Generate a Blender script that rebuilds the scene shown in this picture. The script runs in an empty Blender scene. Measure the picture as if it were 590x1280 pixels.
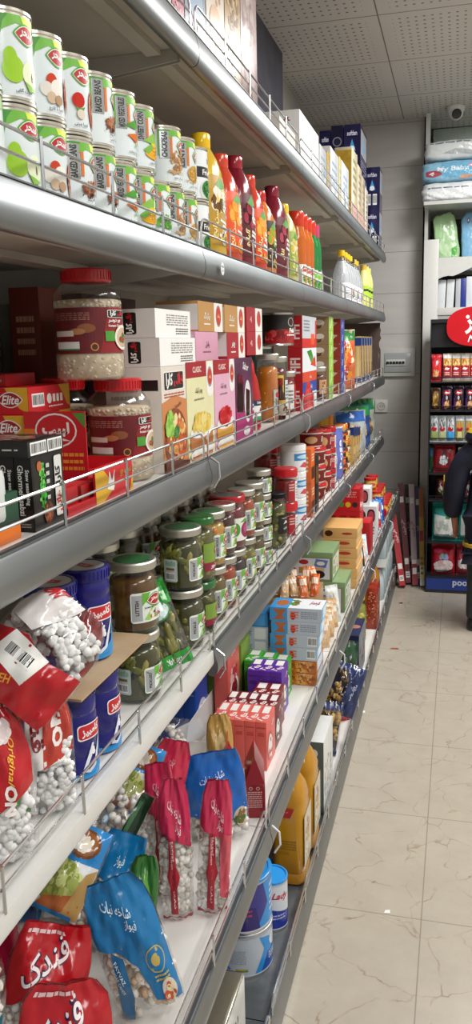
import bpy, bmesh, math, random, unicodedata
from math import sin, cos, pi, radians, sqrt, atan2
from mathutils import Vector, Matrix, Euler
from mathutils.geometry import tessellate_polygon
SC = bpy.context.scene
COL = SC.collection
# ---------------------------------------------------------------- camera numbers (also used to find where things stand)
CAM_R = ((0.96715810, 0.25303829, -0.02401747), (0.02655713, -0.19457432, -0.98052840), (-0.25278436, 0.94768795, -0.19490410))
CAM_F, CAM_H = 1045.97, 1.5
def at(px, py, x=None, y=None, z=None):
    u, v = (px - 295) / CAM_F, (py - 640) / CAM_F
    d = [CAM_R[0][i] * u + CAM_R[1][i] * v + CAM_R[2][i] for i in range(3)]
    t = x / d[0] if x is not None else y / d[1] if y is not None else (z - CAM_H) / d[2]
    return Vector((d[0] * t, d[1] * t, d[2] * t + CAM_H))
# ---------------------------------------------------------------- materials
def lin(h):
    return tuple((c / 12.92 if c <= .04045 else ((c + .055) / 1.055) ** 2.4) for c in (int(h[i:i + 2], 16) / 255 for i in (0, 2, 4))) + (1,)
_mats = {}
STY = {'p': (.6, 0, .35), 'c': (.38, 0, .5), 'g': (.16, 0, .5), 'm': (.25, 1, .5), 'r': (.42, 1, .5), 'd': (.85, 0, .2), 'f': (.22, 0, .6)}
def node(nt, t, **k):
    n = nt.nodes.new(t)
    for a, b in k.items():
        if a in n.inputs: n.inputs[a].default_value = b
        else: setattr(n, a, b)
    return n
def newmat(name):
    m = bpy.data.materials.new(name); m.use_nodes = True; m.node_tree.nodes.clear()
    o = m.node_tree.nodes.new('ShaderNodeOutputMaterial')
    return m, m.node_tree, o
def mat(spec):
    """'rrggbb:style' or 'rrggbb|rrggbb:style:scale' (two colours mixed by noise); clear, glass, film are see-through"""
    if not isinstance(spec, str): return spec
    if spec in _mats: return _mats[spec]
    m, nt, out = newmat('mat_' + spec.replace(':', '_').replace('|', '_'))
    L = nt.links.new
    a = spec.split(':')
    if a[0] == 'haze':
        tr = node(nt, 'ShaderNodeBsdfTransparent', Color=(.95, .96, .97, 1)); df = node(nt, 'ShaderNodeBsdfPrincipled', Roughness=.25)
        df.inputs['Base Color'].default_value = lin(a[1]); nz = node(nt, 'ShaderNodeTexNoise', Scale=14.0)
        mr = node(nt, 'ShaderNodeMapRange'); mr.inputs[3].default_value = .35; mr.inputs[4].default_value = .7; mx = node(nt, 'ShaderNodeMixShader')
        L(nz.outputs['Fac'], mr.inputs[0]); L(mr.outputs[0], mx.inputs[0]); L(tr.outputs[0], mx.inputs[1]); L(df.outputs[0], mx.inputs[2]); L(mx.outputs[0], out.inputs[0])
    elif a[0] in ('clear', 'glass'):
        tint = lin(a[1]) if len(a) > 1 else (.97, .97, .97, 1)
        tr = node(nt, 'ShaderNodeBsdfTransparent', Color=tint)
        gl = node(nt, 'ShaderNodeBsdfGlossy', Roughness=.13 if a[0] == 'clear' else .06)
        lw = node(nt, 'ShaderNodeLayerWeight', Blend=.28 if a[0] == 'clear' else .2)
        mr = node(nt, 'ShaderNodeMapRange'); mr.inputs[3].default_value = .05; mr.inputs[4].default_value = .40
        mx = node(nt, 'ShaderNodeMixShader')
        L(lw.outputs['Facing'], mr.inputs[0]); L(mr.outputs[0], mx.inputs[0]); L(tr.outputs[0], mx.inputs[1]); L(gl.outputs[0], mx.inputs[2]); L(mx.outputs[0], out.inputs[0])
    else:
        sty = a[1] if len(a) > 1 else 'c'
        ro, me, sp = STY[sty]
        p = node(nt, 'ShaderNodeBsdfPrincipled', Roughness=ro, Metallic=me)
        p.inputs['Specular IOR Level'].default_value = sp
        cs = a[0].split('|')
        tc = node(nt, 'ShaderNodeTexCoord')
        nz = node(nt, 'ShaderNodeTexNoise', Scale=float(a[2]) if len(a) > 2 else 30.0, Detail=3.0)
        L(tc.outputs['Object'], nz.inputs['Vector'])
        mix = node(nt, 'ShaderNodeMix', data_type='RGBA')
        c0 = lin(cs[0])
        if len(cs) > 1:
            rp = node(nt, 'ShaderNodeMapRange'); rp.inputs[1].default_value = .38; rp.inputs[2].default_value = .62
            L(nz.outputs['Fac'], rp.inputs[0]); L(rp.outputs[0], mix.inputs[0])
            mix.inputs[6].default_value = c0; mix.inputs[7].default_value = lin(cs[1])
        else:
            L(nz.outputs['Fac'], mix.inputs[0])
            mix.inputs[6].default_value = tuple(min(1, q * .93) for q in c0[:3]) + (1,)
            mix.inputs[7].default_value = tuple(min(1, q * 1.06) for q in c0[:3]) + (1,)
        L(mix.outputs[2], p.inputs['Base Color']); L(p.outputs[0], out.inputs[0])
        if sty == 'f':
            n2 = node(nt, 'ShaderNodeTexNoise', Scale=22.0, Detail=2.0); L(tc.outputs['Object'], n2.inputs['Vector'])
            b = node(nt, 'ShaderNodeBump', Strength=.35, Distance=.02); L(n2.outputs['Fac'], b.inputs['Height']); L(b.outputs[0], p.inputs['Normal'])
    _mats[spec] = m
    return m
# ---------------------------------------------------------------- lettering
_forms = {}
for _c in list(range(0xFB50, 0xFDFF)) + list(range(0xFE70, 0xFEFF)):
    _d = unicodedata.decomposition(chr(_c)).split()
    if len(_d) == 2 and _d[0] in ('<initial>', '<medial>', '<final>', '<isolated>'):
        _forms.setdefault(chr(int(_d[1], 16)), {})[_d[0][1:4]] = chr(_c)
def shape(s):
    if not any(c in _forms for c in s): return s
    o = []
    for i, ch in enumerate(s):
        f = _forms.get(ch)
        if not f: o.append(ch); continue
        p = i > 0 and s[i - 1] in _forms and 'ini' in _forms[s[i - 1]]
        n = 'ini' in f and i + 1 < len(s) and s[i + 1] in _forms and 'fin' in _forms[s[i + 1]]
        o.append(f.get('med' if p and n else 'fin' if p else 'ini' if n else 'iso', ch))
    return ''.join(reversed(o))
_txt = {}
def text_tris(s, bold=.02, slant=0):
    k = (s, bold, slant)
    if k not in _txt:
        c = bpy.data.curves.new('lettering', 'FONT'); c.body = shape(s); c.resolution_u = 2; c.offset = bold; c.shear = slant
        o = bpy.data.objects.new('lettering', c); COL.objects.link(o)
        bpy.context.view_layer.update()
        me = o.evaluated_get(bpy.context.evaluated_depsgraph_get()).to_mesh()
        me.calc_loop_triangles()
        vs = [(v.co.x, v.co.y) for v in me.vertices]
        tr = [tuple(t.vertices) for t in me.loop_triangles]
        x0, x1 = min(v[0] for v in vs), max(v[0] for v in vs); y0, y1 = min(v[1] for v in vs), max(v[1] for v in vs)
        h = (y1 - y0) or 1
        vs = [((x - (x0 + x1) / 2) / h, (y - (y0 + y1) / 2) / h) for x, y in vs]
        out = []
        for t in tr:
            q = [vs[i] for i in t]
            ar = (q[1][0] - q[0][0]) * (q[2][1] - q[0][1]) - (q[2][0] - q[0][0]) * (q[1][1] - q[0][1])
            if abs(ar) < 1e-9: continue
            out.append(q if ar > 0 else q[::-1])
        _txt[k] = out, (x1 - x0) / h
        bpy.data.objects.remove(o); bpy.data.curves.remove(c)
    return _txt[k]
# ---------------------------------------------------------------- mesh builder
def clip(poly, ax, lim, keep_low):
    o = []
    for i in range(len(poly)):
        a, b = poly[i - 1], poly[i]
        ia, ib = (a[ax] <= lim) == keep_low, (b[ax] <= lim) == keep_low
        if ia != ib:
            t = (lim - a[ax]) / (b[ax] - a[ax])
            o.append((a[0] + (b[0] - a[0]) * t, a[1] + (b[1] - a[1]) * t))
        if ib: o.append(b)
    return o
def strips(polys, ax, step):
    if not step: return polys
    out = []
    for p in polys:
        lo, hi = min(v[ax] for v in p), max(v[ax] for v in p)
        k = math.floor(lo / step) + 1; rest = p
        while k * step < hi - 1e-9 and rest:
            a = clip(rest, ax, k * step, True); rest = clip(rest, ax, k * step, False); k += 1
            if len(a) > 2: out.append(a)
        if len(rest) > 2: out.append(rest)
    return out
class MB:
    def __init__(s): s.v, s.f, s.m, s.ms = [], [], [], []
    def mi(s, spec):
        if spec not in s.ms: s.ms.append(spec)
        return s.ms.index(spec)
    def add(s, vs, fs, spec, T=None):
        b = len(s.v); k = s.mi(spec)
        s.v += [T @ Vector(v) for v in vs] if T else [Vector(v) for v in vs]
        s.f += [[b + i for i in f] for f in fs]; s.m += [k] * len(fs)
        return s
    def box(s, x0, x1, y0, y1, z0, z1, spec, bev=0, T=None):
        if bev <= 0:
            vs = [(x, y, z) for z in (z0, z1) for y in (y0, y1) for x in (x0, x1)]
            return s.add(vs, [(0, 2, 3, 1), (4, 5, 7, 6), (0, 1, 5, 4), (2, 6, 7, 3), (0, 4, 6, 2), (1, 3, 7, 5)], spec, T)
        bm = bmesh.new(); bmesh.ops.create_cube(bm, size=1)
        for v in bm.verts: v.co = Vector(((x0 + x1) / 2 + v.co.x * (x1 - x0), (y0 + y1) / 2 + v.co.y * (y1 - y0), (z0 + z1) / 2 + v.co.z * (z1 - z0)))
        bmesh.ops.bevel(bm, geom=bm.edges[:], offset=bev, segments=2, profile=.6, affect='EDGES')
        bm.verts.index_update()
        s.add([v.co.copy() for v in bm.verts], [[v.index for v in f.verts] for f in bm.faces], spec, T); bm.free()
        return s
    def lathe(s, prof, spec, n=24, c=(0, 0), T=None, caps=True, a0=0, a1=2 * pi):
        """prof: (r, z) or (rx, ry, z, exponent) going up"""
        vs, fs = [], []; full = a1 - a0 > 6.28; k = n if full else n + 1
        for q in prof:
            rx, ry, z, e = (q[0], q[0], q[1], 2) if len(q) == 2 else q if len(q) == 4 else (q[0], q[1], q[2], 2)
            for i in range(k):
                a = a0 + (a1 - a0) * i / n; ca, sa = cos(a), sin(a)
                vs.append((c[0] + rx * math.copysign(abs(ca) ** (2 / e), ca), c[1] + ry * math.copysign(abs(sa) ** (2 / e), sa), z))
        for j in range(len(prof) - 1):
            for i in range(n):
                i2 = (i + 1) % k
                fs.append((j * k + i, j * k + i2, (j + 1) * k + i2, (j + 1) * k + i))
        if caps and full:
            fs.append(list(range(k))[::-1]); fs.append([(len(prof) - 1) * k + i for i in range(k)])
        return s.add(vs, fs, spec, T)
    def tube(s, pts, r, spec, n=8, closed=False):
        pts = [Vector(p) for p in pts]; vs, fs = [], []; up = None
        for i, p in enumerate(pts):
            d = (pts[min(i + 1, len(pts) - 1)] - pts[max(i - 1, 0)]).normalized()
            if up is None: up = Vector((0, 0, 1)) if abs(d.z) < .9 else Vector((1, 0, 0))
            a = d.cross(up).normalized(); b = a.cross(d); up = b
            rr = r[i] if isinstance(r, (list, tuple)) else r
            vs += [p + a * rr * cos(2 * pi * k / n) + b * rr * sin(2 * pi * k / n) for k in range(n)]
        for j in range(len(pts) - 1):
            for k in range(n): fs.append((j * n + k, j * n + (k + 1) % n, (j + 1) * n + (k + 1) % n, (j + 1) * n + k))
        fs.append(list(range(n))[::-1]); fs.append([(len(pts) - 1) * n + k for k in range(n)])
        b0 = len(s.f); s.add(vs, fs, spec)
        for f in s.f[b0:]: f.reverse()
        return s
    def extrude(s, prof, y0, y1, spec, caps=True):
        """closed (x,z) outline swept along y"""
        n = len(prof); vs = [(x, y0, z) for x, z in prof] + [(x, y1, z) for x, z in prof]
        fs = [(i, (i + 1) % n, n + (i + 1) % n, n + i) for i in range(n)]
        if caps: fs += [list(range(n))[::-1], [n + i for i in range(n)]]
        return s.add(vs, fs, spec)
    def blob(s, p, r, spec, seed=0, rot=None, sub=1, jit=.12):
        rn = random.Random(seed)
        vs, fs = _ico(sub)
        R = (rot or Euler((rn.uniform(0, 6), rn.uniform(0, 6), rn.uniform(0, 6)))).to_matrix()
        rr = r if isinstance(r, (tuple, list)) else (r, r, r)
        P = Vector(p)
        return s.add([P + R @ Vector((v[0] * rr[0], v[1] * rr[1], v[2] * rr[2])) * (1 + rn.uniform(-jit, jit)) for v in vs], fs, spec)
    def art(s, items, mp, sx=1, sy=1, du=None, dv=None, h0=.0002, dh=.00012, lim=True):
        h = h0
        for it in items:
            k = it[0]; h += dh
            if k == 'r':
                ps = [[(it[1] * sx, it[2] * sy), (it[3] * sx, it[2] * sy), (it[3] * sx, it[4] * sy), (it[1] * sx, it[4] * sy)]]; c = it[5]
            elif k == 'e':
                n = 20; ps = [[(it[1] * sx + it[3] * sx * cos(2 * pi * i / n), it[2] * sy + it[4] * sy * sin(2 * pi * i / n)) for i in range(n)]]; c = it[5]
            elif k == 'o':      # round, radius in fractions of the height
                n = 20; r = it[3] * sy; ps = [[(it[1] * sx + r * cos(2 * pi * i / n), it[2] * sy + r * sin(2 * pi * i / n)) for i in range(n)]]; c = it[4]
            elif k == 'p':
                q = [(a * sx, b * sy) for a, b in it[1]]; c = it[2]
                ps = []
                for t in tessellate_polygon([[Vector((a, b, 0)) for a, b in q]]):
                    tr = [q[i] for i in t]
                    ar = (tr[1][0] - tr[0][0]) * (tr[2][1] - tr[0][1]) - (tr[2][0] - tr[0][0]) * (tr[1][1] - tr[0][1])
                    ps.append(tr if ar > 0 else tr[::-1])
            elif k == 't':      # text, x, y, height (fraction of sy), colour, rotation degrees, largest width (fraction of sx)
                tr, w = text_tris(it[1], it[8] if len(it) > 8 else .02, it[9] if len(it) > 9 else 0); hh = it[4] * sy; c = it[5]; ro = radians(it[6]) if len(it) > 6 else 0
                ww = hh
                if len(it) > 7 and it[7]:
                    lim = it[7] * (sx if abs(sin(ro)) < .5 else sy)
                    ww = min(hh, lim / w)
                ps = [[(it[2] * sx + a * ww * cos(ro) - b * hh * sin(ro), it[3] * sy + a * ww * sin(ro) + b * hh * cos(ro)) for a, b in q] for q in tr]
            elif k == 'bar':    # barcode
                x0, y0, x1, y1 = it[1:5]; rn = random.Random(7)
                s.art([('r', x0, y0, x1, y1, 'f2f2f0:p')], mp, sx, sy, du, dv, h, 0)
                vert = len(it) > 5; x = .06; lst = []
                while x < .9:
                    w = rn.choice((.02, .03, .05))
                    if vert: lst.append(('r', x0 + (x1 - x0) * .12, y0 + (y1 - y0) * x, x1 - (x1 - x0) * .12, y0 + (y1 - y0) * (x + w), '141414:p'))
                    else: lst.append(('r', x0 + (x1 - x0) * x, y0 + (y1 - y0) * .15, x0 + (x1 - x0) * (x + w), y1 - (y1 - y0) * .12, '141414:p'))
                    x += w + rn.choice((.02, .04))
                s.art(lst, mp, sx, sy, du, dv, h + dh, 0); h += dh; continue
            elif k == 'food':   # x, y, rx, ry, colours, seed, count, size
                _, x, y, rx, ry, cs, sd, n, sz = it; rn = random.Random(sd); lst = []
                n *= 2
                for i in range(n):
                    a, q = rn.uniform(0, 2 * pi), sqrt(rn.random()); g = sz * rn.uniform(.4, .85)
                    lst.append(('e', x + rx * q * cos(a), y + ry * q * sin(a), g * rn.uniform(.7, 1.3), g * sx / sy * rn.uniform(.7, 1.2), rn.choice(cs)))
                s.art(lst, mp, sx, sy, du, dv, h, .00001); h += n * .00001; continue
            elif k == 'ln':     # rows of small print: x0, y0, x1, y1, rows, colour
                _, x0, y0, x1, y1, n, c = it; rn = random.Random(n); lst = []
                for i in range(n):
                    yy = y0 + (y1 - y0) * (i + .25) / n; xa = x0
                    while xa < x1 - .02 * (x1 - x0):
                        xb = min(x1, xa + (x1 - x0) * rn.uniform(.06, .2)); lst.append(('r', xa, yy, xb, yy + (y1 - y0) / n * .5, c)); xa = xb + (x1 - x0) * .03
                s.art(lst, mp, sx, sy, du, dv, h, 0); continue
            else: raise ValueError(k)
            if lim:
                qs = []
                for q in ps:
                    if min(v[0] for v in q) < 0: q = clip(q, 0, 0, False)
                    if q and max(v[0] for v in q) > sx: q = clip(q, 0, sx, True)
                    if q and min(v[1] for v in q) < 0: q = clip(q, 1, 0, False)
                    if q and max(v[1] for v in q) > sy: q = clip(q, 1, sy, True)
                    if len(q) > 2: qs.append(q)
                ps = qs
            ps = strips(strips(ps, 0, du), 1, dv)
            for q in ps:
                s.add([mp(a, b, h) for a, b in q], [list(range(len(q)))], c)
        return s
    def mesh(s, name, smooth=.6):
        me = bpy.data.meshes.new(name); me.from_pydata([tuple(v) for v in s.v], [], s.f)
        for sp in s.ms: me.materials.append(mat(sp))
        me.polygons.foreach_set('material_index', s.m)
        if smooth:
            me.polygons.foreach_set('use_smooth', [True] * len(me.polygons)); me.set_sharp_from_angle(angle=smooth)
        me.update(); return me
_icos = {}
def _ico(sub):
    if sub not in _icos:
        bm = bmesh.new(); bmesh.ops.create_icosphere(bm, subdivisions=sub, radius=1); bm.verts.index_update()
        _icos[sub] = [tuple(v.co) for v in bm.verts], [[v.index for v in f.verts] for f in bm.faces]; bm.free()
    return _icos[sub]
def plane(o, u, v, n):
    o, u, v, n = Vector(o), Vector(u), Vector(v), Vector(n)
    return lambda a, b, h: o + u * a + v * b + n * h
def cylmap(r, z0, a0, c=(0, 0)):
    return lambda a, b, h: Vector((c[0] + (r + h) * cos(a0 + a / r), c[1] + (r + h) * sin(a0 + a / r), z0 + b))
# ---------------------------------------------------------------- objects
def tag(o, label, cat, group=None, kind=None):
    if label: o['label'] = label
    if cat: o['category'] = cat
    if group: o['group'] = group
    if kind: o['kind'] = kind
    return o
def thing(name, label, cat, loc=(0, 0, 0), rot=(0, 0, 0), group=None):
    o = bpy.data.objects.new(name, None); COL.objects.link(o); o.empty_display_size = .05
    o.location = loc; o.rotation_euler = rot
    return tag(o, label, cat, group)
def part(parent, name, mb, smooth=.6, kind=None, label=None):
    o = bpy.data.objects.new(name, mb.mesh(name, smooth) if isinstance(mb, MB) else mb); COL.objects.link(o); o.parent = parent
    if kind: o['kind'] = kind
    if label: o['label'] = label
    return o
def solo(name, mb, label, cat, loc=(0, 0, 0), rot=(0, 0, 0), group=None, kind=None, smooth=.6):
    o = part(None, name, mb, smooth); o.location = loc; o.rotation_euler = rot
    return tag(o, label, cat, group, kind)
def struct(name, mb, smooth=.6):
    o = part(None, name, mb, smooth); o['kind'] = 'structure'; return o
def dup(root, label, loc=None, rot=None, group=None):
    r = root.copy(); COL.objects.link(r)
    if loc is not None: r.location = loc
    if rot is not None: r.rotation_euler = rot
    r['label'] = label
    if group: r['group'] = group
    for ch in list(root.children):
        c = ch.copy(); COL.objects.link(c); c.parent = r
        for g in list(ch.children):
            d = g.copy(); COL.objects.link(d); d.parent = c
    return r
# ================================================================ the room
YW, ZC = 5.685, 2.86
ZA, ZB, ZCs, ZD, ZE, ZF = 2.022, 1.672, 1.290, .912, .546, .09   # shelf tops
def tile_floor():
    m, nt, out = newmat('floor_marble_tile'); L = nt.links.new
    tc = node(nt, 'ShaderNodeTexCoord'); sep = node(nt, 'ShaderNodeSeparateXYZ'); L(tc.outputs['Object'], sep.inputs[0])
    # rust coloured veins
    n1 = node(nt, 'ShaderNodeTexNoise', Scale=3.2, Detail=6.0, Distortion=1.1); L(tc.outputs['Object'], n1.inputs['Vector'])
    wv = node(nt, 'ShaderNodeTexVoronoi', feature='DISTANCE_TO_EDGE', Scale=7.5)
    ad = node(nt, 'ShaderNodeMix', data_type='VECTOR', Factor=.16); L(tc.outputs['Object'], ad.inputs[4]); L(n1.outputs['Color'], ad.inputs[5]); L(ad.outputs[1], wv.inputs['Vector'])
    n4 = node(nt, 'ShaderNodeTexNoise', Scale=14.0, Detail=4.0); L(tc.outputs['Object'], n4.inputs['Vector'])
    m1 = node(nt, 'ShaderNodeMapRange'); m1.inputs[1].default_value = 0; m1.inputs[2].default_value = .017; m1.inputs[3].default_value = 1; m1.inputs[4].default_value = 0; L(wv.outputs['Distance'], m1.inputs[0])
    m2 = node(nt, 'ShaderNodeMapRange'); m2.inputs[1].default_value = .40; m2.inputs[2].default_value = .66; L(n4.outputs['Fac'], m2.inputs[0])
    mul = node(nt, 'ShaderNodeMath', operation='MULTIPLY'); L(m1.outputs[0], mul.inputs[0]); L(m2.outputs[0], mul.inputs[1])
    n2 = node(nt, 'ShaderNodeTexNoise', Scale=9.0, Detail=8.0, Roughness=.7); L(tc.outputs['Object'], n2.inputs['Vector'])
    base = node(nt, 'ShaderNodeMix', data_type='RGBA'); L(n2.outputs['Fac'], base.inputs[0]); base.inputs[6].default_value = lin('a1998b'); base.inputs[7].default_value = lin('bbb3a4')
    vein = node(nt, 'ShaderNodeMix', data_type='RGBA'); L(mul.outputs[0], vein.inputs[0]); L(base.outputs[2], vein.inputs[6]); vein.inputs[7].default_value = lin('8a7660')
    # grout lines
    fac = None
    for ax, per, off in (('X', .5, -.057), ('Y', .5, .011)):
        a = node(nt, 'ShaderNodeMath', operation='SUBTRACT'); L(sep.outputs[ax], a.inputs[0]); a.inputs[1].default_value = off - per / 2
        b = node(nt, 'ShaderNodeMath', operation='FLOORED_MODULO'); L(a.outputs[0], b.inputs[0]); b.inputs[1].default_value = per
        c = node(nt, 'ShaderNodeMath', operation='SUBTRACT'); L(b.outputs[0], c.inputs[0]); c.inputs[1].default_value = per / 2
        d = node(nt, 'ShaderNodeMath', operation='ABSOLUTE'); L(c.outputs[0], d.inputs[0])
        e = node(nt, 'ShaderNodeMath', operation='LESS_THAN'); L(d.outputs[0], e.inputs[0]); e.inputs[1].default_value = .0016
        if fac is None: fac = e
        else:
            g = node(nt, 'ShaderNodeMath', operation='MAXIMUM'); L(fac.outputs[0], g.inputs[0]); L(e.outputs[0], g.inputs[1]); fac = g
    fin = node(nt, 'ShaderNodeMix', data_type='RGBA'); L(fac.outputs[0], fin.inputs[0]); L(vein.outputs[2], fin.inputs[6]); fin.inputs[7].default_value = lin('8d8578')
    p = node(nt, 'ShaderNodeBsdfPrincipled', Roughness=.22); p.inputs['Specular IOR Level'].default_value = .45
    L(fin.outputs[2], p.inputs['Base Color']); L(p.outputs[0], out.inputs[0])
    return m
def wall_tile():
    m, nt, out = newmat('wall_grey_stone_tile'); L = nt.links.new
    tc = node(nt, 'ShaderNodeTexCoord'); sep = node(nt, 'ShaderNodeSeparateXYZ'); L(tc.outputs['Object'], sep.inputs[0])
    mp = node(nt, 'ShaderNodeMapping'); mp.inputs['Scale'].default_value = (2, 2, 14); L(tc.outputs['Object'], mp.inputs[0])
    n = node(nt, 'ShaderNodeTexNoise', Scale=1.6, Detail=6.0); L(mp.outputs[0], n.inputs['Vector'])
    base = node(nt, 'ShaderNodeMix', data_type='RGBA'); L(n.outputs['Fac'], base.inputs[0]); base.inputs[6].default_value = lin('aeaba7'); base.inputs[7].default_value = lin('c4c1bd')
    b = node(nt, 'ShaderNodeMath', operation='FLOORED_MODULO'); L(sep.outputs['Z'], b.inputs[0]); b.inputs[1].default_value = .258
    e = node(nt, 'ShaderNodeMath', operation='LESS_THAN'); L(b.outputs[0], e.inputs[0]); e.inputs[1].default_value = .004
    fin = node(nt, 'ShaderNodeMix', data_type='RGBA'); L(e.outputs[0], fin.inputs[0]); L(base.outputs[2], fin.inputs[6]); fin.inputs[7].default_value = lin('8f8b86')
    p = node(nt, 'ShaderNodeBsdfPrincipled', Roughness=.4); L(fin.outputs[2], p.inputs['Base Color']); L(p.outputs[0], out.inputs[0])
    return m
def ceiling_mat():
    m, nt, out = newmat('perforated_ceiling_tile'); L = nt.links.new
    tc = node(nt, 'ShaderNodeTexCoord'); sep = node(nt, 'ShaderNodeSeparateXYZ'); L(tc.outputs['Object'], sep.inputs[0])
    def wrap(ax, per, off):
        a = node(nt, 'ShaderNodeMath', operation='SUBTRACT'); L(sep.outputs[ax], a.inputs[0]); a.inputs[1].default_value = off
        b = node(nt, 'ShaderNodeMath', operation='FLOORED_MODULO'); L(a.outputs[0], b.inputs[0]); b.inputs[1].default_value = per
        c = node(nt, 'ShaderNodeMath', operation='SUBTRACT'); L(b.outputs[0], c.inputs[0]); c.inputs[1].default_value = per / 2
        d = node(nt, 'ShaderNodeMath', operation='ABSOLUTE'); L(c.outputs[0], d.inputs[0])
        return d, c
    PX, PY = .62, .62
    ox, oy = -.372, 3.925     # tile borders
    tx, _ = wrap('X', PX, ox); ty, _ = wrap('Y', PY, oy)
    hx, hxs = wrap('X', PX / 18, ox); hy, hys = wrap('Y', PY / 13, oy)
    # holes: round dots, kept away from the borders
    s1 = node(nt, 'ShaderNodeMath', operation='MULTIPLY'); L(hx.outputs[0], s1.inputs[0]); L(hx.outputs[0], s1.inputs[1])
    s2 = node(nt, 'ShaderNodeMath', operation='MULTIPLY'); L(hy.outputs[0], s2.inputs[0]); L(hy.outputs[0], s2.inputs[1])
    s3 = node(nt, 'ShaderNodeMath', operation='ADD'); L(s1.outputs[0], s3.inputs[0]); L(s2.outputs[0], s3.inputs[1])
    dot = node(nt, 'ShaderNodeMath', operation='LESS_THAN'); L(s3.outputs[0], dot.inputs[0]); dot.inputs[1].default_value = .0062 ** 2
    ix = node(nt, 'ShaderNodeMath', operation='LESS_THAN'); L(tx.outputs[0], ix.inputs[0]); ix.inputs[1].default_value = PX / 2 - .055
    iy = node(nt, 'ShaderNodeMath', operation='LESS_THAN'); L(ty.outputs[0], iy.inputs[0]); iy.inputs[1].default_value = PY / 2 - .04
    k = node(nt, 'ShaderNodeMath', operation='MULTIPLY'); L(dot.outputs[0], k.inputs[0]); L(ix.outputs[0], k.inputs[1])
    k2 = node(nt, 'ShaderNodeMath', operation='MULTIPLY'); L(k.outputs[0], k2.inputs[0]); L(iy.outputs[0], k2.inputs[1])
    gx = node(nt, 'ShaderNodeMath', operation='GREATER_THAN'); L(tx.outputs[0], gx.inputs[0]); gx.inputs[1].default_value = PX / 2 - .003
    gy = node(nt, 'ShaderNodeMath', operation='GREATER_THAN'); L(ty.outputs[0], gy.inputs[0]); gy.inputs[1].default_value = PY / 2 - .0035
    g = node(nt, 'ShaderNodeMath', operation='MAXIMUM'); L(gx.outputs[0], g.inputs[0]); L(gy.outputs[0], g.inputs[1])
    n = node(nt, 'ShaderNodeTexNoise', Scale=2.0, Detail=4.0); L(tc.outputs['Object'], n.inputs['Vector'])
    base = node(nt, 'ShaderNodeMix', data_type='RGBA'); L(n.outputs['Fac'], base.inputs[0]); base.inputs[6].default_value = lin('c3c0bb'); base.inputs[7].default_value = lin('d2cfca')
    a = node(nt, 'ShaderNodeMix', data_type='RGBA'); L(k2.outputs[0], a.inputs[0]); L(base.outputs[2], a.inputs[6]); a.inputs[7].default_value = lin('6d6a67')
    b = node(nt, 'ShaderNodeMix', data_type='RGBA'); L(g.outputs[0], b.inputs[0]); L(a.outputs[2], b.inputs[6]); b.inputs[7].default_value = lin('77736e')
    p = node(nt, 'ShaderNodeBsdfPrincipled', Roughness=.7); L(b.outputs[2], p.inputs['Base Color']); L(p.outputs[0], out.inputs[0])
    return m
XL, XR, Y0, Y1 = -.93, 2.3, -2.6, 6.3
WT = wall_tile()
struct('floor', MB().box(XL - .1, XR + .1, Y0 - .1, Y1 + .1, -.06, 0, tile_floor()), 0)
struct('ceiling', MB().box(XL - .1, XR + .1, Y0 - .1, Y1 + .1, ZC, ZC + .06, ceiling_mat()), 0)
struct('wall_back', MB().box(XL - .1, -.243, YW, Y1 + .1, 0, ZC, WT), 0)
struct('wall_recess', MB().box(-.243, XR, Y1, Y1 + .1, 0, ZC, 'c9c8c4:p'), 0)
struct('wall_left', MB().box(XL - .1, XL, Y0, YW, 0, ZC, 'b3afa9:p'), 0)
struct('wall_right', MB().box(XR, XR + .1, Y0, Y1, 0, ZC, 'cfccc6:p'), 0)
# dark grey boxed pillar on the left wall, seen above the top shelf
struct('trim_1', MB().box(XL, -.852, 2.1, 4.26, 2.1, ZC, '4b4a55|403f49:p:8'), 0)
struct('gap_shade_and_frame', MB().box(-.243, -.232, YW - .01, YW + .4, 0, ZC, '1d1c1b:d').box(-.232, -.205, 5.6, 5.63, 2.3, ZC, 'd8dad6:c'), 0)  # black box paints the shaded gap beside the cabinet; pale box is a frame
# ================================================================ wall shelving: five bays, each a base and five boards
LIP = '969a9d|8a8e91:r:3'
CHROME = 'd2d4d6:m'
DECK = 'bfb9ad|b3ada2:p:5'
DECKW = 'e3e2de|d4d3cf:c:4'
JO = [.30, 1.49, 2.49, 3.49, 4.49, 5.33]
SH = [('A', ZA, -.45), ('B', ZB, -.45), ('C', ZCs, -.45), ('D', ZD, -.45), ('E', ZE, -.345), ('F', ZF, -.345)]
XB = -.86
def guard(mb, x, y0, y1, z, h=.048, r=.0021):
    n = max(2, round((y1 - y0) / .195)); g = .012; R = .022
    top = [(x, y0 + g, z), (x, y0 + g, z + h - R)] + [(x, y0 + g + R - R * cos(a), z + h - R + R * sin(a)) for a in (.4, .8, 1.2)] + [(x, y0 + g + R, z + h)]
    top += [(x, y0 + g + R + (y1 - y0 - 2 * g - 2 * R) * i / 4, z + h) for i in range(1, 4)]
    top += [(x, y1 - g - R, z + h)] + [(x, y1 - g - R + R * sin(a), z + h - R + R * cos(a)) for a in (.4, .8, 1.2)] + [(x, y1 - g, z + h - R), (x, y1 - g, z)]
    mb.tube(top, r, CHROME, 7)
    mb.tube([(x, y0 + g, z + h * .48), (x, y1 - g, z + h * .48)], r * .9, CHROME, 6)
    for i in range(1, n):
        y = y0 + (y1 - y0) * i / n
        mb.tube([(x + .003, y, z - .004), (x + .003, y, z + h + .004)], r, CHROME, 6)
ORD = ['nearest the camera', 'second from the camera', 'third from the camera', 'fourth from the camera', 'farthest, ending before the back wall']
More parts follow.
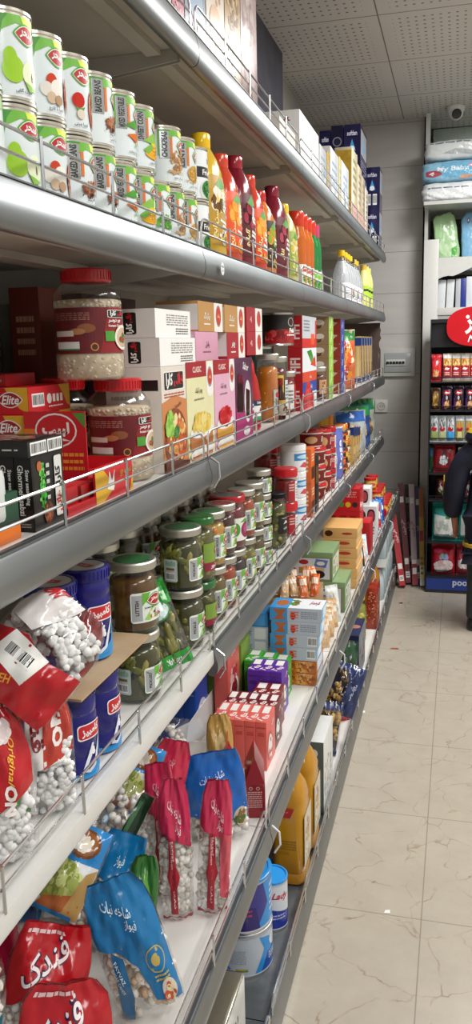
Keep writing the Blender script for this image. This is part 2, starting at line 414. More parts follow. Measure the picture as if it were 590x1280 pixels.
for b in range(5):
    y0, y1 = JO[b] + .0015, JO[b + 1] - .0015
    bay = thing('shelving_bay', 'grey metal wall shelving bay with chrome wire guards, ' + ORD[b], 'shelf', (0, 0, 0), group='wall shelving along the left side')
    part(bay, 'back_panel', MB().box(XB - .012, XB, y0, y1, .02, 2.1, 'a79f93|9b9388:p:3'))
    for yy in (y0 + .001, y1 - .031):
        part(bay, 'upright', MB().box(XB - .04, XB - .013, yy, yy + .03, 0, 2.12, 'b9b6b0:c'))
    for nm, z, x in SH:
        k = part(bay, 'shelf_board' if nm != 'F' else 'base_shelf', MB().box(XB + .001, x - .012, y0, y1, z - .022, z, DECKW if nm in 'DEC' or (nm == 'F' and b > 1) else ('5a5e61|3f4346:c:14' if nm == 'F' else DECK))
                 .box(-.70, -.66, y0 + .02, y1 - .02, z - .034, z - .0225, DECK).box(-.53, -.505, y0 + .02, y1 - .02, z - .034, z - .0225, DECK))
        lp = MB()
        if nm == 'F':
            lp.extrude([(x - .012, .004), (x, .004), (x, z - .012), (x - .004, z + .004), (x - .012, z + .004)], y0, y1, LIP)
        elif nm == 'D' and b == 0:
            lp.extrude([(x - .014, z - .026), (x - .001, z - .026), (x + .001, z - .02), (x, z + .004), (x - .014, z + .004)], y0, y1, 'd5d5d2:c')
        else:
            d = -.005 if nm in 'E' else -.004
            pr = [(x - .0125, z - .05), (x - .004, z - .052)]
            pr += [(x + d + .004 + .008 * sin(a), z - .03 - .02 * cos(a)) for a in (.2, .6, 1.0, 1.5, 2.0, 2.5)]
            pr += [(x + .002, z - .002), (x - .001, z + .003), (x - .0125, z + .004)]
            lp.extrude(pr, y0, y1, LIP)
            lp.box(x - .008, x - .003, y0, y1, z + .004, z + .0055, '3c4042:c').box(x - .0015, x + .0015, y0, y1, z + .0022, z + .004, '55595b:c')
        part(k, 'price_rail', lp, .9)
        g = MB(); gz = z + .006
        if nm == 'F': guard(g, x - .004, y0, y1, gz, .034, .003)
        else: guard(g, x - .003, y0, y1, gz)
        part(k, 'wire_guard', g)
        if nm != 'F':
            for yy in (y0 + .004, y1 - .007):
                br = MB().add([(XB + .002, yy, z - .0225), (x - .03, yy, z - .0225), (x - .03, yy, z - .04), (XB + .002, yy, z - .085)] + [(XB + .002, yy + .003, z - .0225), (x - .03, yy + .003, z - .0225), (x - .03, yy + .003, z - .04), (XB + .002, yy + .003, z - .085)],
                       [(0, 1, 2, 3), (7, 6, 5, 4), (0, 4, 5, 1), (1, 5, 6, 2), (2, 6, 7, 3), (3, 7, 4, 0)], 'bdb8af:c')
                part(k, 'bracket', br)
        if nm in 'CDE' and b < 4:
            part(k, 'joint_clip', MB().tube([(x + .006, y1 + .002, z + .006), (x + .022, y1 - .002, z - .004), (x + .024, y1 - .004, z - .03), (x + .012, y1 - .004, z - .05)], .0022, 'dcdde0:c' if nm == 'E' else CHROME, 6))
# ================================================================ kinds of goods
W, BK, RED = 'f0f0ec:c', '161514:c', 'c01824:c'
def yt(px, py, x=-.475): return at(px, py, x=x).y
def carton(name, label, cat, x0, x1, y0, y1, z0, z1, spec, F=None, N=None, T=None, group=None, bev=.0008, rot=(0, 0, 0), S=None):
    cx, cy = (x0 + x1) / 2, (y0 + y1) / 2; a, b, h = (x1 - x0) / 2, (y1 - y0) / 2, z1 - z0
    mb = MB().box(-a, a, -b, b, 0, h, spec, bev)
    if F: mb.art(F, plane((a, -b, 0), (0, 1, 0), (0, 0, 1), (1, 0, 0)), 2 * b, h)
    if N: mb.art(N, plane((-a, -b, 0), (1, 0, 0), (0, 0, 1), (0, -1, 0)), 2 * a, h)
    if T: mb.art(T, plane((-a, -b, h), (1, 0, 0), (0, 1, 0), (0, 0, 1)), 2 * a, 2 * b)
    if S: mb.art(S, plane((a, -b, h), (0, 1, 0), (-1, 0, 0), (0, 0, 1)), 2 * b, 2 * a)
    return solo(name, mb, label, cat, (cx, cy, z0), rot, group, smooth=.5)
def interp(prof, z):
    for p, q in zip(prof, prof[1:]):
        if z <= q[2] + 1e-9:
            t = 0 if q[2] == p[2] else min(1, max(0, (z - p[2]) / (q[2] - p[2])))
            return [p[i] + (q[i] - p[i]) * t for i in (0, 1, 3)]
    return [prof[-1][i] for i in (0, 1, 3)]
def loftmap(prof, a0, a1, sx, z0):
    def f(a, b, h):
        t = a0 + (a1 - a0) * a / sx; hx, hy, e = interp(prof, z0 + b); c, s = cos(t), sin(t)
        x, y = math.copysign(abs(c) ** (2 / e), c), math.copysign(abs(s) ** (2 / e), s)
        k = Vector((c / hx, s / hy, 0)).normalized()
        return Vector((hx * x, hy * y, z0 + b)) + k * h
    return f
def loft4(prof):
    return [(p[0], p[0], p[1], 2) if len(p) == 2 else (p + (2.0,) if len(p) == 3 else p) for p in prof]
def bottle(name, label, cat, loc, prof, body, cap=None, capc=None, arts=(), group=None, n=28, rotz=0, content=None):
    """arts: (items, angle0, angle1, z0, z1) in degrees, angle 0 faces the aisle"""
    t = thing(name, label, cat, loc, (0, 0, rotz), group); prof = loft4(prof)
    part(t, 'bottle_body', MB().lathe(prof, body, n))
    if content: part(t, 'liquid', MB().lathe([(max(.001, p[0] - .002), max(.001, p[1] - .002), max(.003, p[2]), p[3]) for p in prof if p[2] <= content[1]], content[0], n))
    if cap:
        cp = MB().lathe(cap, capc, 20)
        part(t, 'cap', cp)
    for it, a0, a1, z0, z1 in arts:
        a0, a1 = radians(a0), radians(a1)
        hx, hy, _ = interp(prof, (z0 + z1) / 2); sx = (a1 - a0) * (hx + hy) / 2
        part(t, 'label', MB().art(it, loftmap(prof, a0, a1, sx, z0), sx, z1 - z0, .006, .012, h0=.0004))
    return t
def eye(x, y, rx, ry, c, n=14):
    up = [(x - rx + 2 * rx * i / n, y + ry * sin(pi * i / n) ** .8) for i in range(n + 1)]
    dn = [(x + rx - 2 * rx * i / n, y - ry * sin(pi * i / n) ** .8) for i in range(1, n)]
    return ('p', up + dn, c)
def logo(x, y, k=1.0, ky=1.0):
    return [eye(x, y, .21 * k, .125 * ky, '4ea02c:c'), eye(x, y, .185 * k, .105 * ky, 'e9efe2:c'), eye(x, y, .175 * k, .095 * ky, 'b01522:c'), ('t', 'سحر', x, y, .1 * ky, W, -8, .22 * k, .03)]
# ---------------------------------------------------------------- tins
FOOD = {
    'pear': ([('e', .34, .33, .17, .17, '9fce3a:g'), ('e', .30, .47, .10, .13, '9fce3a:g'), ('e', .64, .30, .17, .17, 'eaf2cf:g'), ('e', .66, .27, .02, .06, '6b5a2c:p'), ('p', [(.5, .2), (.58, .08), (.78, .12)], '7fba2e:c')], 'کمپوت گلابی', 'IN SYRUP'),
    'mushroom': ([('e', .45, .45, .10, .10, 'c8442b:g'), ('o', .35, .33, .10, 'e3ddd3:g'), ('o', .55, .36, .12, 'eee9e0:g'), ('o', .43, .22, .08, 'd0b79c:g'), ('e', .87, .32, .15, .26, 'b3502f:g'), ('food', .87, .32, .09, .17, ['8a3a22:g', 'c9744a:g'], 2, 14, .03), ('o', .56, .2, .07, 'b59475:g')], 'لوبیا با قارچ', 'MUSHROOM'),
    'redbean': ([('e', .1, .38, .14, .27, 'b45434:g'), ('e', .88, .33, .17, .29, 'c0603f:g'), ('food', .88, .33, .10, .2, ['8f2f1f:g', 'd8825c:g'], 5, 18, .035), ('o', .47, .42, .11, 'c52a20:g'), ('p', [(.4, .32), (.5, .2), (.6, .34), (.5, .3)], '4c9a32:c'), ('o', .5, .22, .07, 'e2d4c2:g')], 'لوبیا چیتی', 'RED BEANS'),
    'baked': ([('food', .55, .33, .26, .12, ['9c5a3a:g', 'b87850:g', '7e3d2b:g'], 3, 26, .05), ('o', .75, .42, .1, 'c8281f:g'), ('food', .4, .2, .2, .06, ['2b1a1a:g', '473022:g'], 9, 8, .022)], 'لوبیا چیتی', 'BAKED BEANS'),
    'mixed': ([('p', [(.2, .5), (.45, .62), (.75, .55), (.5, .48)], '4f9e35:g'), ('p', [(.25, .36), (.5, .26), (.8, .33), (.55, .42)], 'd9702a:g'), ('o', .7, .5, .06, 'e8c45a:g'), ('food', .6, .2, .2, .05, ['6cae3a:g'], 4, 7, .03)], 'مخلوط سبزیجات', 'MIXED VEGETABLES'),
    'corn': ([('p', [(.2, .45), (.5, .62), (.85, .56), (.55, .4)], '8cc152:g'), ('e', .6, .35, .26, .1, 'f0c52e:g'), ('e', .5, .24, .26, .09, 'e9a91f:g'), ('p', [(.2, .3), (.4, .42), (.5, .36), (.3, .22)], '79b648:g'), ('food', .6, .3, .2, .1, ['f8dc6a:g', 'dd9d1b:g'], 6, 26, .024)], 'ذرت شیرین', 'SWEET CORN'),
    'pea': ([('food', .5, .3, .3, .13, ['62a83a:g', '7cc04c:g', '4a8c2c:g'], 8, 34, .05)], 'نخود فرنگی', 'GREEN PEAS'),
    'chickpea': ([('food', .55, .42, .25, .2, ['b98a5a:g', 'd1a878:g', 'a57445:g'], 11, 40, .05), ('food', .45, .2, .25, .05, ['c49a68:g'], 12, 8, .05)], 'خوراک نخود', 'CHICKPEAS'),
    'lentil': ([('e', .55, .35, .26, .17, 'c99b45:g'), ('food', .55, .35, .22, .14, ['ddb868:g', 'b98836:g'], 13, 40, .025), ('food', .4, .18, .2, .03, ['c99b45:g'], 14, 8, .03)], 'خوراک عدس', 'LENTIL'),
    'cherry': ([('food', .5, .35, .3, .18, ['8a1f2a:g', 'b3343c:g', 'e0a830:g'], 15, 24, .08)], 'کمپوت آلبالو', 'IN SYRUP')}
CR, CHT = .0372, .0985
_cans = {}
def tin(kind, label, loc, ang, group):
    if kind in _cans: return dup(_cans[kind], label, loc, (0, 0, radians(ang)), group)
    t = thing('food_tin', label, 'tin', loc, (0, 0, radians(ang)), group)
    part(t, 'tin_body', MB().lathe([(CR - .0022, 0), (CR, .0012), (CR, .0035), (CR - .0012, .005), (CR - .0012, CHT - .005), (CR, CHT - .0035), (CR, CHT - .0006), (CR - .002, CHT), (CR - .0028, CHT - .004), (.001, CHT - .0045)], 'd6d3c8:m', 36))
    r = CR - .0009; z0, z1 = .0075, CHT - .0075
    mb = MB().lathe([(r, z0), (r, z1)], 'dfe8ea:g', 36, caps=False)
    pic, fa, en = FOOD[kind]
    it = [('p', [(.0, 1), (.0, .5), (.1, .52), (.2, .8), (.42, .9), (1, .86), (1, 1)], '6db33a:c'), ('p', [(.03, 1), (.05, .6), (.13, .62), (.22, .9), (.3, 1)], '3f8f2b:c'), ('p', [(.5, 1), (.55, .9), (.75, .87), (.8, 1)], 'cfe04e:c')]
    if kind in ('pear', 'mushroom', 'redbean', 'cherry'):
        it += logo(.6, .78, 1.15, 1.1) + pic + [('t', fa, .5, .07, .065, '1d2a3a:c', 0, .55), ('t', en, -.06, .62, .07, '27504a:c', 90, .4)]
    else:
        it += [('r', .04, .45, .27, .97, 'b9bcbe:m'), ('t', en, .155, .71, .12, '232b28:c', 90, .48, .035), ('r', .29, .5, .35, .86, 'd8752f:c')] + logo(.7, .72, 1.05, 1.05) + pic + [('t', fa, .5, .08, .06, '1d2a3a:c', 0, .5)]
    it += [('r', -.45, .05, -.12, .1, 'b9c4c8:c'), ('ln', -.45, .2, -.15, .8, 9, '6b777b:c'), ('ln', 1.1, .2, 1.4, .8, 9, '6b777b:c')]
    L = radians(120) * r
    mb.art(it, cylmap(r, z0, radians(-60)), L, z1 - z0, .004, None, .0003, lim=False)
    part(t, 'paper_label', mb)
    _cans[kind] = t
    return t
# ---------------------------------------------------------------- jars
LIDW, LIDG = 'c9c7be:r', '2f6b3c:g'
def jar(name, label, cat, loc, r, h, content, lid, lab=None, group=None, ang=0, chunks=None, lidtop=None, n=28, neck=.86, glass='glass', lab_z=(.18, .62), extra=None, lidh=.0115, bulge=0):
    t = thing(name, label, cat, loc, (0, 0, radians(ang)), group)
    hs = h - lidh - .004
    prof = [(r * .82, 0), (r * .96, .003), (r, .009), (r + bulge, hs * .45), (r, hs * .78), (r * .97, hs * .87), (r * neck, hs * .97), (r * neck, hs + .004)]
    part(t, 'glass_jar', MB().lathe(prof, glass, n))
    k = r - .0025
    cm = MB().lathe([(k * .8, .004), (k * .95, .006), (k, .011), (k, hs * .77), (k * .95, hs * .86), (k * .55, hs * .9)], content, n)
    if chunks:
        cols, size, cnt = chunks; rn = random.Random(hash(label) % 9999 if False else len(label) * 7 + cnt)
        for i in range(cnt):
            a = rn.uniform(0, 2 * pi); z = rn.uniform(size[2] * .8 + .008, hs * .86 - size[1]); q = k - size[0] * .62
            cm.blob((q * cos(a), q * sin(a), z), size, rn.choice(cols), i, Euler((rn.uniform(-1.3, 1.3), rn.uniform(-.15, .15), a)), 1, .06)
    part(t, 'contents', cm, 1.2)
    lr = r * neck + .003
    lm = MB().lathe([(lr, hs + .0005), (lr + .001, hs + .003), (lr + .001, h - .003), (lr - .001, h - .0005), (lr - .005, h), (lr - .008, h - .0012), (.001, h - .001)], lid, n)
    if lidtop: lm.lathe([(lr - .009, h - .0008), (.001, h - .0006)], lidtop, n, caps=False)
    part(t, 'lid', lm)
    if lab:
        z0, z1 = hs * lab_z[0], hs * lab_z[1]
        part(t, 'label', MB().art(lab, cylmap(r + bulge + .0004, z0, radians(-45)), r * radians(90), z1 - z0, .005, None))
    if extra:
        z0, z1 = hs * lab_z[0], hs * lab_z[1]
        part(t, 'back_label', MB().art(extra, cylmap(r + bulge + .0004, z0, radians(-118)), r * radians(42), z1 - z0, .005, None))
    return t
def rrect(x0, y0, x1, y1, rx, ry, c, n=5):
    p = []
    for cx, cy, a in ((x1 - rx, y1 - ry, 0), (x0 + rx, y1 - ry, 90), (x0 + rx, y0 + ry, 180), (x1 - rx, y0 + ry, 270)):
        p += [(cx + rx * cos(radians(a + 90 * i / n)), cy + ry * sin(radians(a + 90 * i / n))) for i in range(n + 1)]
    return ('p', p, c)
def jarlabel(en, veg, back='a9adb0:c'):
    return [rrect(0, 0, 1, 1, .08, .1, 'e6efe6:c'), ('r', .03, .06, .30, .92, back), ('t', en, .165, .5, .12, '1c2622:c', 90, .8, .03), ('p', [(.3, .55), (.45, .75), (.55, .98), (.3, .98)], '6cb23a:c'), ('p', [(.35, .1), (.6, .5), (.75, .3), (.5, .05)], '9ccf62:c'),
            ('food', .72, .25, .2, .16, veg, len(en), 14, .07)] + [eye(.7, .72, .3, .22, '4ea02c:c'), eye(.7, .72, .27, .19, 'e9efe2:c'), eye(.7, .72, .25, .17, 'b01522:c'), ('t', 'سحر', .7, .72, .17, W, 0, .34, .03), ('ln', .36, .45, .95, .52, 1, '37503a:c')]
BARLAB = [rrect(0, 0, 1, 1, .14, .1, 'bcc8c6:c'), ('r', .12, .72, .88, .9, '8fb09c:c'), ('r', .2, .52, .8, .57, 'b8332b:c'), ('r', .2, .57, .8, .62, '3a7a3a:c'), ('bar', .18, .08, .82, .42)]
# ---------------------------------------------------------------- bags
def wob(u, v, s, k): return k * (sin(9 * u + 5 * v + s) + .7 * sin(17 * v - 6 * u + 2.3 * s) + .5 * sin(23 * u + 13 * v + 4.1 * s) + .35 * sin(41 * u - 19 * v + s * 1.7))
class Bag:
    """soft pack standing on its base: u across, v up, front towards -Y; prof = thickness factors going up"""
    def __init__(s, w, h, t, seed=1, prof=((0, .25), (.06, .8), (.3, 1), (.6, .85), (.85, .35), (1, .03)), wr=.0015, wprof=None, lean=0):
        s.w, s.h, s.t, s.seed, s.p, s.wr, s.wp, s.lean = w, h, t, seed, prof, wr, wprof or ((0, 1), (1, 1)), lean
    def ip(s, P, v):
        for (a, b), (c, d) in zip(P, P[1:]):
            if v <= c: 
                t = (v - a) / (c - a); return b + (d - b) * t
        return P[-1][1]
    def pos(s, u, v, side, h=0, q=1.0):
        k = max(0, 1 - abs(2 * u) ** 2.6) ** .6
        th = s.t / 2 * s.ip(s.p, v) * k * q
        y = th + (wob(u, v, s.seed + side, s.wr) if k > .02 else 0) * min(1, k * 2) + h + .0004
        return Vector((u * s.w * s.ip(s.wp, v), -side * y + s.lean * v * v, v * s.h))
    def shell(s, spec, nu=22, nv=30, v0=0, v1=1, regions=None):
        mb = MB()
        for side in (1, -1):
            vs = [s.pos(-.5 + i / nu, v0 + (v1 - v0) * j / nv, side) for j in range(nv + 1) for i in range(nu + 1)]
            fs = {}
            for j in range(nv):
                for i in range(nu):
                    a = j * (nu + 1) + i; q = (a, a + 1, a + nu + 2, a + nu + 1)
                    sp = regions((i + .5) / nu - .5, v0 + (v1 - v0) * (j + .5) / nv, side) if regions else spec
                    fs.setdefault(sp, []).append(q if side > 0 else q[::-1])
            for sp, f in fs.items(): mb.add(vs, f, sp)
        return mb
    def map(s, side=1):
        return lambda a, b, h: s.pos(min(.499, max(-.499, (a - .5) * (1 if side > 0 else -1))), min(1, max(0, b)), side, h + .0012)
    def fill(s, cols, r, n, v0=.03, v1=.6, seed=0, flat=.75, umax=.44):
        mb = MB(); rn = random.Random(seed)
        for i in range(n):
            side = 1 if rn.random() < .62 else -1
            u, v = rn.uniform(-umax, umax), rn.uniform(v0, v1)
            k = max(0, 1 - abs(2 * u) ** 2.6) ** .6; th = s.t / 2 * s.ip(s.p, v) * k
            g = r * rn.uniform(.75, 1.2)
            y = max(0, th - g * .95 - .001) * (1 if rn.random() < .8 else rn.random())
            mb.blob((u * s.w * s.ip(s.wp, v), -side * y + s.lean * v * v, max(v * s.h, g)), (g, g * flat, g * .9), rn.choice(cols), i + seed * 131)
        return mb
def r3(lean, roll, yaw):
    M = Matrix.Rotation(radians(yaw), 3, 'Z') @ Matrix.Rotation(radians(-lean), 3, 'X') @ Matrix.Rotation(radians(roll), 3, 'Y')
    return tuple(M.to_euler())
def settle(o, z):
    bpy.context.view_layer.update()
    lo = min((o.matrix_basis @ v.co).z for c in (list(o.children) or [o]) if c.type == 'MESH' for v in c.data.vertices)
    o.location.z += z - lo + .0004
def weld(me):
    bm = bmesh.new(); bm.from_mesh(me); bmesh.ops.remove_doubles(bm, verts=bm.verts[:], dist=.00002); bm.to_mesh(me); bm.free()
    me.polygons.foreach_set('use_smooth', [True] * len(me.polygons)); return me
DECKS = None
def bag(name, label, cat, loc, rot, B, film, arts=(), fill=None, group=None, regions=None, shell='film', extra=()):
    t = thing(name, label, cat, loc, rot, group)
    part(t, shell, B.shell(film, regions=regions), 1.2)
    for nm, it, side in arts:
        part(t, nm, weld(MB().art(it, B.map(side), 1, 1, .045, .04, 0, .00025).mesh(nm, 0)))
    if fill: part(t, fill[0], fill[1], 1.2, kind='stuff')
    if min(abs(loc[2] - q) for q in (ZA, ZB, ZCs, ZD, ZE, ZF)) < .004: settle(t, loc[2] - .0005)
    return t
def flatpack(name, label, cat, loc, rot, w, h, t, spec, art=None, group=None, seed=3, back=None, top=True):
    """small printed pillow pack with crimped ends"""
    B = Bag(w, h, t, seed, ((0, .02), (.07, .05), (.16, .75), (.5, 1), (.84, .75), (.93, .05), (1, .02)), .0008)
    mb = B.shell(spec, 14, 18)
    if art: mb.art(art, B.map(1), 1, 1, .07, .06, 0, .00025)
    o = solo(name, mb, label, cat, loc, rot, group, smooth=1.2)
    settle(o, loc[2] - .0005); return o
# ================================================================ shelf of tins and syrup bottles
G = 'stacked food tins on the second shelf from the top'
low = [('cherry', .777, -20, 'silver tin with red fruit picture, bottom row, at the left end of the tins'),
       ('cherry', .855, -35, 'silver tin with red and yellow fruit picture, bottom row beside the lower pear tin'),
       ('pear', .933, -14, 'tin with halved green pear picture in the bottom row of tins'),
       ('mushroom', 1.0095, -14, 'tin with mushroom and tomato picture in the bottom row of tins'),
       ('baked', 1.088, 2, 'baked beans tin in the bottom row, right of the lower mushroom tin'),
       ('baked', 1.166, 6, 'baked beans tin in the bottom row, left of the lower mixed vegetable tin'),
       ('mixed', 1.246, 2, 'mixed vegetables tin with carrot picture in the bottom row of tins'),
       ('corn', 1.324, -6, 'sweet corn tin in the bottom row of tins'),
       ('pea', 1.402, -8, 'green peas tin, only in the bottom row, right of the lower corn tin'),
       ('chickpea', 1.478, 2, 'chickpea tin in the bottom row of tins'),
       ('lentil', 1.555, -2, 'yellow lentil tin in the bottom row, next to the spinach tins')]
up = [('cherry', .779, -15, 'silver tin with dark red fruit picture, top row, at the left end'),
      ('cherry', .857, -30, 'silver tin with dark red fruit in the top row beside the upper pear tin'),
      ('pear', .935, -12, 'tin with halved green pear picture in the top row of tins'),
      ('mushroom', 1.0115, -12, 'tin with mushroom and tomato picture in the top row of tins'),
      ('redbean', 1.089, -18, 'tin with large red bean pods picture, top row'),
      ('baked', 1.167, 10, 'tin of brown beans, top row, right of the red bean pod tin'),
      ('mixed', 1.254, 8, 'mixed vegetables tin with orange carrot picture in the top row of tins'),
      ('corn', 1.334, 6, 'sweet corn tin in the top row of tins'),
      ('chickpea', 1.470, -8, 'chickpea tin in the top row, after a gap in the row'),
      ('lentil', 1.553, -2, 'yellow lentil tin in the top row of tins')]
for k, y, a, lb in low: tin(k, lb, (-.476 - CR, y, ZB + .0005), a - 9, G)
for k, y, a, lb in up: tin(k, lb, (-.476 - CR, y, ZB + CHT + .001), a - 9, G)
# fried spinach tins
FR = [('r', 0, 0, 1, 1, 'e9eef0:g'), ('r', 0, .44, 1, .66, '1a1a1a:c'), ('t', 'Fried', .42, .55, .12, W, 0, .5, .02), ('t', 'Spinach', .8, .54, .1, 'd8dcd4:c', 0, .34, .01), ('t', 'Shom', .66, .8, .1, '2b2b2b:c', 0, .4), ('e', .5, .16, .42, .26, 'cfd6d2:c'), ('e', .5, .2, .34, .2, '2f7d34:g'), ('food', .5, .2, .26, .15, ['256b2b:g', '4fa24a:g', '1c4f22:g'], 3, 40, .04)]
t0 = None
for i, lb in enumerate(('lower of two fried spinach tins with black band', 'upper of two fried spinach tins with black band, beside yellow bottle')):
    loc = (-.476 - CR, 1.633, ZB + .0005 + i * (CHT + .0006))
    if t0: dup(t0, lb, loc)
    else:
        t0 = thing('food_tin', lb, 'tin', loc, group=G)
        part(t0, 'tin_body', MB().lathe([(CR - .002, 0), (CR, .001), (CR, .0035), (CR - .0012, .005), (CR - .0012, CHT - .005), (CR, CHT - .0035), (CR, CHT - .0006), (CR - .002, CHT), (CR - .003, CHT - .004), (.001, CHT - .0045)], 'd6d3c8:m', 36))
        part(t0, 'paper_label', MB().lathe([(CR - .0009, .006), (CR - .0009, CHT - .006)], 'e9eef0:g', 36, caps=False).art(FR, cylmap(CR - .0009, .006, radians(-48)), CR * radians(100), CHT - .012, .004))
# syrup and juice bottles
def syrup(label, y, hy, H, body, capc, art, cat='bottle', x=-.522, hx=.044, rz=0):
    s = H / .25
    prof = [(hx * .9, hy * .9, 0, 2.6), (hx, hy, .008, 2.6), (hx, hy, .1 * s, 2.5), (hx * .98, hy * .96, .14 * s, 2.4), (hx * .9, hy * .82, .175 * s, 2.3), (hx * .72, hy * .58, .2 * s, 2.1), (.021, .021, .219 * s, 2), (.017, .017, .226 * s, 2)]
    z = .224 * s
    return bottle('syrup_bottle', label, cat, (x, y, ZB + .0005), prof, body, [(.019, z - .004), (.02, z), (.02, z + .022), (.018, z + .026), (.001, z + .026)], capc, [(art, -78, 78, .03 * s, .165 * s)] if art else (), 'syrup and juice bottles on the second shelf', rotz=rz)
def synlab(bg, fruit, word, leaf='4d9a35:c'):
    return [rrect(.12, 0, .88, 1, .12, .1, bg), ('food', .42, .66, .2, .16, fruit, 5, 14, .09), ('p', [(.3, .85), (.45, .98), (.6, .86), (.45, .8)], leaf), ('t', word, .56, .42, .3, W, 78, .7, .04), ('t', word, .3, .3, .16, 'ffe9a0:c', 78, .5, .03), ('food', .55, .1, .25, .06, fruit, 8, 8, .07)]
syrup('yellow syrup bottle with bright yellow cap beside spinach tins', 1.748, .064, .252, 'd9b83a|cfa52a:g:9', 'efc21c:g', synlab('b9902a:c', ['e9d27a:g', '6b4a1c:g', 'f2efe0:g'], 'سن ایچ'))
syrup('orange red juice bottle right of the yellow one', 1.885, .06, .238, 'c8452c:g', 'd4472e:g', synlab('e8541f:c', ['f08a2a:g', 'f3b24a:g'], 'سن ایچ'))
syrup('dark burgundy syrup bottle with matching cap, third along the row', 2.015, .062, .262, '7c1c2c:g', 'a22233:g', synlab('5c1222:c', ['3c0c18:g', 'a03448:g'], 'آلبالو'))
syrup('bright red orange juice bottle with orange fruit label, fourth along', 2.145, .06, .24, 'cf3f2a:g', 'd8452c:g', synlab('e5501c:c', ['f39a2c:g', 'f0b64c:g'], 'پرتقال'))
syrup('light orange juice bottle with dark label and red cap', 2.262, .05, .22, 'dd8332:g', 'c9302a:g', synlab('2f2620:c', ['e59a3a:g', '8fb03a:g'], 'انبه'))
syrup('tall burgundy syrup bottle before the pale yellow one', 2.43, .074, .265, '7f1e30:g', '93223a:g', synlab('621627:c', ['4d0f1e:g', 'b0475a:g'], 'انار'))
syrup('pale yellow syrup bottle with yellow cap', 2.575, .05, .235, 'cfcf86:g', 'f0cf2a:g', synlab('9bb24c:c', ['e4e6b4:g', 'd8c04a:g'], 'لیمو'))
bottle('syrup_bottle', 'dark green bottle with grey cap standing behind the juice bottles', 'bottle', (-.66, 2.35, ZB + .0005), [(.036, 0), (.038, .006), (.038, .17), (.03, .2), (.016, .225), (.015, .262)], '16301f:g', [(.018, .258), (.018, .288), (.016, .291), (.001, .291)], '6f736f:c', group='syrup and juice bottles on the second shelf')
bottle('syrup_bottle', 'burgundy bottle in the back row behind the pale yellow one', 'bottle', (-.62, 2.62, ZB + .0005), [(.036, 0), (.038, .006), (.038, .15), (.03, .19), (.016, .215), (.015, .235)], '6f1a2b:g', [(.02, .23), (.02, .258), (.018, .261), (.001, .261)], '9e2138:g', group='syrup and juice bottles on the second shelf')
def sherbet(label, x, y, body, capc, lab, H=.235):
    r = .034
    return bottle('sherbet_bottle', label, 'bottle', (x, y, ZB + .0005), [(r * .9, 0), (r, .006), (r, .145), (r * .96, .162), (.027, .178), (.026, .196)], body, [(.026, .19), (.0275, .193), (.0275, .232), (.025, H + .002), (.001, H + .002)], capc,
                  [(lab, -70, 70, .015, .075)], 'coloured sherbet bottles on the second shelf')
SO = [('r', 0, 0, 1, 1, 'e8ece4:c'), ('t', 'Sana', .4, .74, .24, 'c01824:c', 0, .5, .04), ('food', .55, .3, .3, .2, ['e0851f:g', 'f1b142:g', '5b9e3c:g'], 3, 12, .1)]
SG = [('r', 0, 0, 1, 1, 'dfe9d8:c'), ('r', 0, .55, 1, .8, '7fbf3f:c'), ('t', 'نعناع', .5, .68, .18, W, 0, .5, .03), ('food', .5, .25, .3, .18, ['2e8a3c:g', '7cc04a:g'], 3, 12, .1)]
sherbet('orange sherbet bottle with red cap, front of its three', -.512, 2.735, 'd06c1f|c45c15:g:8', 'd63a1f:g', SO)
sherbet('orange sherbet bottle, second of its three, half hidden', -.512, 2.812, 'd06c1f|c45c15:g:8', 'd63a1f:g', SO)
sherbet('orange sherbet bottle next to the green ones', -.512, 2.888, 'd06c1f|c45c15:g:8', 'd63a1f:g', SO)
sherbet('green sherbet bottle with red cap beside the orange ones', -.512, 2.965, '1f8a3f|147033:g:8', 'd63a1f:g', SG)
sherbet('green sherbet bottle with pink cap before the clear bottles', -.512, 3.043, '1f8a3f|147033:g:8', 'cf3f72:g', SG, .225)
sherbet('second row red capped bottle behind the orange sherbets', -.60, 2.95, 'b0331f:g', 'cf3a24:g', SO)
# clear distillate bottles
AL = [('r', 0, 0, 1, 1, 'e4e6ea:c'), ('r', .1, .6, .9, .9, 'c6cad6:c'), ('ln', .12, .1, .6, .55, 5, '6a6f80:c')]
AL2 = [('r', 0, 0, 1, 1, 'e9e4e2:c'), ('food', .5, .4, .3, .3, ['b8433f:g', '6f9a45:g', '7a5a9a:g'], 4, 10, .12), ('t', 'گلاب', .5, .8, .2, '8a2030:c', 0, .6)]
CAPY = 'e3b51e:g'
def rosew(label, x, y, lab, capc=CAPY, r=.039):
    return bottle('clear_bottle', label, 'bottle', (x, y, ZB + .0005), [(r * .92, 0), (r, .006), (r, .12), (r * .92, .135), (.02, .185), (.015, .2), (.0145, .212)], 'clear', [(.0155, .205), (.017, .207), (.017, .228), (.015, .23), (.001, .23)], capc,
                  [(lab, -75, 45, .018, .09)], 'clear yellow capped distillate bottles', content=('haze:dde2e6', .19))
rosew('clear distillate bottle with yellow cap, first of the front row', -.518, 3.86, AL)
for i, lb in enumerate(('second', 'third', 'fourth', 'fifth', 'sixth', 'seventh')):
    rosew('clear distillate bottle with small cap, %s of the front row' % lb, -.518, 3.955 + i * .088, AL2 if i % 2 else AL, CAPY if i < 3 else ('2c2c30:g' if i == 3 else 'c9a83a:g'))
for i, lb in enumerate(('first', 'second', 'third', 'fourth')):
    rosew('clear distillate bottle in the back row, %s behind the green sherbet' % lb, -.61, 3.38 + i * .1, AL, CAPY if i < 2 else '2a2a2c:g')
LM = [('r', 0, 0, 1, 1, 'a8cc3a:c'), ('r', 0, .45, 1, .7, '1f2a1c:c'), ('t', 'لیمو', .5, .85, .2, W, 0, .5)]
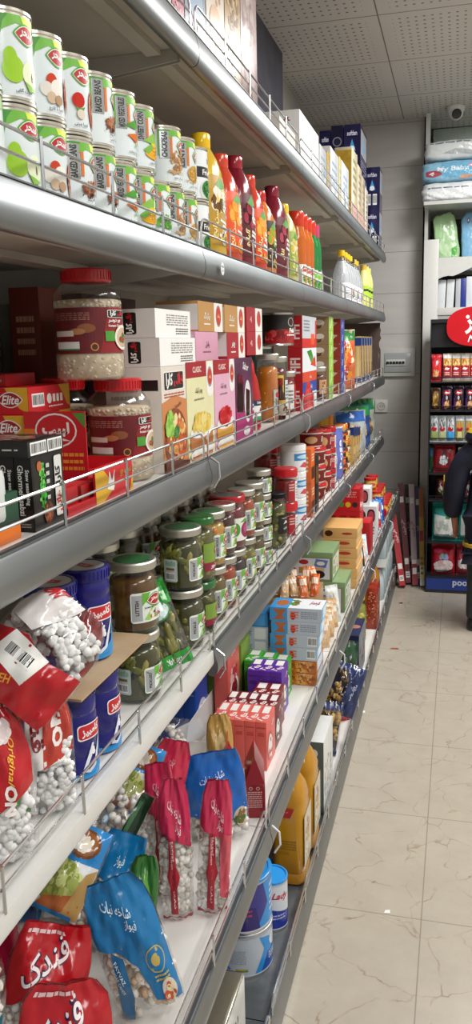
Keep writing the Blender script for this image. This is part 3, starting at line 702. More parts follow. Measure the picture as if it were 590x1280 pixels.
for i, (y, c, lb) in enumerate(((4.74, 'c9a23a:g', 'lemon juice bottle with tan cap, first of the three at the shelf end'), (4.86, 'd9db7c:g', 'lemon juice bottle with pale cap, middle of the three at the shelf end'), (4.98, 'd9db7c:g', 'lemon juice bottle nearest the back wall'))):
    bottle('lemon_juice_bottle', lb, 'bottle', (-.515, y, ZB + .0005), [(.03, 0), (.033, .006), (.031, .06), (.028, .1), (.031, .15), (.024, .19), (.016, .215)], 'd6d78c|c9cc70:g:9', [(.017, .21), (.017, .24), (.001, .242)], c, [(LM, -80, 80, .07, .13)], 'lemon juice bottles at the end of the second shelf')
# round sticker on the price rail
solo('price_sticker', MB().art([('o', .5, .5, .5, 'e8eaea:c'), ('e', .5, .66, .3, .08, '9aa0a2:c'), ('t', 'شیرین', .5, .36, .17, '4a4f52:c', 0, .5)], plane((-.4365, 1.563, 1.631), (0, 1, 0), (0, 0, 1), (1, 0, 0)), .036, .024), 'round white sticker on the price rail under the spinach tins', 'sticker')
# ================================================================ top shelf
z = ZA + .0005
FL = ['c98f5a:g', 'e9d9b8:g', 'b5643f:g', 'd9b98a:g']
def wrap_art(bg, a, b, sd): return [('r', 0, 0, 1, 1, bg), ('food', .5, .62, .34, .2, a, sd, 34, .09), ('e', .5, .3, .34, .12, b), ('food', .45, .12, .3, .06, a, sd + 1, 12, .07), ('ln', .1, .02, .6, .06, 2, '8a7a72:c')]
TP = [('dcd3cf:g', 1.36, 1.46, wrap_art('e6dcd4:g', ['c2a78c:g', 'efe6d8:g'], 'c9b39c:g', 3), 'white sweet bread pack with brown swirl, first on the top shelf'),
      ('c98f9a:g', 1.465, 1.53, wrap_art('c07b8b:g', ['a8465c:g', 'dcb0b4:g'], 'b04a66:g', 5), 'narrow pink pack with dark red fruit, second on the top shelf'),
      ('8e9aab:g', 1.535, 1.665, wrap_art('8c97a8:g', ['6a7482:g', 'b9c2cc:g', '4c5666:g'], '9fb3cf:g', 7), 'blue grey pack with dark flakes, third on the top shelf'),
      ('d9cfc0:g', 1.67, 1.80, wrap_art('ddd3c4:g', ['c49a76:g', 'e8d6be:g', 'b88a70:g'], 'd8b090:g', 9), 'cream pack with brown bread slice, fourth on the top shelf'),
      ('b79a6c:g', 1.805, 1.935, wrap_art('b3946a:g', ['8f6a3c:g', 'd2b684:g', '7a5a34:g'], '9fb6da:g', 11), 'brown grain pack with pale blue foot, fifth on the top shelf'),
      ('c9a0a8:g', 1.94, 2.09, wrap_art('cdb0b2:g', ['e4d6d2:g', 'b98e90:g', 'd8c8bc:g'], 'e3c9cc:g', 13), 'pale pink pack inside glossy clear wrap, sixth on the top shelf')]
for c, y0, y1, a, lb in TP:
    w = y1 - y0
    t = thing('food_pack', lb, 'pack', (-.478, (y0 + y1) / 2, z), (0, 0, pi / 2), 'tall printed packs at the front of the top shelf')
    H = .30 + .01 * (len(lb) % 3)
    part(t, 'printed_pack', MB().box(-w / 2, w / 2, .002, .12, 0, H, c, .008).art(a, plane((-w / 2, .002, 0), (1, 0, 0), (0, 0, 1), (0, -1, 0)), w, H))
    if 'clear wrap' in lb: part(t, 'clear_wrap', MB().box(-w / 2 - .001, w / 2 + .001, -.0005, .1225, .0002, H + .003, 'clear', .009))
carton('carton', 'white carton with red lettering on the top shelf behind the guard', 'box', -.62, -.482, 2.66, 3.02, z, z + .17, 'efefee|e6e6e4:p:4', F=None,
       N=[('r', .02, .5, .3, .95, 'd9c9b6:c'), ('t', 'Kent', .62, .82, .1, '9c2a2a:c', 20, .4), ('t', 'Patie', .6, .66, .1, '9c2a2a:c', 20, .4), ('food', .55, .2, .25, .12, ['8a5a34:g', 'c69a68:g', '5a3a20:g'], 4, 18, .08)], bev=.003)
carton('carton', 'small carton with red lettering lying left of the white carton', 'box', -.60, -.49, 2.40, 2.63, z, z + .09, 'd9d3cc:p', N=[('t', 'Kent', .5, .5, .3, '9c2a2a:c', 10, .6)], F=[('t', 'Kent', .5, .5, .3, '9c2a2a:c', 0, .5)], bev=.002)
for i, (y0, y1, h, c, lb) in enumerate(((3.05, 3.20, .155, 'd6dade:g', 'silver white wrapped pack right of the white carton'), (3.22, 3.29, .165, 'c9a85a:g', 'thin tan pack between silver wrapped packs'), (3.30, 3.52, .20, 'dfe3e6:g', 'tall silver white wrapped pack with blue print'), (3.54, 3.60, .21, 'd8c378:g', 'narrow yellow pack on the top shelf'), (3.61, 3.84, .21, 'd9dee2:g', 'silver pack with grey barcode before the tall tan packs'))):
    carton('wrapped_pack', lb, 'pack', -.58, -.482, y0, y1, z, z + h, c, F=[('ln', .15, .3, .8, .8, 4, '8fa0b4:c'), ('food', .5, .3, .3, .2, ['b4c2d2:g', 'e8ecef:g'], i, 10, .1)], N=[('ln', .2, .3, .8, .8, 5, '9aa3ad:c')], bev=.006, group='silver wrapped packs on the top shelf')
for i, (y0, y1, h, c, n, lb) in enumerate(((3.95, 4.16, .33, 'cfc3a4:g', 'c8a23c|b58f30:g:30', 'tall pack of golden vermicelli with pale side'), (4.18, 4.34, .30, 'c9b99c:g', 'cbb98f:g', 'tall tan pack, second of the vermicelli row'), (4.36, 4.50, .28, 'b9a890:g', 'b9a47a:g', 'tall tan pack with pink edge, third of the vermicelli row'), (4.52, 4.64, .25, 'd8d0c6:g', 'c8bba0:g', 'pale tan pack, last of the vermicelli row'))):
    carton('vermicelli_pack', lb, 'pack', -.56 if i == 0 else -.545, -.482, y0, y1, z, z + h, c, N=[('r', .04, .06, .96, .96, n)], F=[('r', .1, .1, .9, .3, 'd9a9a0:g'), ('ln', .2, .4, .8, .9, 5, '8f8468:c')], bev=.004, group='tall tan packs on the top shelf')
# tissue packs
TN = [('r', 0, 0, 1, 1, '26244d|1d1b40:g:8'), ('t', 'softlan', .5, .82, .1, 'd9d9ea:c', 0, .6), ('p', [(.3, .45), (.5, .7), (.72, .45)], '3f9bd8:c'), ('o', .5, .5, .06, 'e6f0f6:c'), ('bar', .15, .1, .42, .36), ('bar', .55, .1, .82, .36)]
TF = [('r', 0, 0, 1, 1, '2a2752:g'), ('r', .08, .4, .9, .92, 'c9cbd6:g'), ('p', [(.2, .5), (.45, .85), (.7, .5)], '7fb2d8:c'), ('ln', .1, .1, .9, .3, 3, '8f8fb0:c')]
def tissue(lb, x0, x1, y0, y1, z0, z1, N=TN):
    return carton('tissue_pack', lb, 'tissue pack', x0, x1, y0, y1, z0, z1, '232148:g', F=TF, N=N, bev=.012, group='navy tissue packs stacked at the end of the top shelf')
ND = [('r', 0, 0, 1, 1, '1b1a33:g'), ('o', .5, .7, .09, '7c7c92:c'), ('o', .5, .7, .07, '1b1a33:c'), ('ln', .3, .5, .7, .56, 1, '8888a0:c')]
tissue('navy tissue pack at shelf end, bottom of the pair by the wall', -.555, -.468, 5.14, 5.305, z, z + .235)
tissue('navy tissue pack at shelf end, upper of the pair by the wall', -.555, -.468, 5.145, 5.305, z + .2355, z + .465)
for x0, x1, h0, h1, N, w in ((-.745, -.686, .33, .58, TN, 'left'), (-.684, -.620, .33, .60, ND, 'middle'), (-.617, -.530, .36, .60, TN, 'right')):
    tissue('navy tissue pack at the bottom of the %s column behind the tan packs' % w, x0, x1, 4.70, 5.02, z, z + h0, N)
    tissue({'left': 'upper navy tissue pack with blue triangle, leftmost of the three on top', 'middle': 'upper navy tissue pack with a faint round seal', 'right': 'upper navy tissue pack with blue triangle, rightmost of the three on top'}[w], x0, x1, 4.70, 5.02, z + h0 + .0005, z + h1, N)
# ================================================================ shelf of cake mixes and preserves
z = ZCs + .0005
HK = lambda x, y, k, r=0, s=1: [rrect(x - .34 * k, y - .085 * s, x + .34 * k, y + .085 * s, .03, .02, 'e9e6e2:c'), rrect(x - .32 * k, y - .074 * s, x + .32 * k, y + .074 * s, .03, .02, '151312:c'), ('t', 'هاتی', x + .155 * k, y, .14 * s, 'd8202a:c', 0, .32 * k, .05), ('t', 'کارا', x - .155 * k, y, .14 * s, W, 0, .3 * k, .05)]
# --- left end
gt = thing('tea_bag_carton', 'green and orange carton holding a white blister pack at the left end of the shelf', 'box', (-.515, .775, z))
part(gt, 'carton_tray', MB().box(-.035, .035, -.065, .066, 0, .055, '1d4a33:c', .001).box(-.0353, .0353, -.0653, .0663, 0, .022, 'd9701f:c').box(.0354, .0356, -.065, .066, .02, .0225, '2b2b26:c'))
part(gt, 'blister_pack', MB().box(.005, .0362, -.055, .045, .018, .085, 'd3d7d4:g', .012).art([('e', .2, .35, .2, .35, '4c4f4d:g'), ('e', .22, .5, .12, .2, '8f9592:g')], plane((.0362, -.055, .018), (0, 1, 0), (0, 0, 1), (1, 0, 0)), .1, .067))
SB = [('r', 0, 0, 1, 1, '171615:c'), ('r', .06, .06, .94, .3, '2b2826:c'), ('t', 'Stew seasoning', .72, .6, .075, 'e6e6e2:c', -90, .6), ('t', 'Ghormeh sabzi', .36, .56, .085, 'e6e6e2:c', -90, .68), ('ln', .2, .05, .8, .12, 2, '9a9a96:c')]
SBF = [('r', 0, 0, 1, 1, '141312:c'), ('r', .05, .1, .3, .9, '241f1a:c'), ('food', .3, .55, .08, .36, ['3fae3a:g', '2c8a2c:g', '76d05a:g'], 4, 34, .05), ('o', .22, .86, .07, 'b5623a:g'), ('ln', .42, .35, .52, .9, 5, 'd6d6d0:c'), rrect(.68, .1, .92, .95, .05, .03, 'd9d9d4:c'), ('t', 'کارا', .8, .68, .2, BK, 90, .4, .05), ('t', 'هاتی', .8, .3, .2, 'c81f2a:c', 90, .3, .05), ('e', .42, .2, .14, .16, '7a3e28:g'), ('food', .42, .2, .1, .12, ['a35a34:g', '4a2418:g'], 5, 10, .05)]
for i in range(5):
    x1 = -.476 - i * .0225
    carton('seasoning_box', 'slim black stew seasoning box under the barcode lid, ' + ['outermost with green herbs on its face', 'second from the aisle', 'third from the aisle', 'fourth from the aisle', 'innermost of the five'][i], 'box', x1 - .0215, x1, .868, .948, z, z + .088, '161514:c', F=SBF if i == 0 else None, N=SB, group='black stew seasoning boxes')
carton('barcode_carton', 'flat black carton with white barcode strip lying on the seasoning boxes', 'box', -.60, -.474, .86, .95, z + .0885, z + .107, '1a1918:c',
       F=[('bar', .06, .1, .5, .92), ('bar', .53, .1, .94, .92)], N=[('ln', .1, .4, .9, .6, 1, 'c9c9c4:c')], T=[('r', .1, .1, .9, .9, '3d2f2c|241d1b:c:20'), ('food', .6, .5, .3, .3, ['6a4a40:g', '8a7a70:g'], 6, 14, .1)])
# red soup powder boxes
EL = [('r', 0, 0, 1, 1, 'c31822:c'), ('p', [(.72, 1), (.78, .6), (.9, .2), (1, .05), (1, 1)], 'd9a92a:c'), eye(.78, .55, .16, .3, 'f0e6e0:c'), eye(.78, .55, .145, .26, '9c1420:c'), ('t', 'Elite', .78, .55, .34, W, 0, .22, .02, .3), ('t', 'سوپ', .3, .55, .2, 'e8b53a:c', 0, .3), ('ln', .1, .25, .5, .35, 1, 'e2a0a0:c')]
ELF = [('r', 0, 0, 1, 1, 'c8202a:c'), ('p', [(.72, 1), (.84, .6), (.92, .2), (1, .1), (1, 1)], 'd9a92a:c'), ('bar', .08, .25, .36, .75), ('o', .48, .5, .2, W), ('r', .56, .36, .62, .66, W), ('r', .65, .36, .71, .66, W), ('r', .74, .36, .80, .66, W), ('ln', .45, .15, .8, .25, 1, W)]
for k in range(4):
    o = carton('soup_box', 'red and yellow soup powder box, %s of the stack by the tall dark carton' % ('lowest', 'second', 'third', 'topmost')[k], 'box', -.73, -.600, 1.10 - (k == 2) * .01, 1.235, z + k * .0395, z + k * .0395 + .039, 'bd1720:c', F=ELF, N=EL, group='red soup powder boxes')
zt = z + 4 * .0395
for i, (x0, x1, lb) in enumerate(((-.68, -.645, 'small red stock cube box on the soup stack, nearer the aisle'), (-.73, -.685, 'small red stock cube box on the soup stack, farther in'))):
    carton('stock_cube_box', lb, 'box', x0, x1, 1.12, 1.21, zt, zt + .018, '9c141c:c', N=[('ln', .1, .3, .8, .7, 1, 'd8b0a0:c')])
# display tray with raised card
dt = thing('display_tray', 'red open display tray with raised card bearing a white oval logo', 'tray', (-.53, 1.06, z))
tm = MB()
for b in ((-.055, .055, -.11, .115, 0, .003), (-.055, -.052, -.11, .115, .003, .05), (.052, .055, -.02, .115, .003, .05), (-.055, .055, .112, .115, .003, .05), (-.055, .055, -.11, -.107, .003, .045), (.052, .055, -.11, -.02, .003, .012)): tm.box(*b, 'c41a24:c')
tm.art([('r', 0, 0, 1, 1, 'c92029:c'), ('p', [(.0, .0), (.2, .0), (.5, .3), (.2, .9), (0, 1)], 'd9a92a:c'), ('p', [(.3, .3), (.36, .8), (.42, .5), (.5, .8), (.46, .2)], W), ('t', 'سوپ جو', .8, .6, .26, 'e8b53a:c', 0, .3), ('p', [(.9, 0), (1, 0), (1, .6)], 'd9a92a:c')], plane((.055, -.02, 0), (0, 1, 0), (0, 0, 1), (1, 0, 0)), .135, .05)
part(dt, 'tray', tm)
cd_ = MB().box(-.055, .04, .0, .002, .003, .125, 'c8202a:c', T=Matrix.Translation((-.012, .018, .0)))
cd_.art([('r', 0, .45, .3, .8, 'd97a2a:c'), ('p', [(.08, .5), (.14, .75), (.2, .6), (.28, .72), (.22, .48)], W), ('p', [(.8, .98), (1, .98), (1, .8)], '5a8f3a:c'), ('e', .52, .78, .34, .2, W), ('e', .52, .78, .315, .18, 'c8202a:c'), ('t', 'لبیب', .52, .79, .17, W, 0, .5, .05), ('p', [(.3, .68), (.5, .72), (.75, .66), (.5, .66)], W), ('ln', .5, .3, .95, .54, 3, 'e8963a:c')], plane((-.067, .0179, .003), (1, 0, 0), (0, 0, 1), (0, -1, 0)), .095, .122)
part(dt, 'raised_card', cd_)
for i in range(4):
    carton('soup_sachet', 'flat red sachet box inside the display tray, %s from the front' % ('first', 'second', 'third', 'fourth')[i], 'box', -.575, -.485, .960 + i * .056 + (i > 1) * .012, 1.006 + i * .056 + (i > 1) * .010, z + .0035, z + .03 + .004 * (i == 0), 'b31620|8f2a20:c:9', T=[('r', .05, .1, .95, .9, 'c8303a:c'), ('p', [(0, 0), (.3, 0), (.1, .6), (0, .8)], 'd9a92a:c'), eye(.3, .3, .16, .2, '9c1420:c'), ('p', [(.5, .4), (.55, .8), (.6, .6), (.7, .8), (.65, .3)], W)], N=[('food', .5, .5, .4, .4, ['8f4a34:g', 'b06a48:g', '6a2c20:g'], i, 22, .1)], group='red sachet boxes in the display tray')
# oat jars
OA = [('r', 0, 0, 1, 1, '5e1018|6e141d:c:20'), ('p', [(.6, 0), (.72, 1), (1, 1), (1, 0)], '8e1a24:c'), ('ln', .06, .72, .5, .9, 4, '9a6a5a:c'), ('e', .46, .55, .1, .1, '8a5434:g'), ('e', .36, .48, .09, .07, 'a87048:g'), ('r', .06, .38, .32, .5, 'cfc7ba:c'), ('r', .08, .1, .38, .26, 'd3d3cf:c'), ('r', .08, .08, .38, .11, '3a8a4a:c'), ('o', .54, .14, .09, 'c88a3a:c'), ('o', .54, .14, .065, '4a2a20:c')] + HK(.84, .86, .42) + [('t', 'جو دوسر', .8, .7, .09, W, 0, .26, .03), ('t', 'Instant Oats', .8, .6, .06, 'e9e4dc:c', 0, .24), ('r', .66, .26, .78, .48, '4f9a3a:c'), ('e', .93, .34, .15, .28, 'e9e2d6:c'), ('e', .93, .34, .12, .22, 'cbb498:g'), ('food', .93, .34, .06, .09, ['b0242a:g', '3f7a34:g'], 3, 6, .04)]
OATS = ['d8cbb4:p', 'c8b79c:p', 'e4dac6:p', 'bba888:p']
def oat(label, x, y, zz, ang=0):
    t = thing('oat_jar', label, 'jar', (x, y, zz), (0, 0, radians(ang)), 'clear oat jars with red lids')
    r, h = .052, .163
    part(t, 'plastic_jar', MB().lathe([(r * .9, 0, ), (r, .005), (r, .035), (r * .97, .04), (r * .97, .105), (r, .11), (r * .98, .125), (r * .8, .138), (r * .68, .143), (r * .68, .146)], 'clear', 32))
    cm = MB().lathe([(.001, .002), (r * .88, .002), (r * .97, .006), (r * .97, .034), (r * .94, .041), (r * .94, .104), (r * .96, .112), (r * .9, .118), (.001, .121)], 'cfc0a6|b8a78a:p:90', 32, caps=False)
    rn = random.Random(5)
    for i in range(230):
        a = rn.uniform(0, 2 * pi); zz2 = rn.choice((rn.uniform(.005, .035), rn.uniform(.108, .116)))
        cm.blob((cos(a) * r * .955, sin(a) * r * .955, zz2), (.0035, .0028, .0012), rn.choice(OATS), i, Euler((pi / 2, rn.uniform(-.4, .4), a + pi / 2)), 1, .1)
    part(t, 'oats', cm, 1.2, kind='stuff')
    part(t, 'label', MB().art(OA, cylmap(r * .972, .04, radians(-112)), r * radians(150), .066, .005, None, .0004))
    lm = MB().lathe([(r * .7, .1435), (r * .72, .145), (r * .72, h - .002), (r * .68, h), (.001, h)], 'c41820:g', 40)
    for i in range(40):
        a = 2 * pi * i / 40; lm.box(-.0006, .0006, -.001, .001, .147, h - .004, 'a9121a:g', T=Matrix.Translation((r * .722 * cos(a), r * .722 * sin(a), 0)) @ Matrix.Rotation(a, 4, 'Z'))
    part(t, 'lid', lm)
    return t
o1 = oat('oat jar with red lid standing in the front row beside the meal carton', -.529, 1.266, z, -28)
dup(o1, 'oat jar half hidden behind the front oat jar', (-.645, 1.302, z), (0, 0, -.6))
dup(o1, 'oat jar stacked on top of the two lower oat jars', (-.545, 1.202, z + .1635), (0, 0, -.5))
dup(o1, 'oat jar in the dark at the far left behind the soup boxes', (-.80, 1.16, z + .1), (0, 0, .2))
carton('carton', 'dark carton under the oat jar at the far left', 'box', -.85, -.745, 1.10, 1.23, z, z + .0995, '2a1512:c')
carton('carton', 'tall dark orange carton with green badge behind the soup boxes', 'box', -.765, -.708, 1.36, 1.45, z, z + .318, '6e2413:c',
       F=[('r', 0, 0, 1, 1, '8a3316:c'), ('r', .62, .75, .95, .9, BK), rrect(.25, .25, .95, .48, .1, .04, 'c9d8b8:c'), rrect(.28, .26, .92, .47, .1, .04, '2f7d34:c'), ('food', .5, .12, .25, .06, ['a83a2a:g', 'd88a6a:g'], 4, 8, .1)],
       N=[('ln', .2, .62, .8, .86, 4, 'b98a70:c'), ('ln', .15, .3, .7, .52, 3, '9a6a54:c'), ('food', .35, .22, .25, .05, ['8f3a34:g', 'b07a70:g'], 6, 12, .08)])
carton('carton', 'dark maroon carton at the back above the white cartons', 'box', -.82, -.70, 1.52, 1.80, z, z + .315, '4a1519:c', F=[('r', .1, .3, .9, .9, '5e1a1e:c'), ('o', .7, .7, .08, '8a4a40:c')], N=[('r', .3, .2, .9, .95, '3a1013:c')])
# meal carton and the two white cartons on it
ML = [('r', 0, 0, 1, 1, 'dfd6cb:c'), ('p', [(0, .66), (.5, .72), (1, .66), (1, 0), (0, 0)], 'c9824e:c')] + HK(.5, .86, 1.2, 0, 1.1) + [('ln', .1, .7, .9, .75, 2, 'b5562e:c'), ('t', 'Spicy Tortellini', .55, .6, .05, '7a3a20:c', 12, .8), ('e', .5, .3, .46, .29, '8a3f1e:g'), ('food', .5, .32, .34, .2, ['d8863a:g', 'c8602c:g', 'ecc06a:g', 'f0dca0:g', 'a84a22:g'], 3, 60, .1), ('food', .25, .45, .16, .1, ['7fb53a:g', '9fcf58:g'], 8, 22, .08), ('food', .5, .36, .1, .04, ['3f8a34:g', '2f6a28:g'], 5, 9, .06), ('food', .6, .2, .2, .08, ['c8501f:g', 'e8a050:g'], 2, 16, .09), ('p', [(0, 0), (1, 0), (1, .04), (0, .12)], '5a2414:c')]
carton('meal_carton', 'noodle meal carton with a picture of a saucy pasta bowl', 'box', -.575, -.476, 1.322, 1.453, z, z + .178, 'd9d3cb:c', F=ML, N=[('r', .65, .78, .95, .88, '161514:c'), ('ln', .1, .3, .6, .9, 8, '9a958e:c')])
WN = [('r', 0, 0, 1, 1, 'dedbd8:c'), ('p', [(0, 0), (.35, 0), (.3, 1), (0, 1)], 'd8cdbd:c'), rrect(.66, .12, .8, .88, .03, .06, '161514:c'), ('t', 'هاتی', .73, .7, .3, 'd8202a:c', 90, .34, .05), ('t', 'کارا', .73, .33, .3, W, 90, .36, .05), ('ln', .48, .2, .52, .8, 3, '4a4a48:c'), ('p', [(.3, .2), (.36, .5), (.28, .8), (.4, .5)], '8a8680:c')]
WF = [('r', 0, 0, 1, 1, 'eeeeec:c'), ('ln', .3, .42, .92, .84, 5, '85827e:c'), ('ln', .55, .1, .92, .36, 3, '4c4a48:c')]
for i, dx in ((0, 0), (1, -.006)):
    carton('dough_carton', 'long white carton of the pair on the meal carton, ' + ('lower' if i == 0 else 'upper'), 'box', -.64 + dx, -.477 + dx, 1.325, 1.520 + dx, z + .1785 + i * .0475, z + .1785 + i * .0475 + .047, 'e8e6e3:c', F=WF, N=WN)
# tall cake mixes
def cake(bg, base, topc, n=4):
    return [('r', 0, 0, 1, 1, bg), ('r', 0, .84, .72, 1, 'a01626:c'), ('t', 'CLASSIC', .38, .92, .06, 'e9d8c8:c', 0, .5), rrect(.72, .62, .98, 1.0, .12, .08, 'eceae6:c'), ('e', .85, .83, .1, .11, '9a958c:c'), ('e', .85, .83, .08, .085, 'c8281f:c'), ('t', 'رشد', .85, .83, .05, 'f0d9a0:c', 0, .13),
            ('t', 'پودر کیک', .42, .70, .07, '4a3a30:c', 0, .5, .02), ('ln', .25, .6, .6, .63, 1, '8a8070:c'), ('e', .48, .17, .44, .13, 'b8703a:g'), ('r', .06, .14, .9, .26, base), ('e', .48, .28, .42, .07, 'eef0f4:g'), ('food', .48, .36, .3, .07, topc, n, 34, .09), ('e', .48, .05, .44, .07, 'f0efec:g'), ('r', .1, .0, .86, .04, base)]
carton('cake_mix_box', 'pale yellow cake mix box with banana topped cake', 'box', -.535, -.476, 1.457, 1.632, z, z + .182, 'dcd9a6:c', F=cake('dedcae:c', 'b4703c:g', ['e8cf6a:g', 'f0dd90:g', 'd9b84a:g']), N=[('r', 0, .84, 1, 1, 'a01626:c')], group='tall cake mix boxes')
carton('cake_mix_box', 'pink cake mix box with strawberry topped cake', 'box', -.535, -.476, 1.636, 1.800, z, z + .182, 'dba9c0:c', F=cake('dcaac2:c', 'e0a84a:g', ['c8242c:g', 'e04a48:g', 'b0181f:g'], 6), N=[('r', 0, .84, 1, 1, 'a01626:c')], group='tall cake mix boxes')
carton('cake_mix_box', 'purple cake mix box with chocolate cake slice', 'box', -.535, -.476, 1.806, 1.962, z, z + .182, '5e2350:c', F=[('r', 0, 0, 1, 1, '4a1f40|6a2a58:c:9'), ('p', [(0, 0), (1, 0), (1, .28), (0, .4)], 'a8246e:c'), ('t', 'Sabor', .6, .89, .09, 'e6dfe4:c', -8, .5, .02, .3), ('p', [(.05, .35), (.12, .8), (.42, .72), (.42, .32)], '2c1614:g'), ('food', .25, .72, .16, .05, ['7a2030:g', '3a1a18:g'], 4, 10, .07), ('e', .68, .45, .2, .27, 'ece8ea:g'), ('p', [(.55, .25), (.58, .62), (.82, .58), (.78, .22)], '3a1e1a:g'), ('e', .6, .08, .2, .06, 'e6dfe4:g')], group='tall cake mix boxes')
# small cartons on top
z1 = z + .1825
def small(bg, txt, fa, light='ece9e4:c'): return [('r', 0, 0, 1, 1, bg), ('r', .62, 0, .97, 1, light), ('e', .8, .55, .11, .38, '8a857c:c'), ('e', .8, .55, .095, .32, 'c8321f:c'), ('t', 'رشد', .8, .55, .18, 'f0d9a0:c', 0, .14), ('t', fa, .33, .52, .28, txt, 0, .42, .03), ('ln', .2, .2, .45, .3, 1, txt)]
carton('baking_powder_box', 'pink carton with plain front beside the white cartons, second tier', 'box', -.55, -.477, 1.526, 1.678, z1, z1 + .055, 'd29ab2:c', F=[('t', 'وانیل', .5, .55, .24, '5a2a3a:c', 0, .4), ('ln', .3, .25, .65, .35, 1, '8a5a6a:c')], N=[('r', .5, .1, .95, .9, 'e0c0cc:c')])
carton('baking_powder_box', 'dark red carton with white end, second tier beside the pink carton', 'box', -.56, -.477, 1.745, 1.905, z1, z1 + .055, 'a31a28:c', F=small('a31a28:c', W, 'پودر'), N=[('r', 0, .1, 1, 1, 'e6e4e0:c'), ('e', .1, .5, .3, .4, '8a7a74:c')])
carton('baking_powder_box', 'tan carton on the upper tier, nearer of the tan pair', 'box', -.56, -.477, 1.545, 1.720, z1 + .0555, z1 + .112, 'b98a4c:c', F=small('bb8d50:c', W, 'بیکینگ'), N=[('r', 0, .05, 1, .9, 'e4e0da:c')])
carton('baking_powder_box', 'tan carton on the upper tier, farther of the tan pair', 'box', -.55, -.477, 1.733, 1.905, z1 + .0555, z1 + .112, 'b98a4c:c', F=small('bb8d50:c', W, 'بیکینگ'), N=[('r', 0, .05, 1, .9, 'd8c8a8:c')])
for i, lb in enumerate(('lower narrow red and white carton resting on the ketchup caps', 'upper narrow red and white carton under the shelf, beside the tan pair')):
    carton('jelly_box', lb, 'box', -.55, -.477, 1.922, 2.082, z1 + .004 + i * .0555, z1 + .004 + i * .0555 + .055, 'a31a28:c', F=[('r', 0, 0, .55, 1, 'a31a28:c'), ('t', 'ژله', .28, .5, .26, W, 0, .35), ('r', .55, 0, 1, 1, 'ece9e4:c'), ('e', .78, .55, .13, .35, '8a857c:c'), ('e', .78, .55, .11, .3, 'c8321f:c')], T=[('r', .8, .1, .95, .9, W)])
# ketchup bottles
for i, (y, c, lb) in enumerate(((1.985, '1d5a30:g', 'green squeeze bottle with red cap under the narrow cartons'), (2.06, 'b01c22:g', 'red ketchup squeeze bottle beside the green one'))):
    bottle('ketchup_bottle', lb, 'bottle', (-.512, y, z), [(.03, .026, 0, 2.3), (.033, .03, .006, 2.3), (.032, .029, .09, 2.3), (.026, .024, .125, 2.1), (.018, .018, .146, 2)], c, [(.018, .142), (.0195, .146), (.017, .165), (.011, .182), (.001, .186)], 'c8202a:g',
           [([('r', 0, 0, 1, 1, 'e8e8e6:c'), ('r', 0, .72, 1, 1, '2a2f4a:c'), ('t', 'Delpazir', .5, .86, .16, W, 0, .6), ('p', [(.4, .35), (.5, .65), (.62, .4)], 'a01c2a:g'), ('p', [(.55, .3), (.68, .6), (.75, .35)], '3f8a3a:g'), ('r', 0, 0, 1, .2, '3f9a6a:c')], -80, 70, .025, .075)], 'squeeze bottles of ketchup')
def tj(label, x, y, r, h, content, lab=None, lid=LIDW, lz=(.2, .6), chunks=None, name='preserve_jar', group='preserve jars on the cake mix shelf'):
    return jar(name, label, 'jar', (x, y, z), r, h, content, lid, lab, group, -20, chunks, lab_z=lz, lidh=.013, neck=.9)
tj('tall orange sauce jar with silver lid beside the ketchup', -.508, 2.275, .031, .186, 'c8781f|b5661a:g:30', [('r', .2, .05, .6, .95, 'd8d8d4:m'), ('o', .5, .75, .1, 'b02028:c'), ('t', 'سس', .42, .4, .14, '3a3a38:c', 90, .5)], lz=(.12, .55), chunks=(['e0e0d8:p', 'e8cfa0:p'], (.0025, .0025, .0025), 26))
tj('dark red jam jar with yellow label behind the small bottle', -.522, 2.43, .038, .176, '7a1c1c|5c1414:g:20', [('r', 0, .1, .35, .95, 'd8c53a:c'), ('r', .45, 0, 1, .8, 'c9d2d2:c'), ('ln', .5, .2, .95, .7, 5, '6a7072:c')], lz=(.2, .8))
bottle('sauce_bottle', 'small dark sauce bottle with yellow ring in front of the jam jar', 'bottle', (-.489, 2.352, z), [(.014, 0), (.0155, .004), (.0155, .06), (.008, .08), (.0075, .1)], '3a1414:g', [(.0085, .096), (.009, .098), (.009, .116), (.001, .117)], '8a1c1c:g', [([('r', 0, 0, 1, 1, 'b9b2a2:c'), ('r', 0, .8, 1, 1, 'c9a23a:c'), ('food', .5, .4, .3, .3, ['8a3a2a:g', '3a2a20:g'], 4, 8, .1)], -90, 60, .012, .055)])
tj('short red sauce jar with white label beside the tomato carton', -.514, 2.535, .034, .13, 'a01f1f|7c1616:g:20', [('r', 0, 0, .5, 1, 'e2e2de:c'), ('ln', .08, .2, .42, .8, 4, '6a6a68:c'), ('r', .5, 0, 1, 1, 'a8202a:c')], lz=(.15, .8))
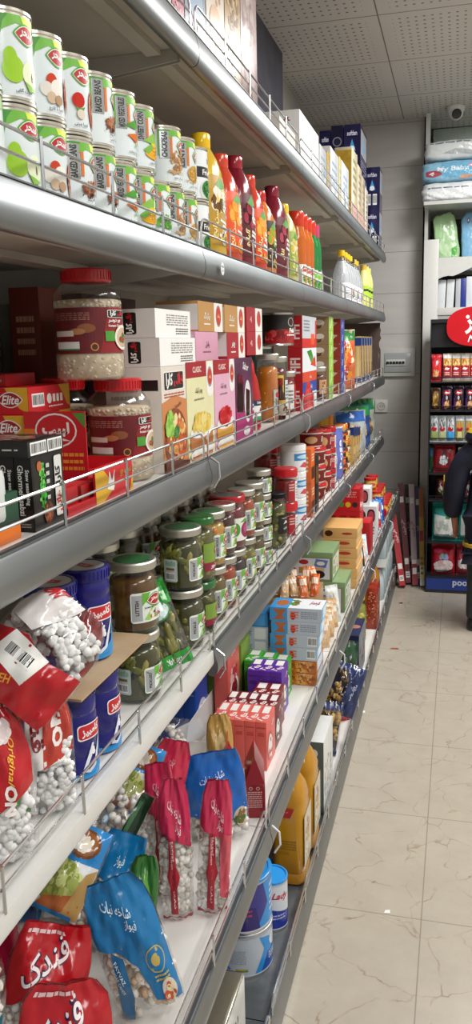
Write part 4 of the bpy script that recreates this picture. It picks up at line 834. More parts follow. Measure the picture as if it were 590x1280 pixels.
# big tins behind
fz = z
for i, (h, bd, lb) in enumerate(((.10, '3a3f3a:m', 'big dark tin at the bottom of the stack behind the jam jars'), (.105, '24352c:c', 'big dark green tin in the middle of the stack behind the jam jars'), (.1, '1c1a1a:c', 'big black and red tomato paste tin under the shelf above'))):
    t = thing('paste_tin', lb, 'tin', (-.612 if i < 2 else -.548, 2.585, fz), (0, 0, -.1), 'big paste tins')
    r = .055
    part(t, 'tin_body', MB().lathe([(r, 0), (r + .001, .002), (r, .005), (r, h - .006), (r + .001, h - .002), (r, h - .0005), (r - .004, h - .004), (.001, h - .004)], 'c3c3bd:m' , 40))
    if i == 2: lab = [('r', 0, 0, 1, 1, '1a1918:c'), ('p', [(0, 0), (1, 0), (1, .42), (.4, .5), (0, .4)], 'a01a20:g'), ('food', .3, .25, .26, .14, ['b8202a:g', '7a1016:g', 'd04a48:g'], 4, 18, .09), ('o', .62, .74, .16, 'b9b9b4:c'), ('o', .62, .74, .13, '3a1014:c'), ('t', 'Fafa', .66, .45, .16, W, 0, .3, .05), ('ln', .5, .24, .8, .34, 1, W)]
    else: lab = [('r', 0, 0, 1, 1, bd if bd.endswith(':c') else '2a2f2c:c'), ('r', .75, 0, 1, 1, '8a1a22:c')]
    part(t, 'paper_label', MB().lathe([(r + .0003, .007), (r + .0003, h - .008)], '1a1918:c', 40, caps=False).art(lab, cylmap(r + .0004, .007, radians(-110)), r * radians(150), h - .015, .006))
    fz += h + .0005
# tomato paste cartons
TC = ([('r', 0, 0, 1, 1, 'dfe4e8:c'), ('r', 0, .6, 1, 1, '2a4aa0:c'), ('food', .4, .35, .3, .2, ['c8141f:g', 'e03a34:g'], 3, 4, .26), ('t', 'رب', .6, .8, .2, W, 0, .4)],
      [('r', 0, 0, 1, 1, 'dfe6ea:c'), ('r', 0, 0, 1, .3, 'd04a2a:c'), ('p', [(.3, .9), (.6, .95), (.9, .5), (.6, .55)], '3f9a3a:g'), ('p', [(.55, .5), (.9, .75), (.95, .4)], 'd8321f:g'), ('t', 'رب گوجه', .55, .14, .12, W, 0, .6)],
      [('r', 0, 0, 1, 1, 'bfc8cf:c'), ('r', 0, 0, 1, .3, 'c8281f:c'), ('r', .6, .1, .85, .45, 'e0572c:c'), ('r', .9, .1, 1, .9, 'c8302a:c'), ('ln', .1, .5, .5, .9, 4, '8a949c:c')])
for i, (a, h, lb) in enumerate(zip(TC, (.088, .108, .1), ('blue and white tomato carton at the bottom of its stack', 'white tomato carton with green chilli picture, middle of its stack', 'silver and red tomato carton at the top of its stack'))):
    carton('tomato_carton', lb, 'box', -.522, -.476, 2.64, 2.91, z + (0, .0885, .197)[i], z + (0, .0885, .197)[i] + h, 'c81f28:c', F=a, N=[('r', 0, 0, 1, 1, 'b01820:c'), ('t', 'FIFI', .5, .5, .3, 'e9d9d4:c', 90, .45, .03)], group='tomato paste cartons')
tj('brown bean jar with silver lid before the noodle stacks', -.512, 3.135, .036, .125, '6a3020|4e2016:g:16', [('r', 0, 0, 1, 1, 'c89a70:c'), ('food', .5, .5, .4, .4, ['8a5a3a:g', 'dbb48a:g', 'a8744a:g'], 4, 40, .07)], lz=(.25, .72))
# noodle packs in two stacks
NB = [('r', 0, 0, 1, 1, 'a38a68:g'), ('e', .5, .5, .36, .36, 'c8b494:g'), ('food', .5, .5, .26, .26, ['8a6a44:g', 'd8c8a8:g', '6f4a2c:g'], 3, 22, .1), ('e', .7, .6, .16, .2, 'e8e2d4:c')]
NR = [('r', 0, 0, 1, 1, '93382a:g'), ('p', [(.1, .2), (.5, .9), (.9, .7), (.6, .1)], 'c8b0a0:g'), ('t', 'نودل', .5, .5, .4, 'f0ece6:c', 25, .7, .04)]
NG = [('r', 0, 0, 1, 1, '8fbf4a:c'), ('t', 'الیت', .5, .5, .5, 'eef4e4:c', 30, .6, .03)]
NU = [('r', 0, 0, 1, 1, '24408f:c'), ('t', 'مزه', .5, .5, .5, 'd8def0:c', 30, .6)]
for s, (x0, y0, y1, N_, F_, c, nm) in enumerate(((-.60, 3.215, 3.33, NB, NG, 'b9a482:g', 'brown and green'), (-.60, 3.545, 3.665, NR, NU, '8a3428:g', 'red and blue'))):
    for k in range(6):
        carton('noodle_pack', '%s noodle pack, %s in its column on the third shelf' % (nm, ('lowest', 'second from bottom', 'third from bottom', 'third from top', 'second from top', 'topmost')[k]), 'pack', x0, -.478, y0, y1, z + k * .0515, z + k * .0515 + .051, c, F=F_, N=N_, bev=.006, group='noodle packs in two columns')
# big colourful pack and spaghetti
B = Bag(.17, .27, .07, 3, ((0, .3), (.08, .8), (.4, 1), (.75, .7), (.93, .1), (1, .03)), .003)
bag('snack_bag', 'tall colourful pasta bag with green top beside the noodle columns', 'bag', (-.535, 3.90, z), (0, 0, radians(38)), B, 'c8b8a0:f', [('printed_front', [('r', .02, .0, .98, .98, 'b9603a:g'), ('r', .02, .82, .98, .98, '2f7a3c:g'), ('food', .55, .6, .34, .18, ['d8963a:g', '8a2f22:g', 'e8d8b8:g', 'c8502c:g'], 4, 44, .1), ('food', .4, .22, .34, .16, ['e8e4d8:g', '3f8a3a:g', 'c83a2a:g', 'e0902a:g', '8a3a5a:g'], 6, 44, .1), ('r', .02, .45, .2, .8, '5a9a3a:g')], 1)])
for i in range(5):
    carton('spaghetti_pack', 'long tan spaghetti pack with blue ends leaning at the shelf end, %s' % ('first of five', 'second of five', 'third of five', 'fourth of five', 'last of five')[i], 'pack', -.515, -.48, 4.36 + i * .125, 4.42 + i * .125, z + .012, z + .24, 'cfae6e|b9965a:g:14',
           F=[('r', 0, .82, 1, 1, '26417f:g'), ('r', 0, 0, 1, .1, '26417f:g'), ('r', 0, 0, .25, 1, '2f4a8a:g')], N=[('r', 0, .82, 1, 1, '26417f:g'), ('r', .3, .1, .7, .8, 'dcc084:g'), ('r', 0, 0, 1, .1, '26417f:g')], bev=.004, rot=(radians(7), 0, 0), group='spaghetti packs leaning at the shelf end')
sol = MB()
rn = random.Random(3)
edge = [(-.474 + rn.uniform(-.006, .010), .325 * i / 14) for i in range(15)]
vs = [(-.84, 0), (-.475, 0)] + edge[1:] + [(-.84, .325)]
cb = MB().add([(x, 0, q) for x, q in vs] + [(x, .004, q) for x, q in vs], [tuple(range(len(vs))), tuple(range(len(vs), 2 * len(vs)))[::-1]] + [(i, len(vs) + i, len(vs) + (i + 1) % len(vs), (i + 1) % len(vs)) for i in range(len(vs))], '4a3a34|5a4840:p:9')
solo('cardboard_sheet', cb, 'torn dark brown cardboard standing at the far end of the third shelf', 'cardboard', (0, 5.29, z), (0, 0, 0), smooth=0)
# ================================================================ shelf of pickles
z = ZD + .0005
# blue powdered drink jars
def barrel(label, x, y, zz, ang):
    t = thing('powder_jar', label, 'jar', (x, y, zz), (0, 0, radians(ang)), 'dark blue ridged powder jars')
    r, h = .0365, .138; NV = '1c1a6e:g'
    part(t, 'jar_body', MB().lathe([(r * .9, 0), (r * .97, .003), (r * .97, .03), (r * .93, .034), (r * .97, .038), (r * .97, .092), (r * .94, .096), (r * .98, .1), (r * .98, .112), (r * .9, .12)], NV, 32))
    L = [('p', [(.55, 0), (.95, 0), (.95, .62), (.85, .2)], '2f8fd0:c'), ('p', [(.5, .06), (.62, .02), (.74, .1), (.8, .3), (.92, .62), (.88, .62), (.76, .35), (.7, .14), (.6, .08), (.56, .1), (.66, .3), (.72, .52), (.68, .53), (.58, .28)], 'dfe6f2:c'), ('o', .66, .38, .05, 'eef0f6:c'), ('o', .7, .36, .045, 'eef0f6:c'), ('o', .685, .42, .045, 'eef0f6:c'),
         rrect(.46, .62, .9, .9, .05, .06, 'f0ecec:c'), rrect(.475, .64, .885, .88, .05, .06, 'c0202c:c'), ('t', 'کامبیز', .68, .76, .17, W, 4, .33, .04), ('r', 0, .2, .24, .44, 'c9cbd8:c'), ('ln', .02, .22, .22, .42, 5, '3a3a5a:c'), ('ln', .04, .48, .22, .54, 1, 'c9cbd8:c'), ('ln', .0, .02, .2, .16, 4, '9a9cc0:c')]
    part(t, 'label', MB().art(L, cylmap(r * .97 + .0004, .01, radians(-115)), r * radians(160), .082, .005, None))
    part(t, 'base_band', MB().lathe([(r * .975, .0035), (r * .975, .012)], '2f8fd0:g', 32, caps=False))
    lm = MB().lathe([(r * .92, .119), (r * 1.0, .12), (r * 1.01, .122), (r * 1.01, h - .003), (r * .97, h), (r * .85, h), (r * .83, h - .001), (.001, h - .001)], '20207c:g', 36)
    lm.lathe([(r * .82, h - .0007), (.001, h - .0004)], 'c3c5c8:c', 28, caps=False)
    for i in range(36):
        a = 2 * pi * i / 36; lm.box(-.0007, .0007, -.0011, .0011, .122, h - .003, '1a1a6a:g', T=Matrix.Translation((r * 1.012 * cos(a), r * 1.012 * sin(a), 0)) @ Matrix.Rotation(a, 4, 'Z'))
    lm.art([rrect(.25, .38, .78, .62, .04, .04, 'b8202c:c'), ('t', 'کامبیز', .5, .5, .12, W, 0, .4, .03)], plane((-r * .8, -r * .8, h - .0006), (1, 0, 0), (0, 1, 0), (0, 0, 1)), r * 1.6, r * 1.6)
    part(t, 'lid', lm)
    return t
b0 = barrel('dark blue powder jar at the bottom right, under the cardboard', -.512, 1.078, z, 2)
dup(b0, 'dark blue powder jar at the bottom left, beside the white cube bag', (-.512, .996, z), (0, 0, radians(-12)))
dup(b0, 'dark blue powder jar on the cardboard with its white logo facing out', (-.520, 1.082, z + .1425), (0, 0, radians(-22)))
dup(b0, 'dark blue powder jar on the cardboard, left one partly behind the sugar bag', (-.530, .994, z + .1425), (0, 0, radians(-4)))
dup(b0, 'dark blue powder jar in the back row on the shelf floor', (-.62, 1.06, z), (0, 0, 0))
cbm = MB().box(-.67, -.462, .93, 1.185, z + .1385, z + .142, 'b59c7c|a58c6c:p:12', T=None)
solo('cardboard_sheet', cbm, 'flat brown cardboard between the two layers of blue jars', 'cardboard', smooth=0)
# pickle jars
GK = ['74742e:g', '86823c:g', '62662a:g', '948c48:g']
GH = 'big pickled cucumber and relish jars with silver lids'
PK = 'small two high pickle jars with oval red logo'
def pj(label, x, y, lev, r, h, content, lid, lab, ang=-14, ch=None, lt=None, ex=None, lz=(.2, .68), g=PK, zz=None, nk=.9):
    return jar('pickle_jar', label, 'jar', (x, y, z + lev * (h + .0006) if zz is None else zz), r, h, content, lid, lab, g, ang, ch, lt, lab_z=lz, extra=ex, neck=nk)
bj = .122
LT = pj('tall relish jar with green topped silver lid on the cucumber jar, beside the cardboard', -.519, 1.262, 1, .0415, bj, '6a4a1c|54390f:g:60', LIDW, jarlabel('LITTEH', ['6a3a6a:g', 'd04a2a:g', '7aa84a:g', 'e8e4d8:g']), -30, None, '2a6a3c:g', g=GH)
CU = pj('big cucumber jar with barcode label under the relish jar', -.519, 1.262, 0, .0415, bj, '3a3c14:g', LIDW, jarlabel('PICKLED', ['5a8a3a:g']), -6, (GK, (.0105, .010, .026), 34), '2a6a3c:g', BARLAB, g=GH, lz=(.18, .6))
dup(CU, 'big cucumber jar with barcode label on top of the olive jar', (-.519, 1.518, z + bj + .0006), group=GH)
OLV = pj('big green olive jar under the cucumber jar, beside the leaning pouch', -.519, 1.518, 0, .0415, bj, '3a3a14:g', LIDW, jarlabel('PICKLE', ['5a8a3a:g']), -10, (['77742e:g', '68682a:g', '5a5a22:g'], (.009, .009, .009), 60), '2a6a3c:g', g=GH)
for i, (y, lev) in enumerate(((1.25, 0), (1.25, 1), (1.37, 0), (1.37, 1), (1.49, 0), (1.49, 1))):
    dup(CU if lev == 0 else OLV, 'dark pickle jar in the shaded second row, %s, %s' % (('behind the relish jar', 'behind the leaning pouch', 'behind the big cucumber jar')[i // 2], ('lower', 'upper')[lev]), (-.63, y, z + lev * (bj + .0006)), group='pickle jars in the shaded second row')
def two(y, r, up, dn, x=None):
    x = x or -.477 - r
    for lev, q in ((0, dn), (1, up)): pj(q[0], x, y, lev, r, q[7] if len(q) > 7 else .121, q[1], q[2], q[3], q[4] if len(q) > 4 else -16, q[5] if len(q) > 5 else None, q[6] if len(q) > 6 else None, zz=z if lev == 0 else z + (dn[7] if len(dn) > 7 else .121) + .0006)
GLAB = [('r', 0, 0, 1, 1, '7a9a3c:c'), ('r', 0, 0, 1, .3, '8a1f3a:c'), ('t', 'شور', .5, .15, .2, W, 0, .5), ('e', .75, .7, .2, .14, 'b01522:c'), ('t', 'سحر', .75, .7, .12, W, 0, .24)]
two(1.607, .034, ('jar with wide green lid and olive green label, upper of two', '5d5a22|4a481a:g:50', '2e6b34:g', GLAB, -10, (GK, (.008, .008, .016), 30), None, .135), ('jar with olive green label under the green lidded one', '4a481c|3c3a14:g:50', LIDG, GLAB, -10, (GK, (.008, .008, .016), 26), None, .112))
two(1.690, .0355, ('mixed pickle jar with cauliflower and carrot, upper', 'b08a34:g', LIDW, jarlabel('MIXED PICKLE', ['d04a2a:g', 'e8e4c8:g', '7aa84a:g']), -14, (['d9d09a:g', 'c9c07a:g', 'd07a2a:g', '8a8a3a:g', 'c8602a:g'], (.010, .010, .011), 60), '2a6a3c:g'), ('brown olive relish jar under the mixed pickle jar', '6e5a24|5a4a1a:g:40', LIDW, jarlabel('SHOOR', ['7aa84a:g', 'd0a83a:g'])))
two(1.778, .034, ('dark relish jar with red topped lid, upper', '4a1c18|38120f:g:40', LIDW, jarlabel('RELISH', ['8a3a2a:g', '7aa84a:g']), -14, None, '8a1c20:g'), ('orange red relish jar under the dark relish jar', 'a8431a|8a3212:g:40', LIDW, jarlabel('LITTEH', ['d04a2a:g', '7aa84a:g'])))
BLAB = [('r', 0, 0, 1, 1, 'e6e6e0:c'), ('e', .12, .5, .2, .3, '4f9a3a:g'), ('e', .65, .45, .3, .36, '8a1f52:g'), ('e', .62, .5, .14, .2, 'b04a7a:g'), ('p', [(.3, .8), (.6, .98), (.8, .8)], '5aa03a:g')]
two(1.872, .044, ('beetroot jar with large red lid and purple beet picture', '7a1022|5e0a18:g:30', 'b0202a:g', BLAB, -16, None, '9aa0a0:r', .128), ('dark pickle jar under the beetroot jar', '2e1410|1f0c0a:g:30', LIDW, jarlabel('PICKLE', ['7aa84a:g', '5a2a3a:g']), -14, None, None, .116))
two(1.968, .034, ('orange torshi jar right of the beetroot jar, upper', 'a84a1a|8c3a12:g:40', LIDW, jarlabel('TORSHI', ['d04a2a:g', '7aa84a:g'])), ('yellow green pepper jar under the orange torshi jar', '6a6424:g', LIDW, jarlabel('PEPPER', ['7aa84a:g', 'd8c04a:g']), -14, (['8a8434:g', '9a9440:g', '6a6a2a:g'], (.009, .009, .012), 34)))
two(2.072, .038, ('garlic pickle jar with wide silver lid, upper', '6a5a2a|524516:g:40', LIDW, jarlabel('GARLIC', ['e8e4c8:g', '7aa84a:g'])), ('olive coloured jar under the garlic pickle jar', '5a4a22|46380f:g:40', LIDW, jarlabel('SEER', ['e8e4c8:g', '7aa84a:g'])))
for i in range(4):
    jar('pickle_jar', 'flat silver lidded jar in the column of four, %s' % ('lowest', 'second from the bottom', 'third from the bottom', 'topmost')[i], 'jar', (-.513, 2.168, z + i * .0655), .034, .065, '3f3a20|2c3a24:g:30', LIDW, jarlabel('TUNA', ['7aa84a:g', '3a6a4a:g']), 'flat silver lidded jars in a column of four', -14, lab_z=(.1, .85), lidh=.012)
for i in range(5):
    dup(LT, 'relish jar in the second row behind the small pickle jars, %s from the camera' % ('first', 'second', 'third', 'fourth', 'fifth')[i], (-.632, 1.60 + i * .11, z), group='jars in the second row behind the small pickle jars')
    dup(CU if i % 2 else LT, 'jar on top in the second row behind the small pickle jars, %s from the camera' % ('first', 'second', 'third', 'fourth', 'fifth')[i], (-.632, 1.60 + i * .11, z + bj + .0006), group='jars in the second row behind the small pickle jars')
jar('olive_jar', 'tall green olive jar with black label and black lid', 'jar', (-.513, 2.36, z), .036, .165, '4a4a1a:g', '2a2a2c:r', [('r', 0, 0, 1, 1, '161615:c'), ('p', [(.3, .5), (.5, .7), (.8, .5), (.5, .55)], 'd8d8d2:c'), ('t', 'زیتون', .5, .3, .14, 'd8d8d2:c', 0, .6), ('ln', .2, .76, .8, .86, 1, 'b0b0aa:c')], None, -14, (['8a8a42:g', '7a7c38:g', '9a9850:g'], (.0095, .0095, .0095), 70), lab_z=(.3, .68))
PB = [('r', 0, 0, .45, 1, 'a8202a:c'), ('r', .45, 0, .8, 1, 'e4e4e6:c'), ('r', .8, 0, 1, 1, 'a8202a:c'), ('ln', .05, .5, .4, .9, 3, 'e0c0b8:c'), ('ln', .5, .1, .75, .9, 6, '9a9aa0:c')]
for i, lb in enumerate(('lower red lidded sauce jar with white strip label', 'upper red lidded sauce jar with white strip label')):
    jar('sauce_jar', lb, 'jar', (-.513, 2.53, z + i * .1065), .036, .106, '8a2420|6e1a16:g:20', 'c8202a:g', PB, 'red lidded sauce jars', -20, lab_z=(.05, .85), lidh=.024, neck=.94)
WL = [('r', 0, 0, 1, 1, 'e2e6ea:c'), ('r', 0, .55, 1, .95, '3a86c0:c'), ('e', .5, .75, .4, .12, 'b9d8ea:c'), ('p', [(.2, .2), (.4, .45), (.8, .35), (.6, .1)], 'c8485a:g'), ('r', .85, 0, 1, 1, '2a2a6a:c')]
for i, lb in enumerate(('lowest white jar with blue label, third shelf from the floor', 'middle white jar with blue label', 'topmost white jar with white lid and blue sea label')):
    bottle('cream_jar', lb, 'jar', (-.520, 2.70, z + i * .0885), [(.038, 0), (.041, .004), (.041, .066), (.038, .07)], 'e4e6e6:g', [(.041, .068), (.0425, .07), (.0425, .086), (.04, .088), (.001, .088)], 'e8eaea:g', [(WL, -75, 50, .006, .064)], 'white jars with blue labels')
jar('sauce_jar', 'red lidded jar behind the white lidded jar', 'jar', (-.62, 2.74, z + .155), .045, .105, '8a2420|6e1a16:g:20', 'c8202a:g', PB, None, -20, lab_z=(.05, .85), lidh=.024, neck=.94)
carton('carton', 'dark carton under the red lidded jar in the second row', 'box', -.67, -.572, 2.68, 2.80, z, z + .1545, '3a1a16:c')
for i, (c, lb) in enumerate((('c8602a|a84a1c:c:14', 'brown and orange box, lower, between white jars and tubs'), ('d8641f:c', 'bright orange box, upper, between white jars and tubs'))):
    carton('cocoa_box', lb, 'box', -.53, -.478, 2.80, 2.875, z + i * .1185, z + i * .1185 + .118, c, F=[('r', .1, .1, .9, .45, '4a2a1c:c'), ('ln', .2, .6, .8, .85, 3, 'f0dcc0:c')], N=[('ln', .2, .3, .8, .8, 4, 'f0dcc0:c')])
carton('cocoa_box', 'tall black box standing beside the orange boxes', 'box', -.53, -.478, 2.895, 2.965, z, z + .2, '1f1a1a:c', F=[('r', .1, .5, .9, .8, '6a4a2a:c')], N=[('ln', .2, .5, .8, .9, 4, 'b0a090:c')])
# white tubs with red lids
def tub(label, x, y, zz, r, h, g):
    t = thing('tahini_tub', label, 'tub', (x, y, zz), (0, 0, 0), g)
    part(t, 'tub', MB().lathe([(r * .86, 0), (r * .88, .002), (r * .97, h - .014), (r * .97, h - .012)], 'e0dcd2:g', 32))
    part(t, 'label', MB().art([('r', 0, 0, 1, 1, '8a1a1e|6a1216:g:20'), ('r', .62, .3, .8, .75, 'e6e2da:c'), ('ln', .64, .35, .78, .7, 3, '5a4a44:c'), ('e', .3, .5, .16, .3, 'c89a6a:g')], loftmap(loft4([(r * .88, .002), (r * .97, h - .014)]), radians(-120), radians(50), r * 2.9, .006), r * 2.9, h - .024, .008))
    part(t, 'lid', MB().lathe([(r * .96, h - .013), (r * 1.0, h - .013), (r * 1.0, h - .006), (r * .97, h - .003), (r * .93, h), (r * .9, h - .001), (.001, h - .001)], 'b41c22:g', 36))
    return t
TG = 'white tubs with red lids in a tall stack'
tb = tub('white tub with red lid at the bottom of the stack', -.534, 3.14, z, .056, .068, TG)
for i, lb in enumerate(('second from the bottom of the stack', 'third from the bottom of the stack', 'topmost under the shelf above')): dup(tb, 'white tub with red lid, ' + lb, (-.534 - .01 * (i == 2), 3.14, z + (i + 1) * .0685))
tb2 = tub('narrow cream tub with red lid, lowest beside the tub stack', -.520, 3.30, z, .040, .085, 'narrow cream tubs with red lids')
for i, lb in enumerate(('middle of the three', 'topmost of the three')): dup(tb2, 'narrow cream tub with red lid, ' + lb, (-.520, 3.30, z + (i + 1) * .0855))
for i, lb in enumerate(('lower', 'middle', 'upper')):
    jar('sauce_jar', 'small dark red jar with red lid before the silver pouch, %s of three' % lb, 'jar', (-.511, 3.405, z + i * .0855), .033, .085, '6a1418|521014:g:20', 'b41c22:g', PB, 'small dark red jars in a column', -20, lab_z=(.05, .8), lidh=.02)
B = Bag(.12, .235, .05, 5, ((0, .3), (.08, .8), (.4, 1), (.75, .7), (.93, .1), (1, .03)), .002)
bag('snack_bag', 'tall silver pouch with blue lettering on the pickle shelf', 'bag', (-.515, 3.57, z), (0, 0, radians(55)), B, 'c3c7cc:f', [('printed_front', [('r', .5, .03, .97, .97, '5a66b0:g'), ('t', 'Rose', .74, .5, .2, 'e6e8f2:c', 90, .6, .03), ('ln', .05, .1, .45, .9, 9, '9aa2b4:c')], 1)])
def coffee(label, x, y, lev, c, lidc, lab):
    return jar('coffee_jar', label, 'jar', (x, y, z + lev * .0755), .030, .075, c, lidc, lab, 'small coffee and sauce jars in columns', -20, lab_z=(.1, .75), lidh=.018)
for j in range(3):
    for i, (c, lc, lb) in enumerate((('3a1c10:g', 'd8641f:g', [('r', 0, 0, 1, 1, 'c8602a:c'), ('e', .5, .5, .3, .3, '3a1c10:c')]), ('4a2414:g', '241a16:g', [('r', 0, 0, 1, 1, 'd8a83a:c'), ('r', 0, .6, 1, 1, '8a2a20:c')]), ('5a2a16:g', 'c89a4a:g', [('r', 0, 0, 1, 1, 'd9c9a8:c'), ('food', .5, .4, .3, .3, ['5a3a20:g', '8a6a4a:g'], 3, 8, .1)]))):
        coffee('small %s lidded jar, %s, in column %s past the silver pouch' % (('orange', 'black', 'tan')[(i + j) % 3], ('lowest', 'second level', 'third level')[j], ('one', 'two', 'three')[i]), -.51, 3.735 + i * .075, j, ('3a1c10:g', '4a2414:g', '5a2a16:g')[i], ('d8641f:g', '241a16:g', 'c89a4a:g')[(i + j) % 3], lb)
carton('carton', 'bright orange upright box under the shelf, behind the small coffee jars', 'box', -.60, -.545, 3.72, 3.80, z, z + .30, 'e8921f:c', N=[('r', .1, .1, .9, .3, 'c8202a:c'), ('r', .2, .5, .8, .9, 'f0b84a:c')])
for i, lb in enumerate(('first', 'second', 'third')):
    carton('pasta_pack', 'tan pasta pack standing past the coffee jars, %s of three' % lb, 'pack', -.53, -.478, 4.02 + i * .1, 4.10 + i * .1, z, z + .19 - .01 * i, 'cda868|b8904a:g:20', F=[('r', 0, .75, 1, 1, '26417f:g'), ('r', .1, .3, .9, .5, 'e0c890:g')], N=[('r', 0, .8, 1, 1, '26417f:g'), ('food', .5, .4, .35, .3, ['e0c890:g', 'b08a44:g'], 3, 20, .1)], bev=.006, group='tan pasta packs on the pickle shelf')
for i, (y, c, h, lb) in enumerate(((4.42, '9aa0a2:f', .24, 'silver and blue bag near the end of the pickle shelf'), (4.66, '26407a:f', .25, 'dark blue pasta bag near the end of the pickle shelf'), (4.92, '8f968c:f', .27, 'silver bag with green top at the end of the pickle shelf'))):
    B = Bag(.2, h, .09, 7 + i, ((0, .3), (.08, .8), (.4, 1), (.75, .7), (.93, .1), (1, .03)), .004)
    bag('pasta_bag', lb, 'bag', (-.55, y, z), (0, 0, radians(40)), B, c, [('printed_front', [('r', .05, .76, .95, .98, ('2f5aa0:g', '1f7a3c:g', '1d6a38:g')[i]), ('food', .5, .4, .3, .26, (['c8a868:g', 'e0c890:g'], ['c8a868:g', '3a5aa0:g'], ['8a6a44:g', 'b89a6a:g', '5a4a34:g'])[i], 3, 30, .08)], 1)], group='bags at the end of the pickle shelf')
# sugar cube bags at the near end
SUG = ['f2f2f0:p', 'e9e9e8:p', 'dcdcdc:p']
def cubes(B, n, v0, v1, seed): return ('sugar_cubes', B.fill(SUG, .0066, int(n * 1.7), v0, v1, seed, .9))
RD = 'b3121e:f'
def sugarbag(lb, loc, rot, w, h, t, seed, v0=.02, v1=.55, art=None, n=150, prof=None):
    B = Bag(w, h, t, seed, wprof=((0, .94), (.1, 1), (.7, 1), (.9, .8), (1, .55)), prof=prof or ((0, .35), (.06, .85), (.35, 1), (.65, .8), (.88, .3), (1, .03)), wr=.004)
    return bag('sugar_bag', lb, 'bag', loc, rot, B, 'clear', [('printed_film', art, 1), ('printed_back', [('r', .02, .55, .98, .99, RD)], -1)], cubes(B, n, v0, v1, seed), 'red and white sugar cube bags')
SA = [('p', [(.02, .42), (.5, .34), (.98, .5), (.98, .99), (.02, .99)], RD), ('p', [(.02, .30), (.45, .22), (.62, .3), (.50, .99), (.02, .99)], 'e6e4e2:f'), ('p', [(.47, .99), (.6, .3), (.625, .3), (.50, .99)], 'd9b23a:g'), ('p', [(.02, .28), (.45, .20), (.62, .28), (.62, .3), (.45, .22), (.02, .30)], 'd9b23a:g'), ('t', 'قند', .25, .5, .16, '7a1420:c', -98, .3, .04), ('t', 'ممتاز', .25, .75, .14, '7a1420:c', -98, .24, .04), ('t', 'ON', .74, .45, .12, 'f0e8e4:c', -98, .2, .05), ('t', 'Original', .78, .68, .08, 'e8b53a:c', -104, .3, .01, .3), ('food', .74, .88, .12, .05, ['e6dede:g', 'd8c8c8:g'], 3, 10, .08)]
sugarbag('red and white sugar cube bag standing at the far left with blue strap', (-.514, .775, z), r3(5, 0, 34), .115, .185, .06, 2, art=SA, n=190)
SB2 = [('r', .02, .5, .98, .99, RD), ('p', [(.05, .05), (.06, .9), (.2, .99), (.95, .8), (.95, .42), (.5, .38), (.42, .0)], 'e8e6e4:f'), ('p', [(.58, .38), (.98, .46), (.98, .85), (.62, .9)], 'b83a2c:f'), ('p', [(.10, .38), (.11, .86), (.38, .86), (.36, .35)], '8a5a8a:g'), ('o', .24, .74, .09, 'd8562a:g'), ('o', .22, .54, .1, 'c9b8c9:g'), ('t', 'قند', .52, .66, .16, '7a1420:c', -84, .4, .04), ('t', 'NO', .78, .66, .14, 'f0e8e4:c', -84, .3, .05), ('r', .1, .2, .38, .24, 'b02028:c'), ('r', .1, .13, .38, .18, '3f9a3a:c'), ('r', .1, .08, .38, .12, '3f9a3a:c')]
sugarbag('red and white sugar cube bag with purple panel beside the blue jars', (-.509, .89, z), r3(4, 0, 28), .095, .178, .055, 4, art=SB2, n=150)
SC2 = [('p', [(.02, .0), (.02, .46), (.3, .52), (.55, .44), (.98, .5), (.98, 0)], RD), ('p', [(.02, .99), (.02, .6), (.3, .56), (.6, .98)], 'd8d4d2:f'), ('p', [(.1, .25), (.18, .5), (.62, .46), (.55, .18)], 'efefec:c'), ('bar', .2, .3, .52, .42), ('t', 'MADEH', .3, .12, .07, 'e8a53a:c', 20, .3, .02), ('p', [(.02, .9), (.02, .99), (.3, .99)], RD), ('t', 'ON', .12, .92, .1, 'b3121e:c', 0, .2, .04)]
sugarbag('sugar cube bag with barcode sticker lying on the two standing bags', (-.500, .80, z + .193), r3(24, 46, 32), .12, .145, .06, 6, .5, .85, SC2, 110, ((0, .06), (.1, .5), (.35, .9), (.65, 1), (.9, .6), (1, .04)))
# leaning pouch
B = Bag(.08, .165, .036, 9, ((0, .1), (.08, .5), (.3, 1), (.6, .8), (.8, .4), (.92, .1), (1, .02)), .002)
fm = MB(); rn = random.Random(4)
for i in range(26):
    u, v = rn.uniform(-.34, .34), rn.uniform(.1, .6); fm.blob(B.pos(u, v, 1 if i % 3 else -1, -.010), (.0075, .0065, .022), rn.choice(GK), i, Euler((rn.uniform(-.3, .3), rn.uniform(-.4, .4), 0)), 1, .06)
tp = thing('pickle_pouch', 'clear pouch of pickled cucumbers with green ends leaning over the wire guard', 'pouch', (-.490, 1.372, z + .003), r3(12, -17, 30))
part(tp, 'film', B.shell('clear'), 1.2); part(tp, 'cucumbers', fm, 1.2)
part(tp, 'printed_film', MB().art([('p', [(.02, .78), (.98, .70), (.98, .99), (.02, .99)], '2f9a3a:f'), ('e', .5, .66, .4, .12, '3f8a4a:g'), ('e', .5, .66, .35, .1, 'cfe0e0:g'), ('t', 'خیارشور', .5, .66, .08, '2a5a8a:c', 0, .5), ('r', .02, .0, .98, .16, '2f9a3a:f'), ('t', 'Mahnam', .55, .08, .08, 'e8f0ea:c', 0, .6, .02)], B.map(1), 1, 1, .06, .05, 0, .00025), 1.2)
settle(tp, ZD)
